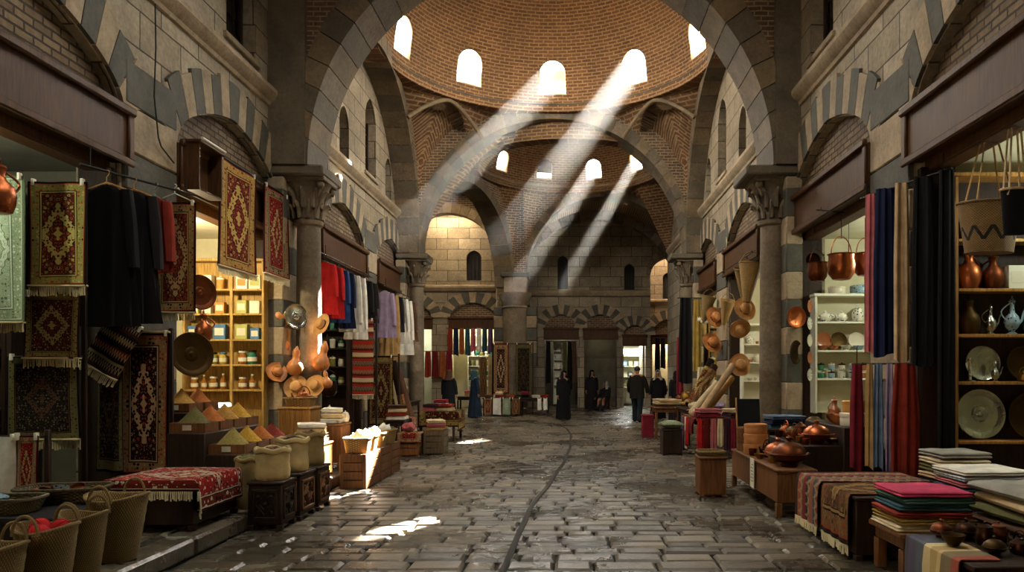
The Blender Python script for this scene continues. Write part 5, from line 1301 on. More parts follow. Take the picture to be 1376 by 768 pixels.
def hat(label, loc, s, rot, mat, band, group=None):
    r = thing('hanging_hat', label, 'hat', loc, 0, group, rot, s)
    c = MB().lathe([(.1, 0), (.098, .05), (.085, .1), (.05, .122), (.004, .125)], 24, None, 0, .06); cr = c.build('crown', [mat], r)
    MB().lathe([(.095, .004), (.13, -.006), (.18, .004), (.205, .02), (.205, .012), (.18, -.004), (.13, -.014), (.095, -.004)], 30, None, 0, .1).build('brim', [mat], r)
    MB().lathe([(.101, .008), (.1005, .03), (.099, .03), (.099, .008)], 24).build('band', [band], cr); return r
def gourd(label, loc, s, rot, mat, group=None):
    r = thing('hanging_gourd', label, 'gourd', loc, 0, group, rot, s)
    MB().lathe([(.004, -.3), (.06, -.29), (.11, -.24), (.125, -.17), (.1, -.1), (.055, -.05), (.05, 0), (.06, .04), (.05, .09), (.02, .13), (.012, .15)], 24, None, 0, .04).build('gourd_body', [mat], r)
    MB().tube([(0, 0, .15), (.01, 0, .2), (0, 0, .26)], .006, 6).build('cord', [F['soot']], r); return r
hat('dark felt hat high on the column side, beside the carved plate', P(377, 425, 13.0), .95, (1.3, .2, .3), LEATHER, F['soot']); hat('straw hat low at the foot of the column heap', P(398, 520, 12.9), 1.0, (1.25, .1, .1), FELT, F['brick']); hat('wide straw hat against the sunny side of the column', P(433, 436, 13.0), .95, (1.2, -.2, -.5), FELT, F['brown']); hat('pale straw hat hung right of the column foot', P(424, 518, 12.85), .9, (1.3, .4, -.3), FELT, F['cream']); hat('tan leather hat between the gourds and the cupboard shelves', P(372, 500, 12.8), .9, (1.1, .3, .6), LEATHER, F['soot'])
pot('htray', 'silvery embossed tray hung upright against the column', P(397, 425, 13.05), 1.0, 0, TIN, rot=(PI/2-.1, 0, .9)); gourd('large copper-coloured gourd hung low against the column', P(398, 478, 12.95), 1.15, (0, .1, 0), GOURD); gourd('gourd hung in shade behind the large one', P(378, 452, 13.1), .9, (0, -.25, 0), GOURD); gourd('orange gourd on the sunny side of the column', P(435, 472, 13.05), 1.2, (0, .2, 0), GOURD); gourd('small gourd under the orange one', P(438, 505, 12.8), .7, (0, -.2, 0), GOURD)
pot('cauldron', 'dark round pot standing beside the column foot', P(442, 512, 13.3), .9, 0, BRONZE)

# rugs on the wall of the spice shop
rail('iron rail along the fascia carrying two big rugs', (-4.99, 10.4, 4.7), (-4.99, 13.2, 4.7), mat=IRON, drop=.06)
rug_hang('big rust and gold medallion rug hung on the spice shop fascia', (-4.96, 11.16, 4.68), 1.3, 1.56, PI/2, RUG['medal'], .1, frm=FRW, sway=.012); rug_hang('bright red medallion rug next to the column on the fascia', (-4.96, 12.62, 4.68), 1.05, 1.46, PI/2, RUG['crimson'], .12, frm=FRW, sway=.012)

# spice cupboard
ZS2 = (1.31, 1.74, 2.17, 2.61, 3.03)
shelf_unit('tall yellow wooden cupboard of jars and boxes in the spice shop', -6.62, -5.22, 12.72, .24, ZS2, 3.5, WOOD_Y, (-5.78,), 'spice_cupboard', zb=.16)
SN = ['bottom', 'second lowest', 'middle', 'second highest', 'top']
cat_ = {0: [('jar', GL_A, WHITE, 'amber jar'), ('jar', GL_D, WHITE, 'dark jar'), ('bottle', GL_A, WHITE, 'brown bottle'), ('jar', GL_G, BRASS_D, 'green jar')],
        1: [('jar', GL_O, BRASS_D, 'olive jar'), ('jar', GL_G, BRASS_D, 'green glass jar'), ('jar', GL_Y, CARD_B, 'yellow jar'), ('canister', GL_Y, WHITE, 'yellow canister'), ('jar', GL_A, WHITE, 'amber jar')],
        2: [('carton', CARD_G, PAPER, 'green carton'), ('canister', GL_O, BRASS_D, 'olive canister'), ('carton', CARD_B, PAPER, 'blue carton'), ('canister', CER_G, CER_G, 'green pot')],
        3: [('carton', CARD_G, PAPER, 'lime carton'), ('carton', CARD_O, PAPER, 'orange carton'), ('carton', PAPER, WHITE, 'white carton')],
        4: [('carton', PAPER, CARD_G, 'cream carton'), ('carton', WHITE, CARD_O, 'white box'), ('canister', CARD_O, WHITE, 'orange canister')]}
for si, z in enumerate(ZS2):
    n = 0
    for (xa, xb) in ((-6.47, -5.9), (-5.64, -5.34)):
        x = xa
        while x <= xb:
            kd = cat_[si][(n*2+si) % len(cat_[si])]; s = rnd.uniform(.95, 1.25) if kd[0] != 'carton' else rnd.uniform(.95, 1.3)
            jar(kd[0], '%s, %s along the %s shelf of the yellow cupboard' % (kd[3], ORD[n], SN[si]), (x, 12.85, z+.001), s, 'goods on the %s cupboard shelf' % SN[si], kd[1], kd[2], rnd.uniform(-.1, .1)); n += 1
            x += .165 if kd[0] != 'carton' else .225
table('table of green cloth and flat trays before the cupboard', -6.2, -5.3, 10.9, 11.6, 1.12, WOOD_M, zb=PV)
cloth_over('green cloth over the table before the cupboard', -6.2, -5.3, 10.9, 11.6, 1.12, (0, .06, .1, 0), F['mint'], name='table_cloth', cat='cloth')
r = thing('ceiling_lamp', 'bare bulb hanging in the spice shop', 'lamp', (-6.1, 11.2, 4.0)); MB().tube([(0, 0, 0), (0, 0, -.3)], .006, 6).build('cord', [IRON], r); MB().lathe([(.02, -.36), (.022, -.3), (.015, -.295)], 12).build('socket', [IRON], r); MB().ball((0, 0, -.42), (.05, .05, .065), 14, 10).build('bulb', [LAMP], r)
LAMPS = [((-6.1, 11.2, 3.4), 210, (1, .84, .52))]
def bulb(label, loc, e, col, mat=None, drop=.3):
    x, y, z = loc
    q = dup(r, (x, y, z), 0, label); LAMPS.append(((x, y, z-.6), e, col)); return q
bulb('bare bulb hanging in the rug shop at the picture edge', (-6.3, 6.4, 4.0), 110, (.92, 1, .8)); bulb('bare bulb hanging in the clothes shop', (-6.2, 16.6, 4.0), 60, (1, .9, .68)); bulb('bare bulb hanging in the shop by the far column', (-6.2, 21.3, 4.0), 40, (1, .9, .68))
shelf_unit('dark shelf of cloth bolts inside the rug shop', -7.4, -6.3, 8.3, .3, (1.2, 1.9, 2.6, 3.2), 3.6, WOOD_D, (), zb=.16)

# -------- clothes shop and on
rail('iron clothes rail along the clothes shop front', (-4.88, 14.6, 3.95), (-4.88, 18.4, 3.95))
for (y, h, w, m, nm) in ((14.85, 1.05, .36, 'red', 'bright red robe, nearest the column'), (15.3, 1.1, .36, 'red', 'second red robe behind the first'), (15.75, 1.15, .34, 'blue', 'blue robe beside the red ones'), (16.15, 1.25, .34, 'navy', 'navy robe next to the blue one'), (16.6, 1.3, .36, 'white', 'white robe beside the navy one'), (16.99, 1.45, .38, 'white', 'longer white robe beside the black one'), (17.62, 1.2, .36, 'black', 'black robe behind the white ones'), (18.1, 1.0, .36, 'soot', 'charcoal robe at the end of the row')):
    robe(nm + ' on the clothes rail', (-4.88, y, 3.95), h, w, rnd.uniform(.0, .35), F[m], .8 if m == 'white' else .6, 'robes on the clothes rail')
shelf_unit('dark shelf of white and green jars in the clothes shop', -6.9, -5.45, 18.3, .28, (1.3, 1.75, 2.2, 2.65), 3.1, WOOD_D, (), zb=.16)
for si, z in enumerate((1.3, 1.75, 2.2, 2.65)):
    for k in range(6): jar(['canister', 'jar'][k % 2], 'pale jar, %s along the %s shelf in the clothes shop' % (ORD[k], ['lowest', 'second', 'third', 'uppermost'][si]), (-6.7+k*.21, 18.44, z+.001), 1.15, 'jars in the clothes shop', [CER_P, CER_G, GL_O][(k+si) % 3], [WHITE, BRASS_D][k % 2])
rack('dark post rack in front of the clothes shop', -5.05, -4.5, 17.36, (2.85,), WOOD_D, 0)
rug_hang('red striped kilim with cream band below the white robes', (-4.78, 17.24, 2.83), .48, 1.75, .15, KIL_R, .1, frm=FRW)
rack('plain rack of rugs by the second pier', -4.95, -4.2, 18.35, (2.0,), WOOD_D, 0)
rug_hang('dark red patterned rug by the second pier', (-4.6, 18.18, 2.0), .6, 1.7, 0, RUG['plum'], 0)
def rolled(label, base, top, r0, mat, name='rolled_rug', group=None):
    base, top = Vector(base), Vector(top); d = top-base; L = d.length; M = d.to_track_quat('Z', 'Y').to_matrix().to_4x4(); b = MB(); pts = 60; pr = []
    r = thing(name, label, 'rug', base, 0, group)
    b.lathe([(r0*.97, 0), (r0, .02), (r0*1.01, L*.5), (r0, L-.02), (r0*.97, L)], 24, M, 0, .05); b.build('carpet_roll', [mat], r)
    e = MB()
    for zz in (L+.001,): e.tube([(r0*.95*(1-i/26)*math.cos(i*.8), r0*.95*(1-i/26)*math.sin(i*.8), zz) for i in range(25)], .006, 5, 0, M)
    e.build('roll_end', [FR], r); return r
rolled('brown rolled rug leaning by the second pier', (-4.1, 18.9, .08), (-4.45, 18.75, 1.9), .09, RUG['brown']); rolled('pale rolled rug leaning behind the brown one', (-4.3, 19.25, .08), (-4.6, 19.2, 1.8), .08, F['cream']); rolled('dark rolled rug leaning beside the pale one', (-4.05, 19.5, .08), (-4.5, 19.5, 1.7), .09, F['brown'])
rail('iron clothes rail by the far column', (-4.8, 19.2, 3.85), (-4.8, 22.3, 3.85))
for (y, h, w, m, nm, z) in ((19.35, 1.2, .45, 'lilac', 'pale lilac shirt', 0), (19.9, 1.8, .4, 'tan', 'tan robe', 0), (20.4, 1.0, .4, 'soot', 'charcoal robe', 0), (20.9, 1.3, .5, 'white', 'white shirt', 0), (21.4, 1.6, .5, 'white', 'long white robe', 0), (21.9, 1.2, .5, 'brown', 'brown robe', 0)):
    robe(nm + ' on the rail by the far column', (-4.8, y, 3.85), h, w, rnd.uniform(-.1, .2), F[m], .7, 'clothes by the far column')
table('dark table inside the shop by the far column', -5.1, -4.3, 20.0, 21.6, .8, WOOD_D)
for i, m in enumerate(('brown', 'cream', 'brick', 'plum', 'sand')): folded('%s cloth, %s up the pile by the far column' % (m if m != 'brick' else 'brick red', ORD[i]), (-4.7, 20.4, .801+i*.085), .5, .5, .08, .1*i, F[m], 'pile by the far column')

# stalls on the floor of the crossing
crate('crate with a red cloth top at the pavement end', -3.32, -2.9, 14.3, 14.85, .42, WOOD_M, 0, 3)
cloth_over('red cloth over the crate at the pavement end', -3.32, -2.9, 14.3, 14.85, .42, (0, .05, .18, 0), RUG['crimson'], name='draped_cloth', cat='cloth')
crumple('crumpled rose cloth on the red-topped crate', (-3.12, 14.46, .44), .12, F['rose'], None, .7); crumple('crumpled brown cloth behind the rose one', (-3.15, 14.72, .44), .11, F['brown'], None, .7)
crate('plain slatted crate beside the red-topped crate', -2.86, -2.46, 14.6, 15.1, .46, WOOD_G, 0, 4)
for i, (m, nm) in enumerate((('tan', 'tan'), ('rose', 'rose'), ('cream', 'cream'))): folded('%s folded cloth on the plain slatted crate' % nm, (-2.66, 14.85, .461+i*.07), .4-.03*i, .44, .066, .15*i, F[m])
table('table of folded rugs by the walkers', -3.5, -2.62, 17.2, 18.4, .68, WOOD_D)
cloth_over('dark red rug over the table by the walkers', -3.5, -2.62, 17.2, 18.4, .68, (0, .45, .35, 0), RUG['plum'])
for i, (x, y, m, nm, k) in enumerate(((-3.25, 17.5, 'rose', 'rose', 0), (-3.25, 17.5, 'plum', 'plum', 1), (-2.9, 17.5, 'cream', 'cream', 0), (-2.9, 17.5, 'brick', 'brick red', 1), (-3.1, 18.05, 'rose', 'dusty pink', 0), (-3.1, 18.05, 'white', 'white', 1), (-3.1, 18.05, 'wine', 'wine red', 2))): folded('%s folded textile on the table by the walkers' % nm, (x, y, .702+k*.085), .32, .44, .08, rnd.uniform(-.2, .2), F[m])
table('small low table behind the red-topped crate', -3.9, -3.45, 15.6, 16.6, .6, WOOD_D)
for i, (m, nm) in enumerate((('white', 'white'), ('brick', 'brick'), ('cream', 'cream'), ('brown', 'brown'))): folded('%s cloth, %s up the low table pile' % (nm, ORD[i]), (-3.67, 15.9, .601+i*.08), .4, .45, .075, .1*i, F[m])
cloth_over('striped kilim over the low table end', -3.9, -3.45, 16.15, 16.6, .6, (0, .25, 0, 0), KIL_R, 'X', FRW)
# ================================================================== RIGHT SIDE OF THE STREET
# rug bench
chest('dark low bench under the two draped rugs', 2.42, 3.45, 6.3, 7.82, .545, WOOD_D, 0, 'box_bench', False, 'bench')
STR_R = kilim('carpet_striped', ['#7c3a36', '#4a4f52', '#8a5a48', '#2f3438', '#7a2f30', '#5c5a4c', '#93553f', '#3c2626'], 1.0, 1, .5, '#a08a62')
cloth_over('striped red and slate rug with cream fringe, far half of the draped bench', 2.42, 3.45, 7.12, 7.8, .545, (.44, 0, 0, 0), STR_R, 'x', FRW, wave=.02)
cloth_over('brown flowered rug with cream fringe, near half of the draped bench', 2.42, 3.45, 6.36, 7.04, .545, (.44, 0, 0, 0), RUG['brown'], 'x', FRW, wave=.02)

# long scarves on the pier
rail('short iron rail of long scarves beside the pier', (3.66, 9.35, 3.78), (4.09, 7.95, 3.78), drop=.2)
for (x, y, w, h, m, nm) in ((3.7, 9.12, .14, 1.95, 'rose', 'dusty red scarf, furthest on the pier rail'), (3.76, 8.84, .28, 1.98, 'navy', 'wide navy scarf beside the dusty red one'), (3.83, 8.58, .18, 2.05, 'sand', 'sand-coloured scarf between the navy and black ones'), (3.95, 8.3, .26, 2.1, 'black', 'black scarf over the brick red one'), (4.07, 8.02, .2, 3.2, 'black', 'very long black scarf against the copper shop post')):
    scarf(nm, (x, y, 3.78), w, h, -.15, F[m], 'long scarves on the pier rail', 2 if w < .2 else 3, .04, tail=0)
rail('low iron rail of scarves below the pier scarves', (3.36, 8.86, 1.7), (4.0, 8.44, 1.7), .01)
for i, (x, y, w, h, m, nm) in enumerate(((3.41, 8.82, .16, 1.25, 'wine', 'wine red'), (3.53, 8.74, .1, 1.22, 'tan', 'tan'), (3.61, 8.69, .12, 1.22, 'slate', 'slate blue'), (3.71, 8.62, .11, 1.24, 'lilac', 'lilac'), (3.85, 8.53, .33, 1.36, 'brick', 'wide brick red'))):
    scarf('%s scarf on the low rail under the pier scarves' % nm, (x, y, 1.7), w, h, -.1, F[m], 'scarves on the low rail', 2 if w < .2 else 3, .035, .7)
# copper shop : yellow shelf facing the camera
Z1 = (.85, 1.5, 2.02, 2.52)
shelf_unit('yellow wooden shelf of copper and silver ware', 4.22, 5.55, 8.14, .26, Z1, 3.74, WOOD_L, (), 'copper_shelf', zb=.2, back=WOOD_D)
y = 8.27
pot('jug', 'copper jug with a lid on the top shelf of the yellow shelf', (4.44, y, 2.521), 1.0, .4, COPPER); pot('jug', 'darker copper jug beside the lidded one, top shelf', (4.71, y, 2.521), .88, 2.2, COPPER_D); jar('carton', 'tall white carton beside the copper jugs', (4.95, y, 2.521), 1.3, None, WHITE, PAPER); pot('jug', 'green glazed jug at the edge of the top shelf', (5.14, y, 2.521), .8, 0, CER_G)
pot('jug', 'round brass jug on the second shelf of the copper shop', (4.44, y, 2.021), .9, .6, BRASS_D); pot('ewer', 'silver ewer on the second shelf', (4.68, y, 2.021), .66, PI, TIN); pot('ewer', 'blue and white pottery ewer on the second shelf', (4.92, y, 2.021), .82, PI, CER_B); pot('jug', 'green glazed jug beside the pottery ewer', (5.16, y, 2.021), .85, 0, CER_G)
pot('plate', 'silver tray leaning upright on the third shelf', (4.62, y+.08, 1.7), 1.15, 0, TIN, rot=(PI/2-.12, 0, 0)); pot('candlestick', 'small silver candlestick before the silver tray', (4.43, y-.05, 1.501), 1.0, 0, TIN); pot('ewer', 'small silver ewer before the silver tray', (4.7, y-.06, 1.501), .45, PI, TIN); pot('plate', 'brass plate leaning upright on the third shelf', (5.08, y+.08, 1.7), 1.15, 0, BRASS_D, rot=(PI/2-.12, 0, 0)); pot('kettle', 'small brass kettle before the brass plate', (5.02, y-.05, 1.501), .5, PI, BRASS)
pot('htray', 'great silver tray standing on the lowest shelf', (4.58, y+.05, 1.135), 1.24, 0, TIN, rot=(PI/2-.1, 0, 0)); pot('htray', 'great brass tray standing on the lowest shelf', (5.16, y+.05, 1.12), 1.2, 0, BRASS_D, rot=(PI/2-.1, 0, 0))
pot('jug', 'dark bronze jug in the top compartment behind the hanging bag', (4.4, y, 3.07), .8, 0, BRONZE); MBq = None
tag(MB().box(-.62, -.12, 0, .62, .13, .035, 0, None, .006).build('shelf_board', [WOOD_Y], None, (4.885, 8.27, 3.03)), 'extra board high in the yellow copper shelf', 'shelf')
def bag(label, loc, w, h, mat, strap, sl, rz=0, name='hanging_bag', flat=.6):
    r = thing(name, label, 'bag', loc, rz); pr = []
    for k in range(10):
        v = k/9; q = .76+.24*v; pr.append((0, 0, h*v, w/2*q, w/2*q*flat, .0))
    b = MB(); ringmesh(b, pr + [(0, 0, h-.004, w/2*.97, w/2*.97*flat, 0), (0, 0, h*.4, w/2*.8, w/2*.8*flat, 0), (0, 0, .02, w/2*.72, w/2*.72*flat, 0)], 40)
    b.uv = [(u, (v.z)) for (u, _), v in zip(b.uv, b.v)]; b.build('bag_body', [mat], r)
    MB().tube([(w/2*math.cos(2*PI*i/32), w/2*flat*math.sin(2*PI*i/32), h) for i in range(32)], .012, 6, closed=True).build('rim_braid', [strap if mat is F['black'] else mat], r)
    for e in (-1, 1): MB().tube([(-w*.36, e*w*.3*flat, h*.86), (-w*.3, e*w*.31*flat, h), (-.03, e*.02, h+sl), (.03, e*.02, h+sl), (w*.3, e*w*.31*flat, h), (w*.36, e*w*.3*flat, h*.86)], [.014]*6, 6, flat=.5).build('strap', [strap], r)
    MB().tube([(0, -.03, h+sl+.012), (0, .03, h+sl+.012)], .012, 6).build('peg', [WOOD_D], r)
    return r
bag('large woven straw bag with zigzag band hanging from the fascia', (4.23, 7.5, 2.8), .62, .5, STRAW_P, F['tan'], .8); bag('black shoulder bag hanging beside the straw bag', (4.2, 7.02, 2.9), .26, .42, F['black'], F['sand'], .78)
r2 = bulb('bare bulb hanging in the copper shop', (5.35, 7.5, 4.0), 42, (.9, 1, .86)); bulb('bare bulb hanging in the crockery shop', (5.6, 11.4, 4.0), 75, (.92, 1, .84)); bulb('bare bulb hanging in the basket shop', (5.4, 16.8, 4.0), 75, (1, .95, .75)); bulb('bare bulb hanging in the lamp shop', (5.3, 21.4, 4.0), 75, (.94, 1, .8))

# crockery shop : white shelf
Z3 = (1.5, 1.98, 2.47)
shelf_unit('white painted shelf of crockery under copper pots', 4.2, 5.3, 12.72, .26, Z3, 2.9, WHITE, (), 'crockery_shelf', zb=.9, back=PLASTER)
y = 12.85
for i, (x, k, s, m, nm) in enumerate(((4.42, 'teapot', 1.0, CER_W, 'round white teapot'), (4.7, 'teapot', .95, CER_W, 'white teapot with dark flowers'), (4.98, 'urn', .8, CER_W, 'tall white lidded urn'))): pot(k, '%s on the top row of the white shelf' % nm, (x, y, 2.471), s, .5*i, m)
for i, (x, k, s, m, nm) in enumerate(((4.36, 'bowl', .9, CER_T, 'terracotta bowl'), (4.56, 'bowl', .85, CER_T, 'smaller terracotta bowl'), (4.76, 'bowl', .95, CER_W, 'white patterned bowl'), (4.98, 'bowl', .9, CER_B, 'blue bowl'))): pot(k, '%s in the middle row of the white shelf' % nm, (x, y-.04, 1.981), s, 0, m)
for i, (x, m, nm) in enumerate(((4.4, CER_T, 'terracotta'), (4.66, BRASS_D, 'brown'), (4.97, CER_P, 'cream'))): pot('plate', '%s plate standing at the back of the middle row' % nm, (x, y+.05, 2.15), .85, 0, m, rot=(PI/2-.15, 0, 0))
for i, x in enumerate((4.34, 4.52, 4.7, 4.88, 5.06)):
    for k in range(2): jar('tub', '%s lidded pot, %s along the bottom row of the white shelf' % (['lower', 'upper'][k], ORD[i]), (x, y-.02, 1.501+k*.135), .9, 'lidded pots on the white shelf', [CER_G, CER_B, CER_W, CER_B, CER_T][i], [CER_P, BRONZE][(i+k) % 2])
pot('tin', 'cream tin on top of the white shelf', (4.62, y, 2.951), 1.0, 0, CER_P); pot('tin', 'blue spotted tin on top of the white shelf', (5.02, y, 2.951), 1.15, 0, CER_B)
rail('iron rail of hanging copper pots', (3.62, 10.9, 3.98), (4.6, 11.3, 3.98), .012, drop=.05)
pot('cauldron', 'largest copper cauldron hanging over the white shelf', (4.04, 11.05, 3.34), 1.25, .4, COPPER); pot('cauldron', 'lower copper cauldron with upright handle over the white shelf', (3.64, 10.92, 3.2), .9, .4, COPPER_D); pot('cauldron', 'copper cauldron half behind the scarves', (4.46, 11.22, 3.38), 1.1, .4, COPPER); pot('pan', 'copper pan hanging between the cauldrons', (4.3, 11.5, 3.62), 1.0, .2, COPPER_D); pot('pan', 'small dark pan hanging by the shop post', (3.76, 11.5, 3.62), .8, -.2, BRONZE)
for i in range(5): pot('hplate', 'small painted plate, %s down the cord at the crockery shop post' % ORD[i], (4.06, 12.62, 2.72-.29*i), .62, 0, [CER_T, CER_W, CER_P, CER_T, CER_W][i], rot=(PI/2, 0, .9), group='painted plates on a cord')
tag(MB().tube([(4.08, 12.66, 3.4), (4.085, 12.67, 2.4), (4.08, 12.66, 1.4)], .006, 6).build('hanging_twine', [IRON]), 'thin cord holding the painted plates by the post', 'cord')
pot('hplate', 'copper bowl hung on the pier beside the column, upper of two', (3.9, 12.84, 2.55), 1.1, 0, COPPER, rot=(PI/2, 0, .25)); pot('hplate', 'dark brass bowl hung on the pier beside the column, lower of two', (3.88, 12.84, 1.95), 1.2, 0, BRASS_D, rot=(PI/2, 0, .75))

# copperware on the chests
chest('long low wooden chest of copper dishes along the street', 2.28, 2.74, 8.2, 10.5, .53, WOOD_M, 0, 'low_chest', False, 'chest', foot=.16)
r = thing('stepped_chest', 'dark stepped chest behind the long low one', 'chest', (0, 0, 0)); MB().box(2.8, 8.98, 0, 3.3, 10.45, .72, 0, None, .015).build('lower_step', [WOOD_D], r); MB().box(3.305, 8.98, 0, 3.78, 10.45, .94, 0, None, .015).build('upper_step', [WOOD_D], r)
r = thing('paper_notice', 'white paper notice hanging on the street side of the low chest', 'notice', (2.262, 9.2, .2)); MB().box(-.006, -.09, -.02, .002, .09, .34, 0, None, .002).build('sheet', [PAPER], r)
b = MB()
for k in range(6): b.box(-.0085, -.06, .06+k*.04, -.0065, -.06+[.1, .12, .08, .11, .12, .07][k], .068+k*.04)
b.build('printed_line', [IRON], r)
pot('dish', 'great lidded copper dish at the near end of the low chest', (2.51, 8.5, .531), 1.35, .3, COPPER_D); pot('dish', 'lidded copper dish behind the great one', (2.52, 9.0, .531), 1.1, .8, COPPER); pot('kettle', 'dark kettle on the low chest behind the lidded dishes', (2.5, 9.42, .531), .7, .6, BRONZE)
for k in range(3): pot('tin', 'round straw-coloured box, %s up the stack on the low chest' % ORD[k], (2.45, 9.78, .531+k*.133), 1.1-.04*k, .3*k, LEATHER, 'stacked round boxes')
for k in range(2): pot('tin', 'round dark wooden box, %s up the stack at the far end of the low chest' % ['lower', 'upper'][k], (2.48, 10.22, .531+k*.16), 1.25, .3*k, WOOD_M, 'stacked dark round boxes')
gold = 'copperware on the stepped chest'
for i, (x, y, z, k, s, m, nm) in enumerate(((3.05, 9.18, .721, 'dish', 1.15, COPPER, 'shining lidded copper dish at the near corner'), (2.94, 9.48, .721, 'urn', .7, COPPER_D, 'dark copper urn'), (3.18, 9.46, .721, 'teapot', .9, BRASS, 'brass teapot'), (2.92, 9.7, .721, 'cup', 1.1, COPPER, 'copper cup'), (3.07, 9.72, .721, 'cup', 1.1, BRASS, 'brass cup'), (3.22, 9.74, .721, 'cup', 1.1, COPPER_D, 'dark copper cup'), (3.02, 9.98, .721, 'dish', .8, BRASS_D, 'brown lidded dish'), (3.0, 10.3, .721, 'kettle', .7, COPPER, 'copper kettle'))):
    pot(k, '%s on the lower step of the dark chest' % nm, (x, y, z), s, .7*i, m)
for i, (x, y, k, s, m, nm) in enumerate(((2.88, 9.06, 'cup', .8, COPPER, 'small copper cup'), (2.88, 9.3, 'cup', .8, BRASS, 'small brass cup'), (3.24, 9.2, 'bowl', .7, BRASS, 'small brass bowl'), (3.22, 9.6, 'cup', .8, COPPER, 'little copper cup'), (2.9, 9.86, 'bowl', .7, COPPER, 'small copper bowl'), (3.22, 9.92, 'teapot', .7, COPPER_D, 'small dark teapot'), (3.2, 10.25, 'urn', .55, BRASS, 'small brass urn'), (2.86, 10.15, 'cup', .9, COPPER_D, 'dark copper mug'))):
    pot(k, '%s among the dishes on the lower step of the dark chest' % nm, (x, y, .721), s, i, m)
for i, (x, y, k, s, m, nm) in enumerate(((2.4, 8.78, 'cup', .8, BRASS, 'brass cup'), (2.66, 8.76, 'bowl', .7, COPPER, 'small copper bowl'), (2.36, 9.22, 'bowl', .7, BRASS, 'small brass bowl'), (2.66, 9.24, 'urn', .5, COPPER, 'little copper urn'), (2.36, 9.58, 'cup', .9, COPPER_D, 'dark copper cup'), (2.66, 9.66, 'teapot', .75, BRASS, 'brass teapot'))):
    pot(k, '%s between the big dishes on the long low chest' % nm, (x, y, .531), s, i, m)
for i, (x, y, z, k, s, m, nm) in enumerate(((3.54, 9.2, .941, 'tin', 1.3, CER_P, 'wide cream tin at the near end'), (3.54, 9.2, 1.112, 'tin', 1.1, CARD_O, 'tan tin standing on the cream one'), (3.44, 9.52, .941, 'bowl', 1.2, CER_T, 'terracotta bowl'), (3.66, 9.56, .941, 'urn', .7, CER_W, 'white painted urn'), (3.5, 9.82, .941, 'bowl', 1.2, COPPER, 'copper bowl'), (3.6, 10.1, .941, 'jug', .7, CER_T, 'terracotta jug'))):
    pot(k, '%s on the upper step of the dark chest' % nm, (x, y, z), s, .7*i, m)
for i, (x, y, m, nm) in enumerate(((3.1, 10.75, 'teal', 'teal'), (3.1, 10.75, 'navy', 'navy'), (3.1, 10.75, 'slate', 'slate blue'))): folded('%s cloth folded on the small table behind the stepped chest' % nm, (x, y, .801+i*.065), .5, .4, .06, .06*i, F[m])
table('small table of blue cloths behind the stepped chest', 2.8, 3.7, 10.52, 11.1, .8, WOOD_D); pot('dish', 'small lidded dish at the back of the small table', (3.55, 10.8, .801), .8, .3, BRASS_D)
MB_ = chest('square brown bin with a shallow basket on it', 1.66, 2.03, 9.52, 9.92, .52, WOOD_M, 0, 'wooden_bin', False, 'bin', foot=.03)
tray_basket('shallow straw basket on the square brown bin', (1.845, 9.72, .521), .34, .34, .05, STRAW)

# textile tables of the crossing
table('long textile table beside the column', 2.35, 3.4, 13.8, 15.4, .74, WOOD_M)
for i, (m, nm, h) in enumerate((('red', 'scarlet', .62), ('dred', 'deep red', .58), ('rose', 'rose', .66), ('cream', 'cream', .5), ('plum', 'plum', .6), ('wine', 'wine red', .64), ('white', 'white', .45), ('soot', 'charcoal', .6))): scarf('%s scarf, %s along the near end of the long textile table' % (nm, ORD[i]), (2.42+.125*i, 13.77, .745), .125, h, 0, F[m], 'scarves hung at the near end of the long table', 2, .02)
cloth_over('red cloth spread over the near corner of the long textile table', 2.35, 2.9, 13.8, 14.35, .74, (.3, 0, 0, 0), F['dred'], name='draped_cloth', cat='cloth', wave=.05)
for i, (x, y, z, m, nm, k) in enumerate(((2.62, 14.05, .76, 'wine', 'wine red', 0), (2.62, 14.05, .76, 'rose', 'rose', 1), (3.15, 14.05, .76, 'plum', 'plum', 0), (3.15, 14.05, .76, 'cream', 'cream', 1), )): folded('%s folded textile on the long table, in pile %s' % (nm, ['at the red corner', 'over the striped cloth', 'in the middle', 'in the middle towards the shop', 'at the far end', 'at the far end towards the shop'][[(2.62, 14.05), (3.15, 14.05), (2.6, 14.6), (3.05, 14.55), (2.7, 15.1), (3.15, 15.1)].index((x, y))]), (x, y, z+k*.085+.002), .42, .42, .08, .1*i, F[m])
for i, (a, b, m, nm) in enumerate((((2.6, 14.75, .8), (3.3, 15.0, 1.75), 'sand', 'sandy'), ((2.75, 15.0, .8), (3.35, 15.25, 1.5), 'tan', 'tan'), ((2.45, 14.9, .8), (3.0, 15.1, 1.4), 'cream', 'cream'))): rolled('%s rolled rug lying aslant on the long textile table' % nm, a, b, .065, F[m])
for i, (x, y, m, nm, r_) in enumerate(((2.48, 14.35, 'rose', 'rose', .1), (2.9, 14.3, 'white', 'white', .09), (3.25, 14.4, 'mauve', 'mauve', .1), (2.45, 14.62, 'cream', 'cream', .09), (3.28, 14.75, 'brick', 'brick red', .1))): crumple('crumpled %s cloth on the long textile table' % nm, (x, y, .745), r_, F[m], None, .7)
for i, (m, nm) in enumerate((('red', 'scarlet'), ('white', 'white'), ('wine', 'wine red'), ('slate', 'slate'))): scarf('%s scarf hung down the street side of the long textile table' % nm, (2.3, 14.45+.2*i, .73), .17, .55+.05*i, -PI/2, F[m], 'scarves down the long table side', 2, .02)
table('second textile table by the shop front', 2.55, 3.55, 16.2, 17.8, .8, WOOD_D)
for i, (a, b, m, nm) in enumerate((((2.75, 16.5, .86), (3.3, 16.9, 1.75), 'brown', 'brown flowered'), ((2.7, 16.9, .86), (3.3, 17.2, 1.55), 'rust', 'rust red'), ((2.8, 17.3, .86), (3.35, 17.5, 1.9), 'olive', 'olive'))): rolled('%s rolled rug leaning up on the second textile table' % nm, a, b, .085, RUG[m])
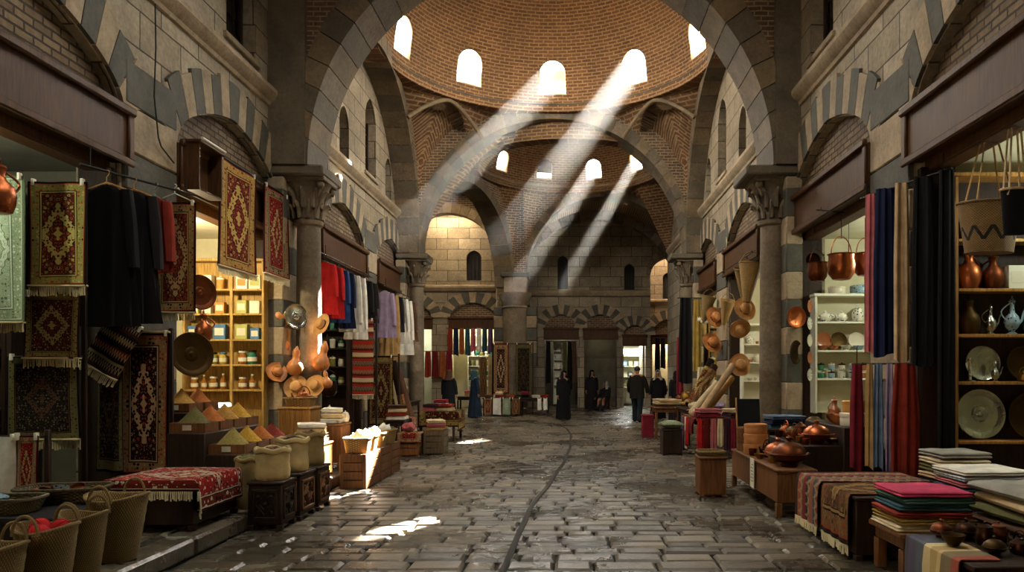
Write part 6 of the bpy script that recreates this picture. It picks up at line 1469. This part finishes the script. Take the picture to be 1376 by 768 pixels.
for i, (x, y, m, nm) in enumerate(((2.75, 16.35, 'cream', 'cream'), (3.3, 16.4, 'lilac', 'lilac'), (2.8, 17.6, 'tan', 'tan'))): crumple('crumpled %s cloth on the second textile table' % nm, (x, y, .801), .14, F[m], None, .5)
table('third table, out in the street under a heap of cloths', 2.05, 2.8, 18.0, 18.9, .76, WOOD_M)
for i, (m, nm) in enumerate((('brown', 'brown'), ('cream', 'cream'), ('sand', 'sandy'))): folded('%s cloth on the third table in the street' % nm, (2.42, 18.45, .761+i*.065), .66-.04*i, .7, .06, .08*i, F[m])
chest('small red-lidded box in the street beyond the tables', 1.78, 2.08, 18.2, 18.6, .56, F['wine'], 0, 'wooden_box', False, 'box', foot=.02)
chest('dark box with a pale cushion in the street', 1.8, 2.2, 14.4, 14.9, .5, WOOD_D, 0, 'wooden_box', False, 'box', foot=.02)
def cushion(label, loc, w, d, h, mat):
    b = MB(); 
    def f(s): return lambda u, v: Vector(((u-.5)*w*(1-.08*math.sin(PI*v)), (v-.5)*d*(1-.08*math.sin(PI*u)), h/2 + s*h/2*(math.sin(PI*u)*math.sin(PI*v))**.45))
    b.grid(f(1), 14, 14); b.grid(f(-1), 14, 14); o = b.build('cushion', [mat], None, loc, .1); return tag(o, label, 'cushion')
cushion('pale patterned cushion on the dark box in the street', (2.0, 14.65, .502), .46, .5, .16, RUG['pale']); cushion('olive flowered cushion on the end of the long textile table', (2.6, 15.25+.45, .742) if False else (2.55, 15.2, .742), .3, .3, .13, RUG['olive'])
bd = thing('leaning_board', 'black board leaning by the column foot', 'board', (3.14, 12.9, 0)); MB().box(-.2, -.015, 0, .2, .015, 1.15, 0, T(0, 0, 0, rx=-.16), .006).build('panel', [F['black']], bd); MB().box(-.22, -.02, 0, -.2, .02, 1.17, 0, T(0, 0, 0, rx=-.16), .004).build('edge_strip', [WOOD_L], bd)

# hung wares of the basket and lamp shops
def cone_basket(label, loc, s, rot, mat):
    r = thing('hanging_basket', label, 'basket', loc, 0, None, rot, s); MB().lathe([(.02, -.55), (.05, -.54), (.1, -.3), (.15, -.05), (.16, 0), (.145, 0), (.09, -.3), (.02, -.5)], 26).build('woven_cone', [mat], r)
    MB().tube([(.158*math.cos(2*PI*i/24), .158*math.sin(2*PI*i/24), 0) for i in range(24)], .012, 6, closed=True).build('rim_braid', [mat], r); MB().tube([(-.155, 0, 0), (-.08, 0, .13), (0, 0, .17), (.08, 0, .13), (.155, 0, 0)], .008, 6).build('handle', [mat], r); return r
rail('iron rail of baskets on the basket shop front', (3.82, 15.3, 4.1), (3.82, 18.6, 4.1), .012, drop=.05)
cone_basket('tall conical straw basket, nearest the column', (3.8, 15.6, 3.88), 1.5, (0, .1, 0), STRAW_L); cone_basket('second conical straw basket behind the nearest', (3.8, 16.1, 3.85), 1.45, (.2, -.2, .5), STRAW); cone_basket('small conical basket in the lit shop front', (3.75, 17.6, 3.3), 1.1, (.3, .1, 0), STRAW_L)
hat('straw hat hung below the conical baskets', (3.75, 15.9, 2.95), 1.25, (1.2, .2, .2), FELT, F['brown']); hat('upturned straw hat beneath the first hung hat', (3.72, 16.2, 2.55), 1.1, (2.2, .4, .2), FELT, F['tan']); hat('leather hat hung by the second pier', (3.7, 19.0, 3.0), 1.3, (1.3, .2, .5), LEATHER, F['brown']); hat('brown felt hat hung below the leather one', (3.68, 19.2, 2.35), 1.4, (1.1, .3, .3), LEATHER, F['soot']); hat('tan hat low beside the white shelf', (3.55, 15.5, 1.75), 1.15, (1.4, .1, .2), FELT, F['brick'])
shelf_unit('white shelf of pottery in the basket shop', 4.25, 5.4, 18.28, .28, (1.4, 1.85, 2.3), 2.75, WHITE, (), 'crockery_shelf', zb=.8)
for si, z in enumerate((1.4, 1.85, 2.3)):
    for k in range(5): pot(['bowl', 'tin', 'urn', 'cup', 'bowl'][(k+si) % 5], 'crockery piece, %s along the %s row in the basket shop' % (ORD[k], ['bottom', 'middle', 'top'][si]), (4.46+k*.19, 18.42, z+.001), .55 if (k+si) % 5 == 1 else .68, k, [CER_P, CER_W, CER_T][(k+si*2) % 3], 'crockery in the basket shop', cat='crockery')
rail('iron rail across the lamp shop entrance', (3.05, 21.0, 3.7), (3.98, 21.0, 3.7), .012, drop=.3)
scarf('long black robe cloth hung across the lamp shop entrance', (3.28, 21.0, 3.7), .38, 2.4, 0, F['black'], None, 3); scarf('long gold scarf beside the black cloth', (3.6, 20.95, 3.65), .24, 2.0, 0, F['gold'], None, 2); scarf('narrow wine red scarf behind the black cloth', (3.15, 21.2, 2.6), .2, 1.6, 0, F['wine'], None, 2); scarf('short cream cloth hung under the gold scarf', (3.66, 20.7, 1.75), .22, 1.0, 0, F['cream'], None, 2)
gl = thing('hanging_garland', 'white garland of garlic hung before the lit shop', 'garland', (3.62, 20.0, 3.0)); 
MB().tube([(0, 0, .9), (0, 0, .1)], .006, 6).build('string', [IRON], gl)
for i in range(12): a = i*2.4; q = .14*math.sqrt((i+.5)/12); MB().lathe([(.004, -.05), (.035, -.04), (.045, -.005), (.03, .03), (.012, .055), (.008, .08)], 12, T(q*math.cos(a)*1.2, q*math.sin(a)*.6, .05*math.sin(i*1.7), rx=.3*math.sin(i), ry=.4*math.cos(i))).build('bulb', [CER_P], gl)
cone_basket('conical basket hung over the lamp shop table', (3.7, 19.7, 3.6), 1.2, (.1, .2, 0), STRAW); cone_basket('wide hanging basket deep in the lamp shop', (3.9, 22.2, 3.4), 1.3, (.1, -.2, 0), STRAW_L)
table('table in front of the lamp shop', 2.9, 3.7, 19.6, 21.0, .78, WOOD_D)
for i, (x, y, k, m, nm) in enumerate(((3.1, 19.8, 'urn', BRASS, 'brass urn'), (3.4, 19.9, 'jug', COPPER, 'copper jug'), (3.2, 20.3, 'kettle', BRASS_D, 'dark kettle'), (3.5, 20.5, 'bowl', CER_T, 'terracotta bowl'), (3.1, 20.7, 'dish', COPPER_D, 'lidded dish'))): pot(k, '%s on the table in front of the lamp shop' % nm, (x, y, .781), 1.0, i, m)
shelf_unit('dark shelf of pots in the lamp shop', 4.3, 5.4, 23.0, .25, (1.2, 1.8, 2.4, 3.0), 3.5, WOOD_L, (), zb=.3)
for si, z in enumerate((1.2, 1.8, 2.4, 3.0)):
    for k in range(5): jar(['jar', 'canister', 'bottle'][(k+si) % 3], 'bright jar, %s along the %s board in the lamp shop' % (ORD[k], ['lowest', 'second', 'third', 'uppermost'][si]), (4.45+k*.2, 23.1, z+.001), 1.3, 'jars in the lamp shop', [CER_P, GL_Y, GL_G][(k+si) % 3], WHITE)

# near corner : textile stools and pots
table('low stool under the pink-topped pile of textiles', 2.5, 3.12, 5.62, 6.22, .38, WOOD_M, 'low_stool', 0, 'stool', .08)
for i, (m, nm) in enumerate((('cream', 'cream'), ('gold', 'mustard'), ('brick', 'brick red'), ('teal', 'teal'), ('green', 'dark green'), ('pink', 'bright pink'))): folded('%s folded cloth, %s up the pile on the low stool' % (nm, ORD[i]), (2.8+.012*math.sin(i*2), 5.92, .382+i*.053), .6-.01*i, .52, .05, .04*math.sin(i*1.9), F[m], None, 2)
table('table of pale folded textiles by the copper shop', 3.52, 4.25, 6.65, 7.98, .44, WOOD_D)
for i, (m, nm) in enumerate((('rust', 'rust'), ('teal', 'teal'), ('rose', 'rose'), ('bluestripe', 'blue-striped'), ('white', 'white'))): folded('%s folded cloth, %s up the pale pile by the copper shop' % (nm, ORD[i]), (3.86, 6.98, .441+i*.056), .64, .58, .052, .05*math.sin(i*2.1), F[m], None, 2)
for i, (m, nm) in enumerate((('black', 'black'), ('sand', 'sandy'), ('olive', 'olive'), ('cream', 'cream'), ('grey', 'grey'))): folded('%s folded cloth, %s up the taller pile against the copper shelf' % (nm, ORD[i]), (3.94, 7.62, .441+i*.075), .52, .5, .07, .06*math.sin(i*1.7), F[m], None, 2)
table('dark table of bronze pots at the near corner', 2.5, 3.1, 4.6, 5.5, .4, WOOD_D)
cloth_over('striped scarf hanging off the front of the bronze pot table', 2.5, 2.74, 4.72, 5.46, .4, (.34, 0, 0, 0), F['stripe'], name='draped_scarf', cat='scarf')
for i, (x, y, k, s, m, nm) in enumerate(((2.86, 5.36, 'dish', .6, BRONZE, 'dark lidded dish at the street edge'), (2.66, 5.32, 'dish', .52, COPPER_D, 'copper lidded dish'), (2.86, 5.12, 'urn', .5, BRONZE, 'small bronze urn'), (3.0, 5.2, 'urn', .46, COPPER_D, 'brown copper urn'), (2.62, 5.08, 'bowl', .8, BRASS_D, 'brass bowl'), (2.98, 4.92, 'kettle', .5, BRONZE, 'bronze kettle'), (2.8, 4.9, 'dish', .5, BRASS_D, 'small brass lidded dish'))):
    pot(k, '%s on the table of bronze pots' % nm, (x, y, .424 if x < 2.75 else .401), s, i, m)
table('dark bench of thick knitted textiles at the picture edge', 3.16, 3.72, 5.1, 6.0, .42, WOOD_D)
for i, (m, nm) in enumerate((('brown', 'brown'), ('olive', 'olive'), ('sand', 'sandy'), ('grey', 'pale grey'))): folded('thick %s knitted cloth, %s up the pile at the picture edge' % (nm, ORD[i]), (3.44, 5.55, .422+i*.085), .5, .8, .08, .06*math.sin(i*2.3), F[m], None, 1)
# ================================================================== FAR BAYS
def far_room(x0, x1, Y, depth, e, col, wm=PLASTER):
    m = MB(); z1 = 3.7
    m.box(x0-.1, Y+depth, -.1, x1+.1, Y+depth+.1, z1+.1); m.box(x0-.1, Y, -.1, x0, Y+depth, z1+.1); m.box(x1, Y, -.1, x1+.1, Y+depth, z1+.1); m.box(x0, Y, z1, x1, Y+depth, z1+.1)
    struct(m.build('wall_shop', [wm], smooth=False))
    if e: LAMPS.append((((x0+x1)/2, Y+depth*.5, 3.1), e, col))
far_room(-5.3, -3.0, 32.5, 1.8, 130, (1, .95, .8)); far_room(-8.0, -5.8, 32.5, 1.8, 60, (.9, 1, .95)); far_room(-1.3, .55, 34.5, 1.6, 22, (1, .95, .85), PLASTER_D); far_room(.6, 2.25, 34.5, 1.6, 10, (1, .9, .7), PLASTER_D); far_room(2.4, 3.5, 34.5, 1.6, 420, (.95, 1, .92), WHITE); far_room(4.0, 6.0, 37.7, 1.6, 120, (1, .8, .6))
def lamp(label, loc): return dup(bpy.data.objects['ceiling_lamp'], loc, 0, label)
lamp('bare bulb in the scarf shop beyond the crossing', (-4.15, 33.4, 3.7)); lamp('bare bulb in the bright far doorway', (2.95, 35.2, 3.7)); lamp('bare bulb in the shop at the end of the lane', (4.95, 38.4, 3.7)); lamp('bare bulb in the shop behind the far column', (-6.9, 33.4, 3.7))
rail('iron rail of scarves on the far scarf shop', (-5.25, 31.75, 3.48), (-2.85, 31.75, 3.48), .014, drop=.1)
for i, (m, nm, h) in enumerate((('brick', 'brick red', 1.15), ('navy', 'navy', 1.15), ('rust', 'rust', 1.1), ('teal', 'teal', 1.15), ('rose', 'pink', 1.0), ('white', 'white', 1.0), ('teal', 'dark teal', 1.0), ('mauve', 'mauve', 1.05), ('brick', 'long brick red', 1.5))): scarf('%s scarf, %s along the far scarf shop front' % (nm, ORD[i]), (-5.08+i*.245, 31.75, 3.48), .23, h, 0, F[m], 'scarves on the far scarf shop', 2, .03)
rail('lower rail of red cloths by the far scarf shop', (-6.2, 31.6, 2.5), (-4.9, 31.6, 2.5), .014)
for i, (m, nm) in enumerate((('brick', 'brick red'), ('dred', 'deep red'), ('rust', 'rust'), ('wine', 'wine red'))): scarf('%s cloth, %s along the lower far rail' % (nm, ORD[i]), (-6.0+i*.3, 31.6, 2.5), .28, 1.1, 0, F[m], 'red cloths on the lower far rail', 2, .03)
shelf_unit('pale shelf of jars in the far scarf shop', -4.6, -3.1, 33.6, .3, (1.0, 1.45, 1.9, 2.35), 2.8, WHITE, (), zb=.1)
for si, z in enumerate((1.0, 1.45, 1.9, 2.35)):
    for k in range(6): jar('canister', 'jar, %s along the %s board in the far scarf shop' % (ORD[k], ['lowest', 'second', 'third', 'uppermost'][si]), (-4.4+k*.22, 33.74, z+.001), 1.3, 'jars in the far scarf shop', [CER_P, GL_G, GL_O][(k+si) % 3], WHITE)
# rugs and tables round the pier
rack('dark rack of red rugs in front of the pier', -2.95, -1.4, 28.6, (2.7,), WOOD_D, 0)
rug_hang('dark red rug hung on the pier, nearer the scarf shop', (-2.62, 28.46, 2.7), .6, 1.9, 0, RUG['tall'], 0); rug_hang('plum rug hung on the pier, beside the red one', (-1.75, 28.46, 2.7), .6, 2.0, 0, RUG['night'], 0)
rug_hang('pale runner hung between pier and scarf shop', (-3.15, 30.2, 2.3), .3, 1.6, 0, F['sand'], 0); rug_hang('brown runner hung beside the pale one', (-3.5, 30.25, 2.2), .3, 1.6, 0, RUG['brown'], 0)
rail('rail of runners between pier and scarf shop', (-3.8, 30.3, 2.36), (-2.9, 30.3, 2.36), .014)
for i, (x, y, m, nm, r_) in enumerate(((-3.0, 28.1, 'rust', 'rust', .1), (-2.6, 28.1, 'tan', 'tan', .1), (-2.1, 28.12, 'brick', 'brick red', .1), (-3.55, 27.75, 'sand', 'sandy', .1))): crumple('crumpled %s cloth on the tables by the pier' % nm, (x, y, .662 if x > -3.3 else .702), r_, F[m], None, .6)
table('table of goods before the pier', -3.2, -1.9, 27.3, 28.3, .66, WOOD_D); table('longer table of goods beyond the pier table', -1.85, -.75, 27.4, 28.4, .66, WOOD_D); table('small table by the walker in the long robe', -4.2, -3.4, 27.6, 28.4, .7, WOOD_D)
for i, (x, m, nm) in enumerate(((-2.98, 'crimson', 'red rug'), (-2.65, None, 'white rug'), (-2.3, None, 'cream patterned rug'), (-1.95, 'brown', 'brown rug'))):
    rug_hang('%s hung down the front of the pier table' % nm, (x, 27.24, .66), .3, .6, 0, RUG[m] if m else (F['white'] if i == 1 else RUG['pale']), 0)
rug_hang('white cloth strip hung from the longer far table', (-1.1, 27.34, .64), .14, .42, 0, F['white'], 0, name='hanging_cloth', cat='cloth'); rug_hang('second white strip hung from the longer far table', (-.88, 27.34, .64), .14, .42, 0, F['white'], 0, name='hanging_cloth', cat='cloth')
for i, (x, y, m, nm, k) in enumerate(((-3.0, 27.7, 'brown', 'brown', 0), (-2.6, 27.7, 'brick', 'brick red', 0), (-2.6, 27.7, 'cream', 'cream', 1), (-2.2, 27.7, 'rust', 'rust', 0), (-1.65, 27.8, 'black', 'black', 0), (-1.65, 27.8, 'wine', 'wine red', 1), (-1.25, 27.8, 'white', 'white', 0), (-.92, 27.85, 'brick', 'scarlet', 0), (-3.8, 28.0, 'tan', 'tan', 0), (-3.8, 28.0, 'rose', 'rose', 1))): folded('%s folded cloth on the %s table' % (nm, 'pier' if x > -3.3 and x < -1.9 else ('longer far' if x > -1.9 else "robed walker's")), (x, y, (.661 if x > -3.3 else .701)+k*.12), .3, .5, .11, .02*i, F[m])
# hangings of the dark shops at the back
rail('rail at the dark back shop', (-1.1, 33.7, 3.0), (.35, 33.7, 3.0), .014, drop=.1)
for i, (x, m, h, nm) in enumerate(((-.95, 'soot', 1.9, 'charcoal'), (-.2, 'olive', 1.3, 'olive'), (.02, 'black', 2.2, 'black'), (.22, 'brown', 1.8, 'brown'))): scarf('%s cloth, %s along the dark back shop rail' % (nm, ORD[i]), (x, 33.7, 3.0), .22, h, 0, F[m], 'cloths at the dark back shop', 2, .03)
shelf_unit('narrow lit shelf in the dark back shop', -.75, -.3, 35.0, .25, (1.0, 1.4, 1.8, 2.2, 2.6), 3.0, WHITE, (), zb=.1)
for si in range(5): jar('carton', 'white carton on the %s board of the narrow lit shelf' % ['lowest', 'second', 'middle', 'fourth', 'uppermost'][si], (-.52, 35.12, [1.0, 1.4, 1.8, 2.2, 2.6][si]+.001), 1.2, None, PAPER, WHITE)
shelf_unit('white shelf in the bright far doorway', 2.5, 3.4, 35.6, .3, (.9, 1.4, 1.9, 2.4), 2.9, WHITE, (), zb=.1)
for si in range(4):
    for k in range(3): jar('carton', 'carton, %s along the %s board in the bright doorway' % (ORD[k], ['lowest', 'second', 'third', 'uppermost'][si]), (2.68+k*.26, 35.75, [.9, 1.4, 1.9, 2.4][si]+.001), 1.15, 'cartons in the bright doorway', [CARD_G, PAPER, CARD_B][(k+si) % 3], WHITE)
rail('rail of dark coats at the end of the lane', (4.15, 36.7, 3.3), (5.7, 36.7, 3.3), .014, drop=.1)
for i, (x, m, h, nm) in enumerate(((4.35, 'black', 1.7, 'long black'), (4.62, 'soot', 1.5, 'charcoal'), (5.0, 'rose', .6, 'short rose'), (5.4, 'brick', 1.3, 'brick red'))): scarf('%s cloth hung at the end of the lane' % nm, (x, 36.7, 3.3), .26, h, 0, F[m], 'cloths at the end of the lane', 2, .03)
table('table at the end of the lane', 4.2, 5.8, 36.0, 36.5, .8, WOOD_D)
for i, (x, m, nm) in enumerate(((4.5, 'white', 'white'), (4.95, 'rose', 'rose'), (5.4, 'cream', 'cream'))): folded('%s cloth on the table at the end of the lane' % nm, (x, 36.25, .801), .38, .4, .16, .1*i, F[m])

# ================================================================== PEOPLE
DK = fabric('coat_dark', '#15181d'); BLU = fabric('robe_blue', '#1d2b3c'); BRN = fabric('jacket_brown', '#1c1712'); JEAN = fabric('trousers_dark', '#1a2024')
person('walker in a dark coat and brown headscarf carrying a pale bag', (-4.15, 25.6, 0), 2.9, 1.7, 'robe', DK, ('scarf', F['brown']), .12, bag=F['white'], arms=((.1, .1), (.08, .15)))
person('walker in a long blue robe and dark headscarf', (-3.35, 26.4, 0), -1.2, 1.7, 'robe', BLU, ('scarf', F['teal']), .12)
person('figure in a long black robe standing before the far tables', (-.2, 25.2, 0), .5, 1.68, 'robe', F['black'], ('scarf', F['black']), .08)
person('dark-robed figure standing in shade by the dark back shop', (.95, 31.6, 0), .2, 1.72, 'robe', F['soot'], ('scarf', F['black']), .06)
st_ = thing('low_stool', 'low wooden stool under the seated figure', 'stool', (1.55, 31.4, 0)); MB().box(-.2, -.2, .38, .2, .2, .42, 0, None, .01).build('seat', [WOOD_M], st_)
for sx in (-1, 1):
    for sy in (-1, 1): MB().box(sx*.17-.025, sy*.17-.025, 0, sx*.17+.025, sy*.17+.025, .38, 0, None, .005).build('leg', [WOOD_M], st_)
person('seated dark figure on a low stool by the back shop', (1.55, 31.4, 0), -.6, 1.7, 'robe', F['soot'], ('scarf', F['grey']), .0, seated=True, arms=((.04, .5), (.04, .5)), elbow=(.8, .8))
person('man in a dark jacket walking away past the red box', (2.18, 23.9, 0), PI-.25, 1.82, 'jacket', BRN, ('hair', HAIR), .2, JEAN, arms=((.16, .1), (.14, .25)), elbow=(.3, .5))
person('figure in a black robe with a pale scarf beyond the third table', (3.05, 25.6, 0), -.2, 1.7, 'robe', F['black'], ('scarf', F['grey']), .05)
person('figure in a black robe and black headscarf behind the lamp shop table', (3.5, 24.4, 0), .4, 1.66, 'robe', F['soot'], ('scarf', F['black']), .05)
# ------------------------------------------------------------------ daylight, sun, added fill lamps and dusty air
w = bpy.data.worlds.new('World'); SC.world = w; w.use_nodes = True
bg = w.node_tree.nodes['Background']; bg.inputs[0].default_value = (.86, .93, 1, 1); bg.inputs[1].default_value = 9.0
SUN = Vector((-4.1, -9.2, -8.2)).normalized()
def sun():
    l = bpy.data.lights.new('sun', 'SUN'); l.energy = 420; l.angle = R_(.6); l.color = (1, .93, .82)
    o = bpy.data.objects.new('sun', l); COL.objects.link(o); o.rotation_euler = SUN.to_track_quat('-Z', 'Y').to_euler(); o.location = (6, 40, 30)
sun()
def area(name, loc, d, sx, sy, e, col=(1, 1, 1)):
    l = bpy.data.lights.new(name, 'AREA'); l.shape = 'RECTANGLE'; l.size = sx; l.size_y = sy; l.energy = e; l.color = col
    o = bpy.data.objects.new(name, l); COL.objects.link(o); o.location = loc; o.rotation_euler = Vector(d).to_track_quat('-Z', 'Z' if abs(Vector(d).normalized().z) < .9 else 'Y').to_euler()
    return o
def point(name, loc, e, col, r=.08):
    l = bpy.data.lights.new(name, 'POINT'); l.energy = e; l.color = col; l.shadow_soft_size = r
    o = bpy.data.objects.new(name, l); COL.objects.link(o); o.location = loc; return o
SKY = (1, .94, .82)
def sky_windows(cen, R, zr, th, n, off, w_, h, zb, e, skip=(), tilt=.62):
    for k in range(n):
        if k in skip: continue
        a = PI/2 + off + 2*PI*k/n; s = R + th*1.25
        area('window_daylight', (cen[0]+s*math.cos(a), cen[1]+s*math.sin(a), zr+zb+h*.5+(s-R)*tilt), (-math.cos(a), -math.sin(a), -.62), w_*1.2, h*1.1, e, SKY)
sky_windows((BX, BY), RR, ZR, .6, 10, 0, .78, 1.05, .28, 620)
sky_windows(C2, R2_, Z2, .5, 10, R_(18), .6, .85, .28, 130, skip=(0,))
area('added_fill', (-.6, 4.6, 10.1), (0, 0, -1), 1.3, 1.9, 200, SKY); area('added_fill', (-.6, 8.7, 10.1), (0, 0, -1), 1.3, 2.1, 330, SKY)  # fill lamps added over the unseen vault openings to brighten the near walls
area('added_fill', (-5, 31.45, 8.3), (0, .2, -1), 2.4, .6, 160, (1, .78, .5)); area('added_fill', (-5.6, 28.6, 8.85), (0, 0, -1), 2.5, 1.6, 160, (1, .78, .5)); area('added_fill', (4.9, 36.0, 8.6), (0, .2, -1), 2.0, 1.6, 260, (1, .72, .48))  # added warm fill lamps under closed vaults, with no opening above
# dust only inside beam-shaped volumes, thinned downward to fade the shafts
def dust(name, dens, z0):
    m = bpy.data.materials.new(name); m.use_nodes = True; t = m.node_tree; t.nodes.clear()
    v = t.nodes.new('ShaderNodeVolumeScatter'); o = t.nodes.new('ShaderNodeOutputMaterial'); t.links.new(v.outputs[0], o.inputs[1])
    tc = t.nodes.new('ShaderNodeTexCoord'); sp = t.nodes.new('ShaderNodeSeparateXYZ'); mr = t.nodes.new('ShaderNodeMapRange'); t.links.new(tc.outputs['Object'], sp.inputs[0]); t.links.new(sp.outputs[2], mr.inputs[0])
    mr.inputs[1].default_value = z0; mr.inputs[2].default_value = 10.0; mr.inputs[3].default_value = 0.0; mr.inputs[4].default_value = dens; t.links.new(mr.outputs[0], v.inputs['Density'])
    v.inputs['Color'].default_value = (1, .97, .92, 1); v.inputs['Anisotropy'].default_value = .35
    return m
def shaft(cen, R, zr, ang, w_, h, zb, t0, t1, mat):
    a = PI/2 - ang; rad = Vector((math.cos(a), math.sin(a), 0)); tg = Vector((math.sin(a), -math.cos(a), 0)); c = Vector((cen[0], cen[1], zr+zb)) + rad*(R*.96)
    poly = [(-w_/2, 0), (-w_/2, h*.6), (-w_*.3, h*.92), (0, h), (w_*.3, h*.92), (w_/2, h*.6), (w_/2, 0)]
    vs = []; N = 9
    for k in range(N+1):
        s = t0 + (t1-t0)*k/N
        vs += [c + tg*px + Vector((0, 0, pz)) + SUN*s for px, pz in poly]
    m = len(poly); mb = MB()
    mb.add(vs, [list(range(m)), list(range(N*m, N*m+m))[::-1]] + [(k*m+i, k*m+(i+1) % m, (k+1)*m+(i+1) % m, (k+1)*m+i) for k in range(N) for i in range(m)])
    o = mb.build('beam_dust', [mat], smooth=False); o['kind'] = 'stuff'; o['label'] = 'beam-shaped dusty air lit by sun under a dome window'
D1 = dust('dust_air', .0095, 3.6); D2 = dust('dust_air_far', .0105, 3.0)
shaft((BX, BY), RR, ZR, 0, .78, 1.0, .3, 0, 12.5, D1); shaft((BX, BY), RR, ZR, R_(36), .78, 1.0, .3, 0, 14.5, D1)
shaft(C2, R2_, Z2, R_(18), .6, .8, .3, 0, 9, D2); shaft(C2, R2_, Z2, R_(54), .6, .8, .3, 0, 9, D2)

cam = bpy.data.cameras.new('camera'); co = bpy.data.objects.new('camera', cam); COL.objects.link(co)
co.location = (0, 0, CAM_H); co.rotation_euler = (PI/2, 0, 0)
cam.sensor_width = 36; cam.lens = 36*F_PX/1376; cam.clip_end = 200
cam.shift_x = -(CX-688)/1376; cam.shift_y = (HZ-384)/1376
SC.camera = co
SC.view_settings.view_transform = 'Standard'; SC.view_settings.look = 'None'; SC.view_settings.gamma = 1; SC.view_settings.use_curve_mapping = False
SC.view_settings.exposure = 0.0
SC.cycles.max_bounces = 8; SC.cycles.volume_bounces = 0; SC.cycles.diffuse_bounces = 5; SC.cycles.sample_clamp_indirect = 6
for (loc, e, c) in LAMPS: point('shop_lamp_light', loc, e, c)
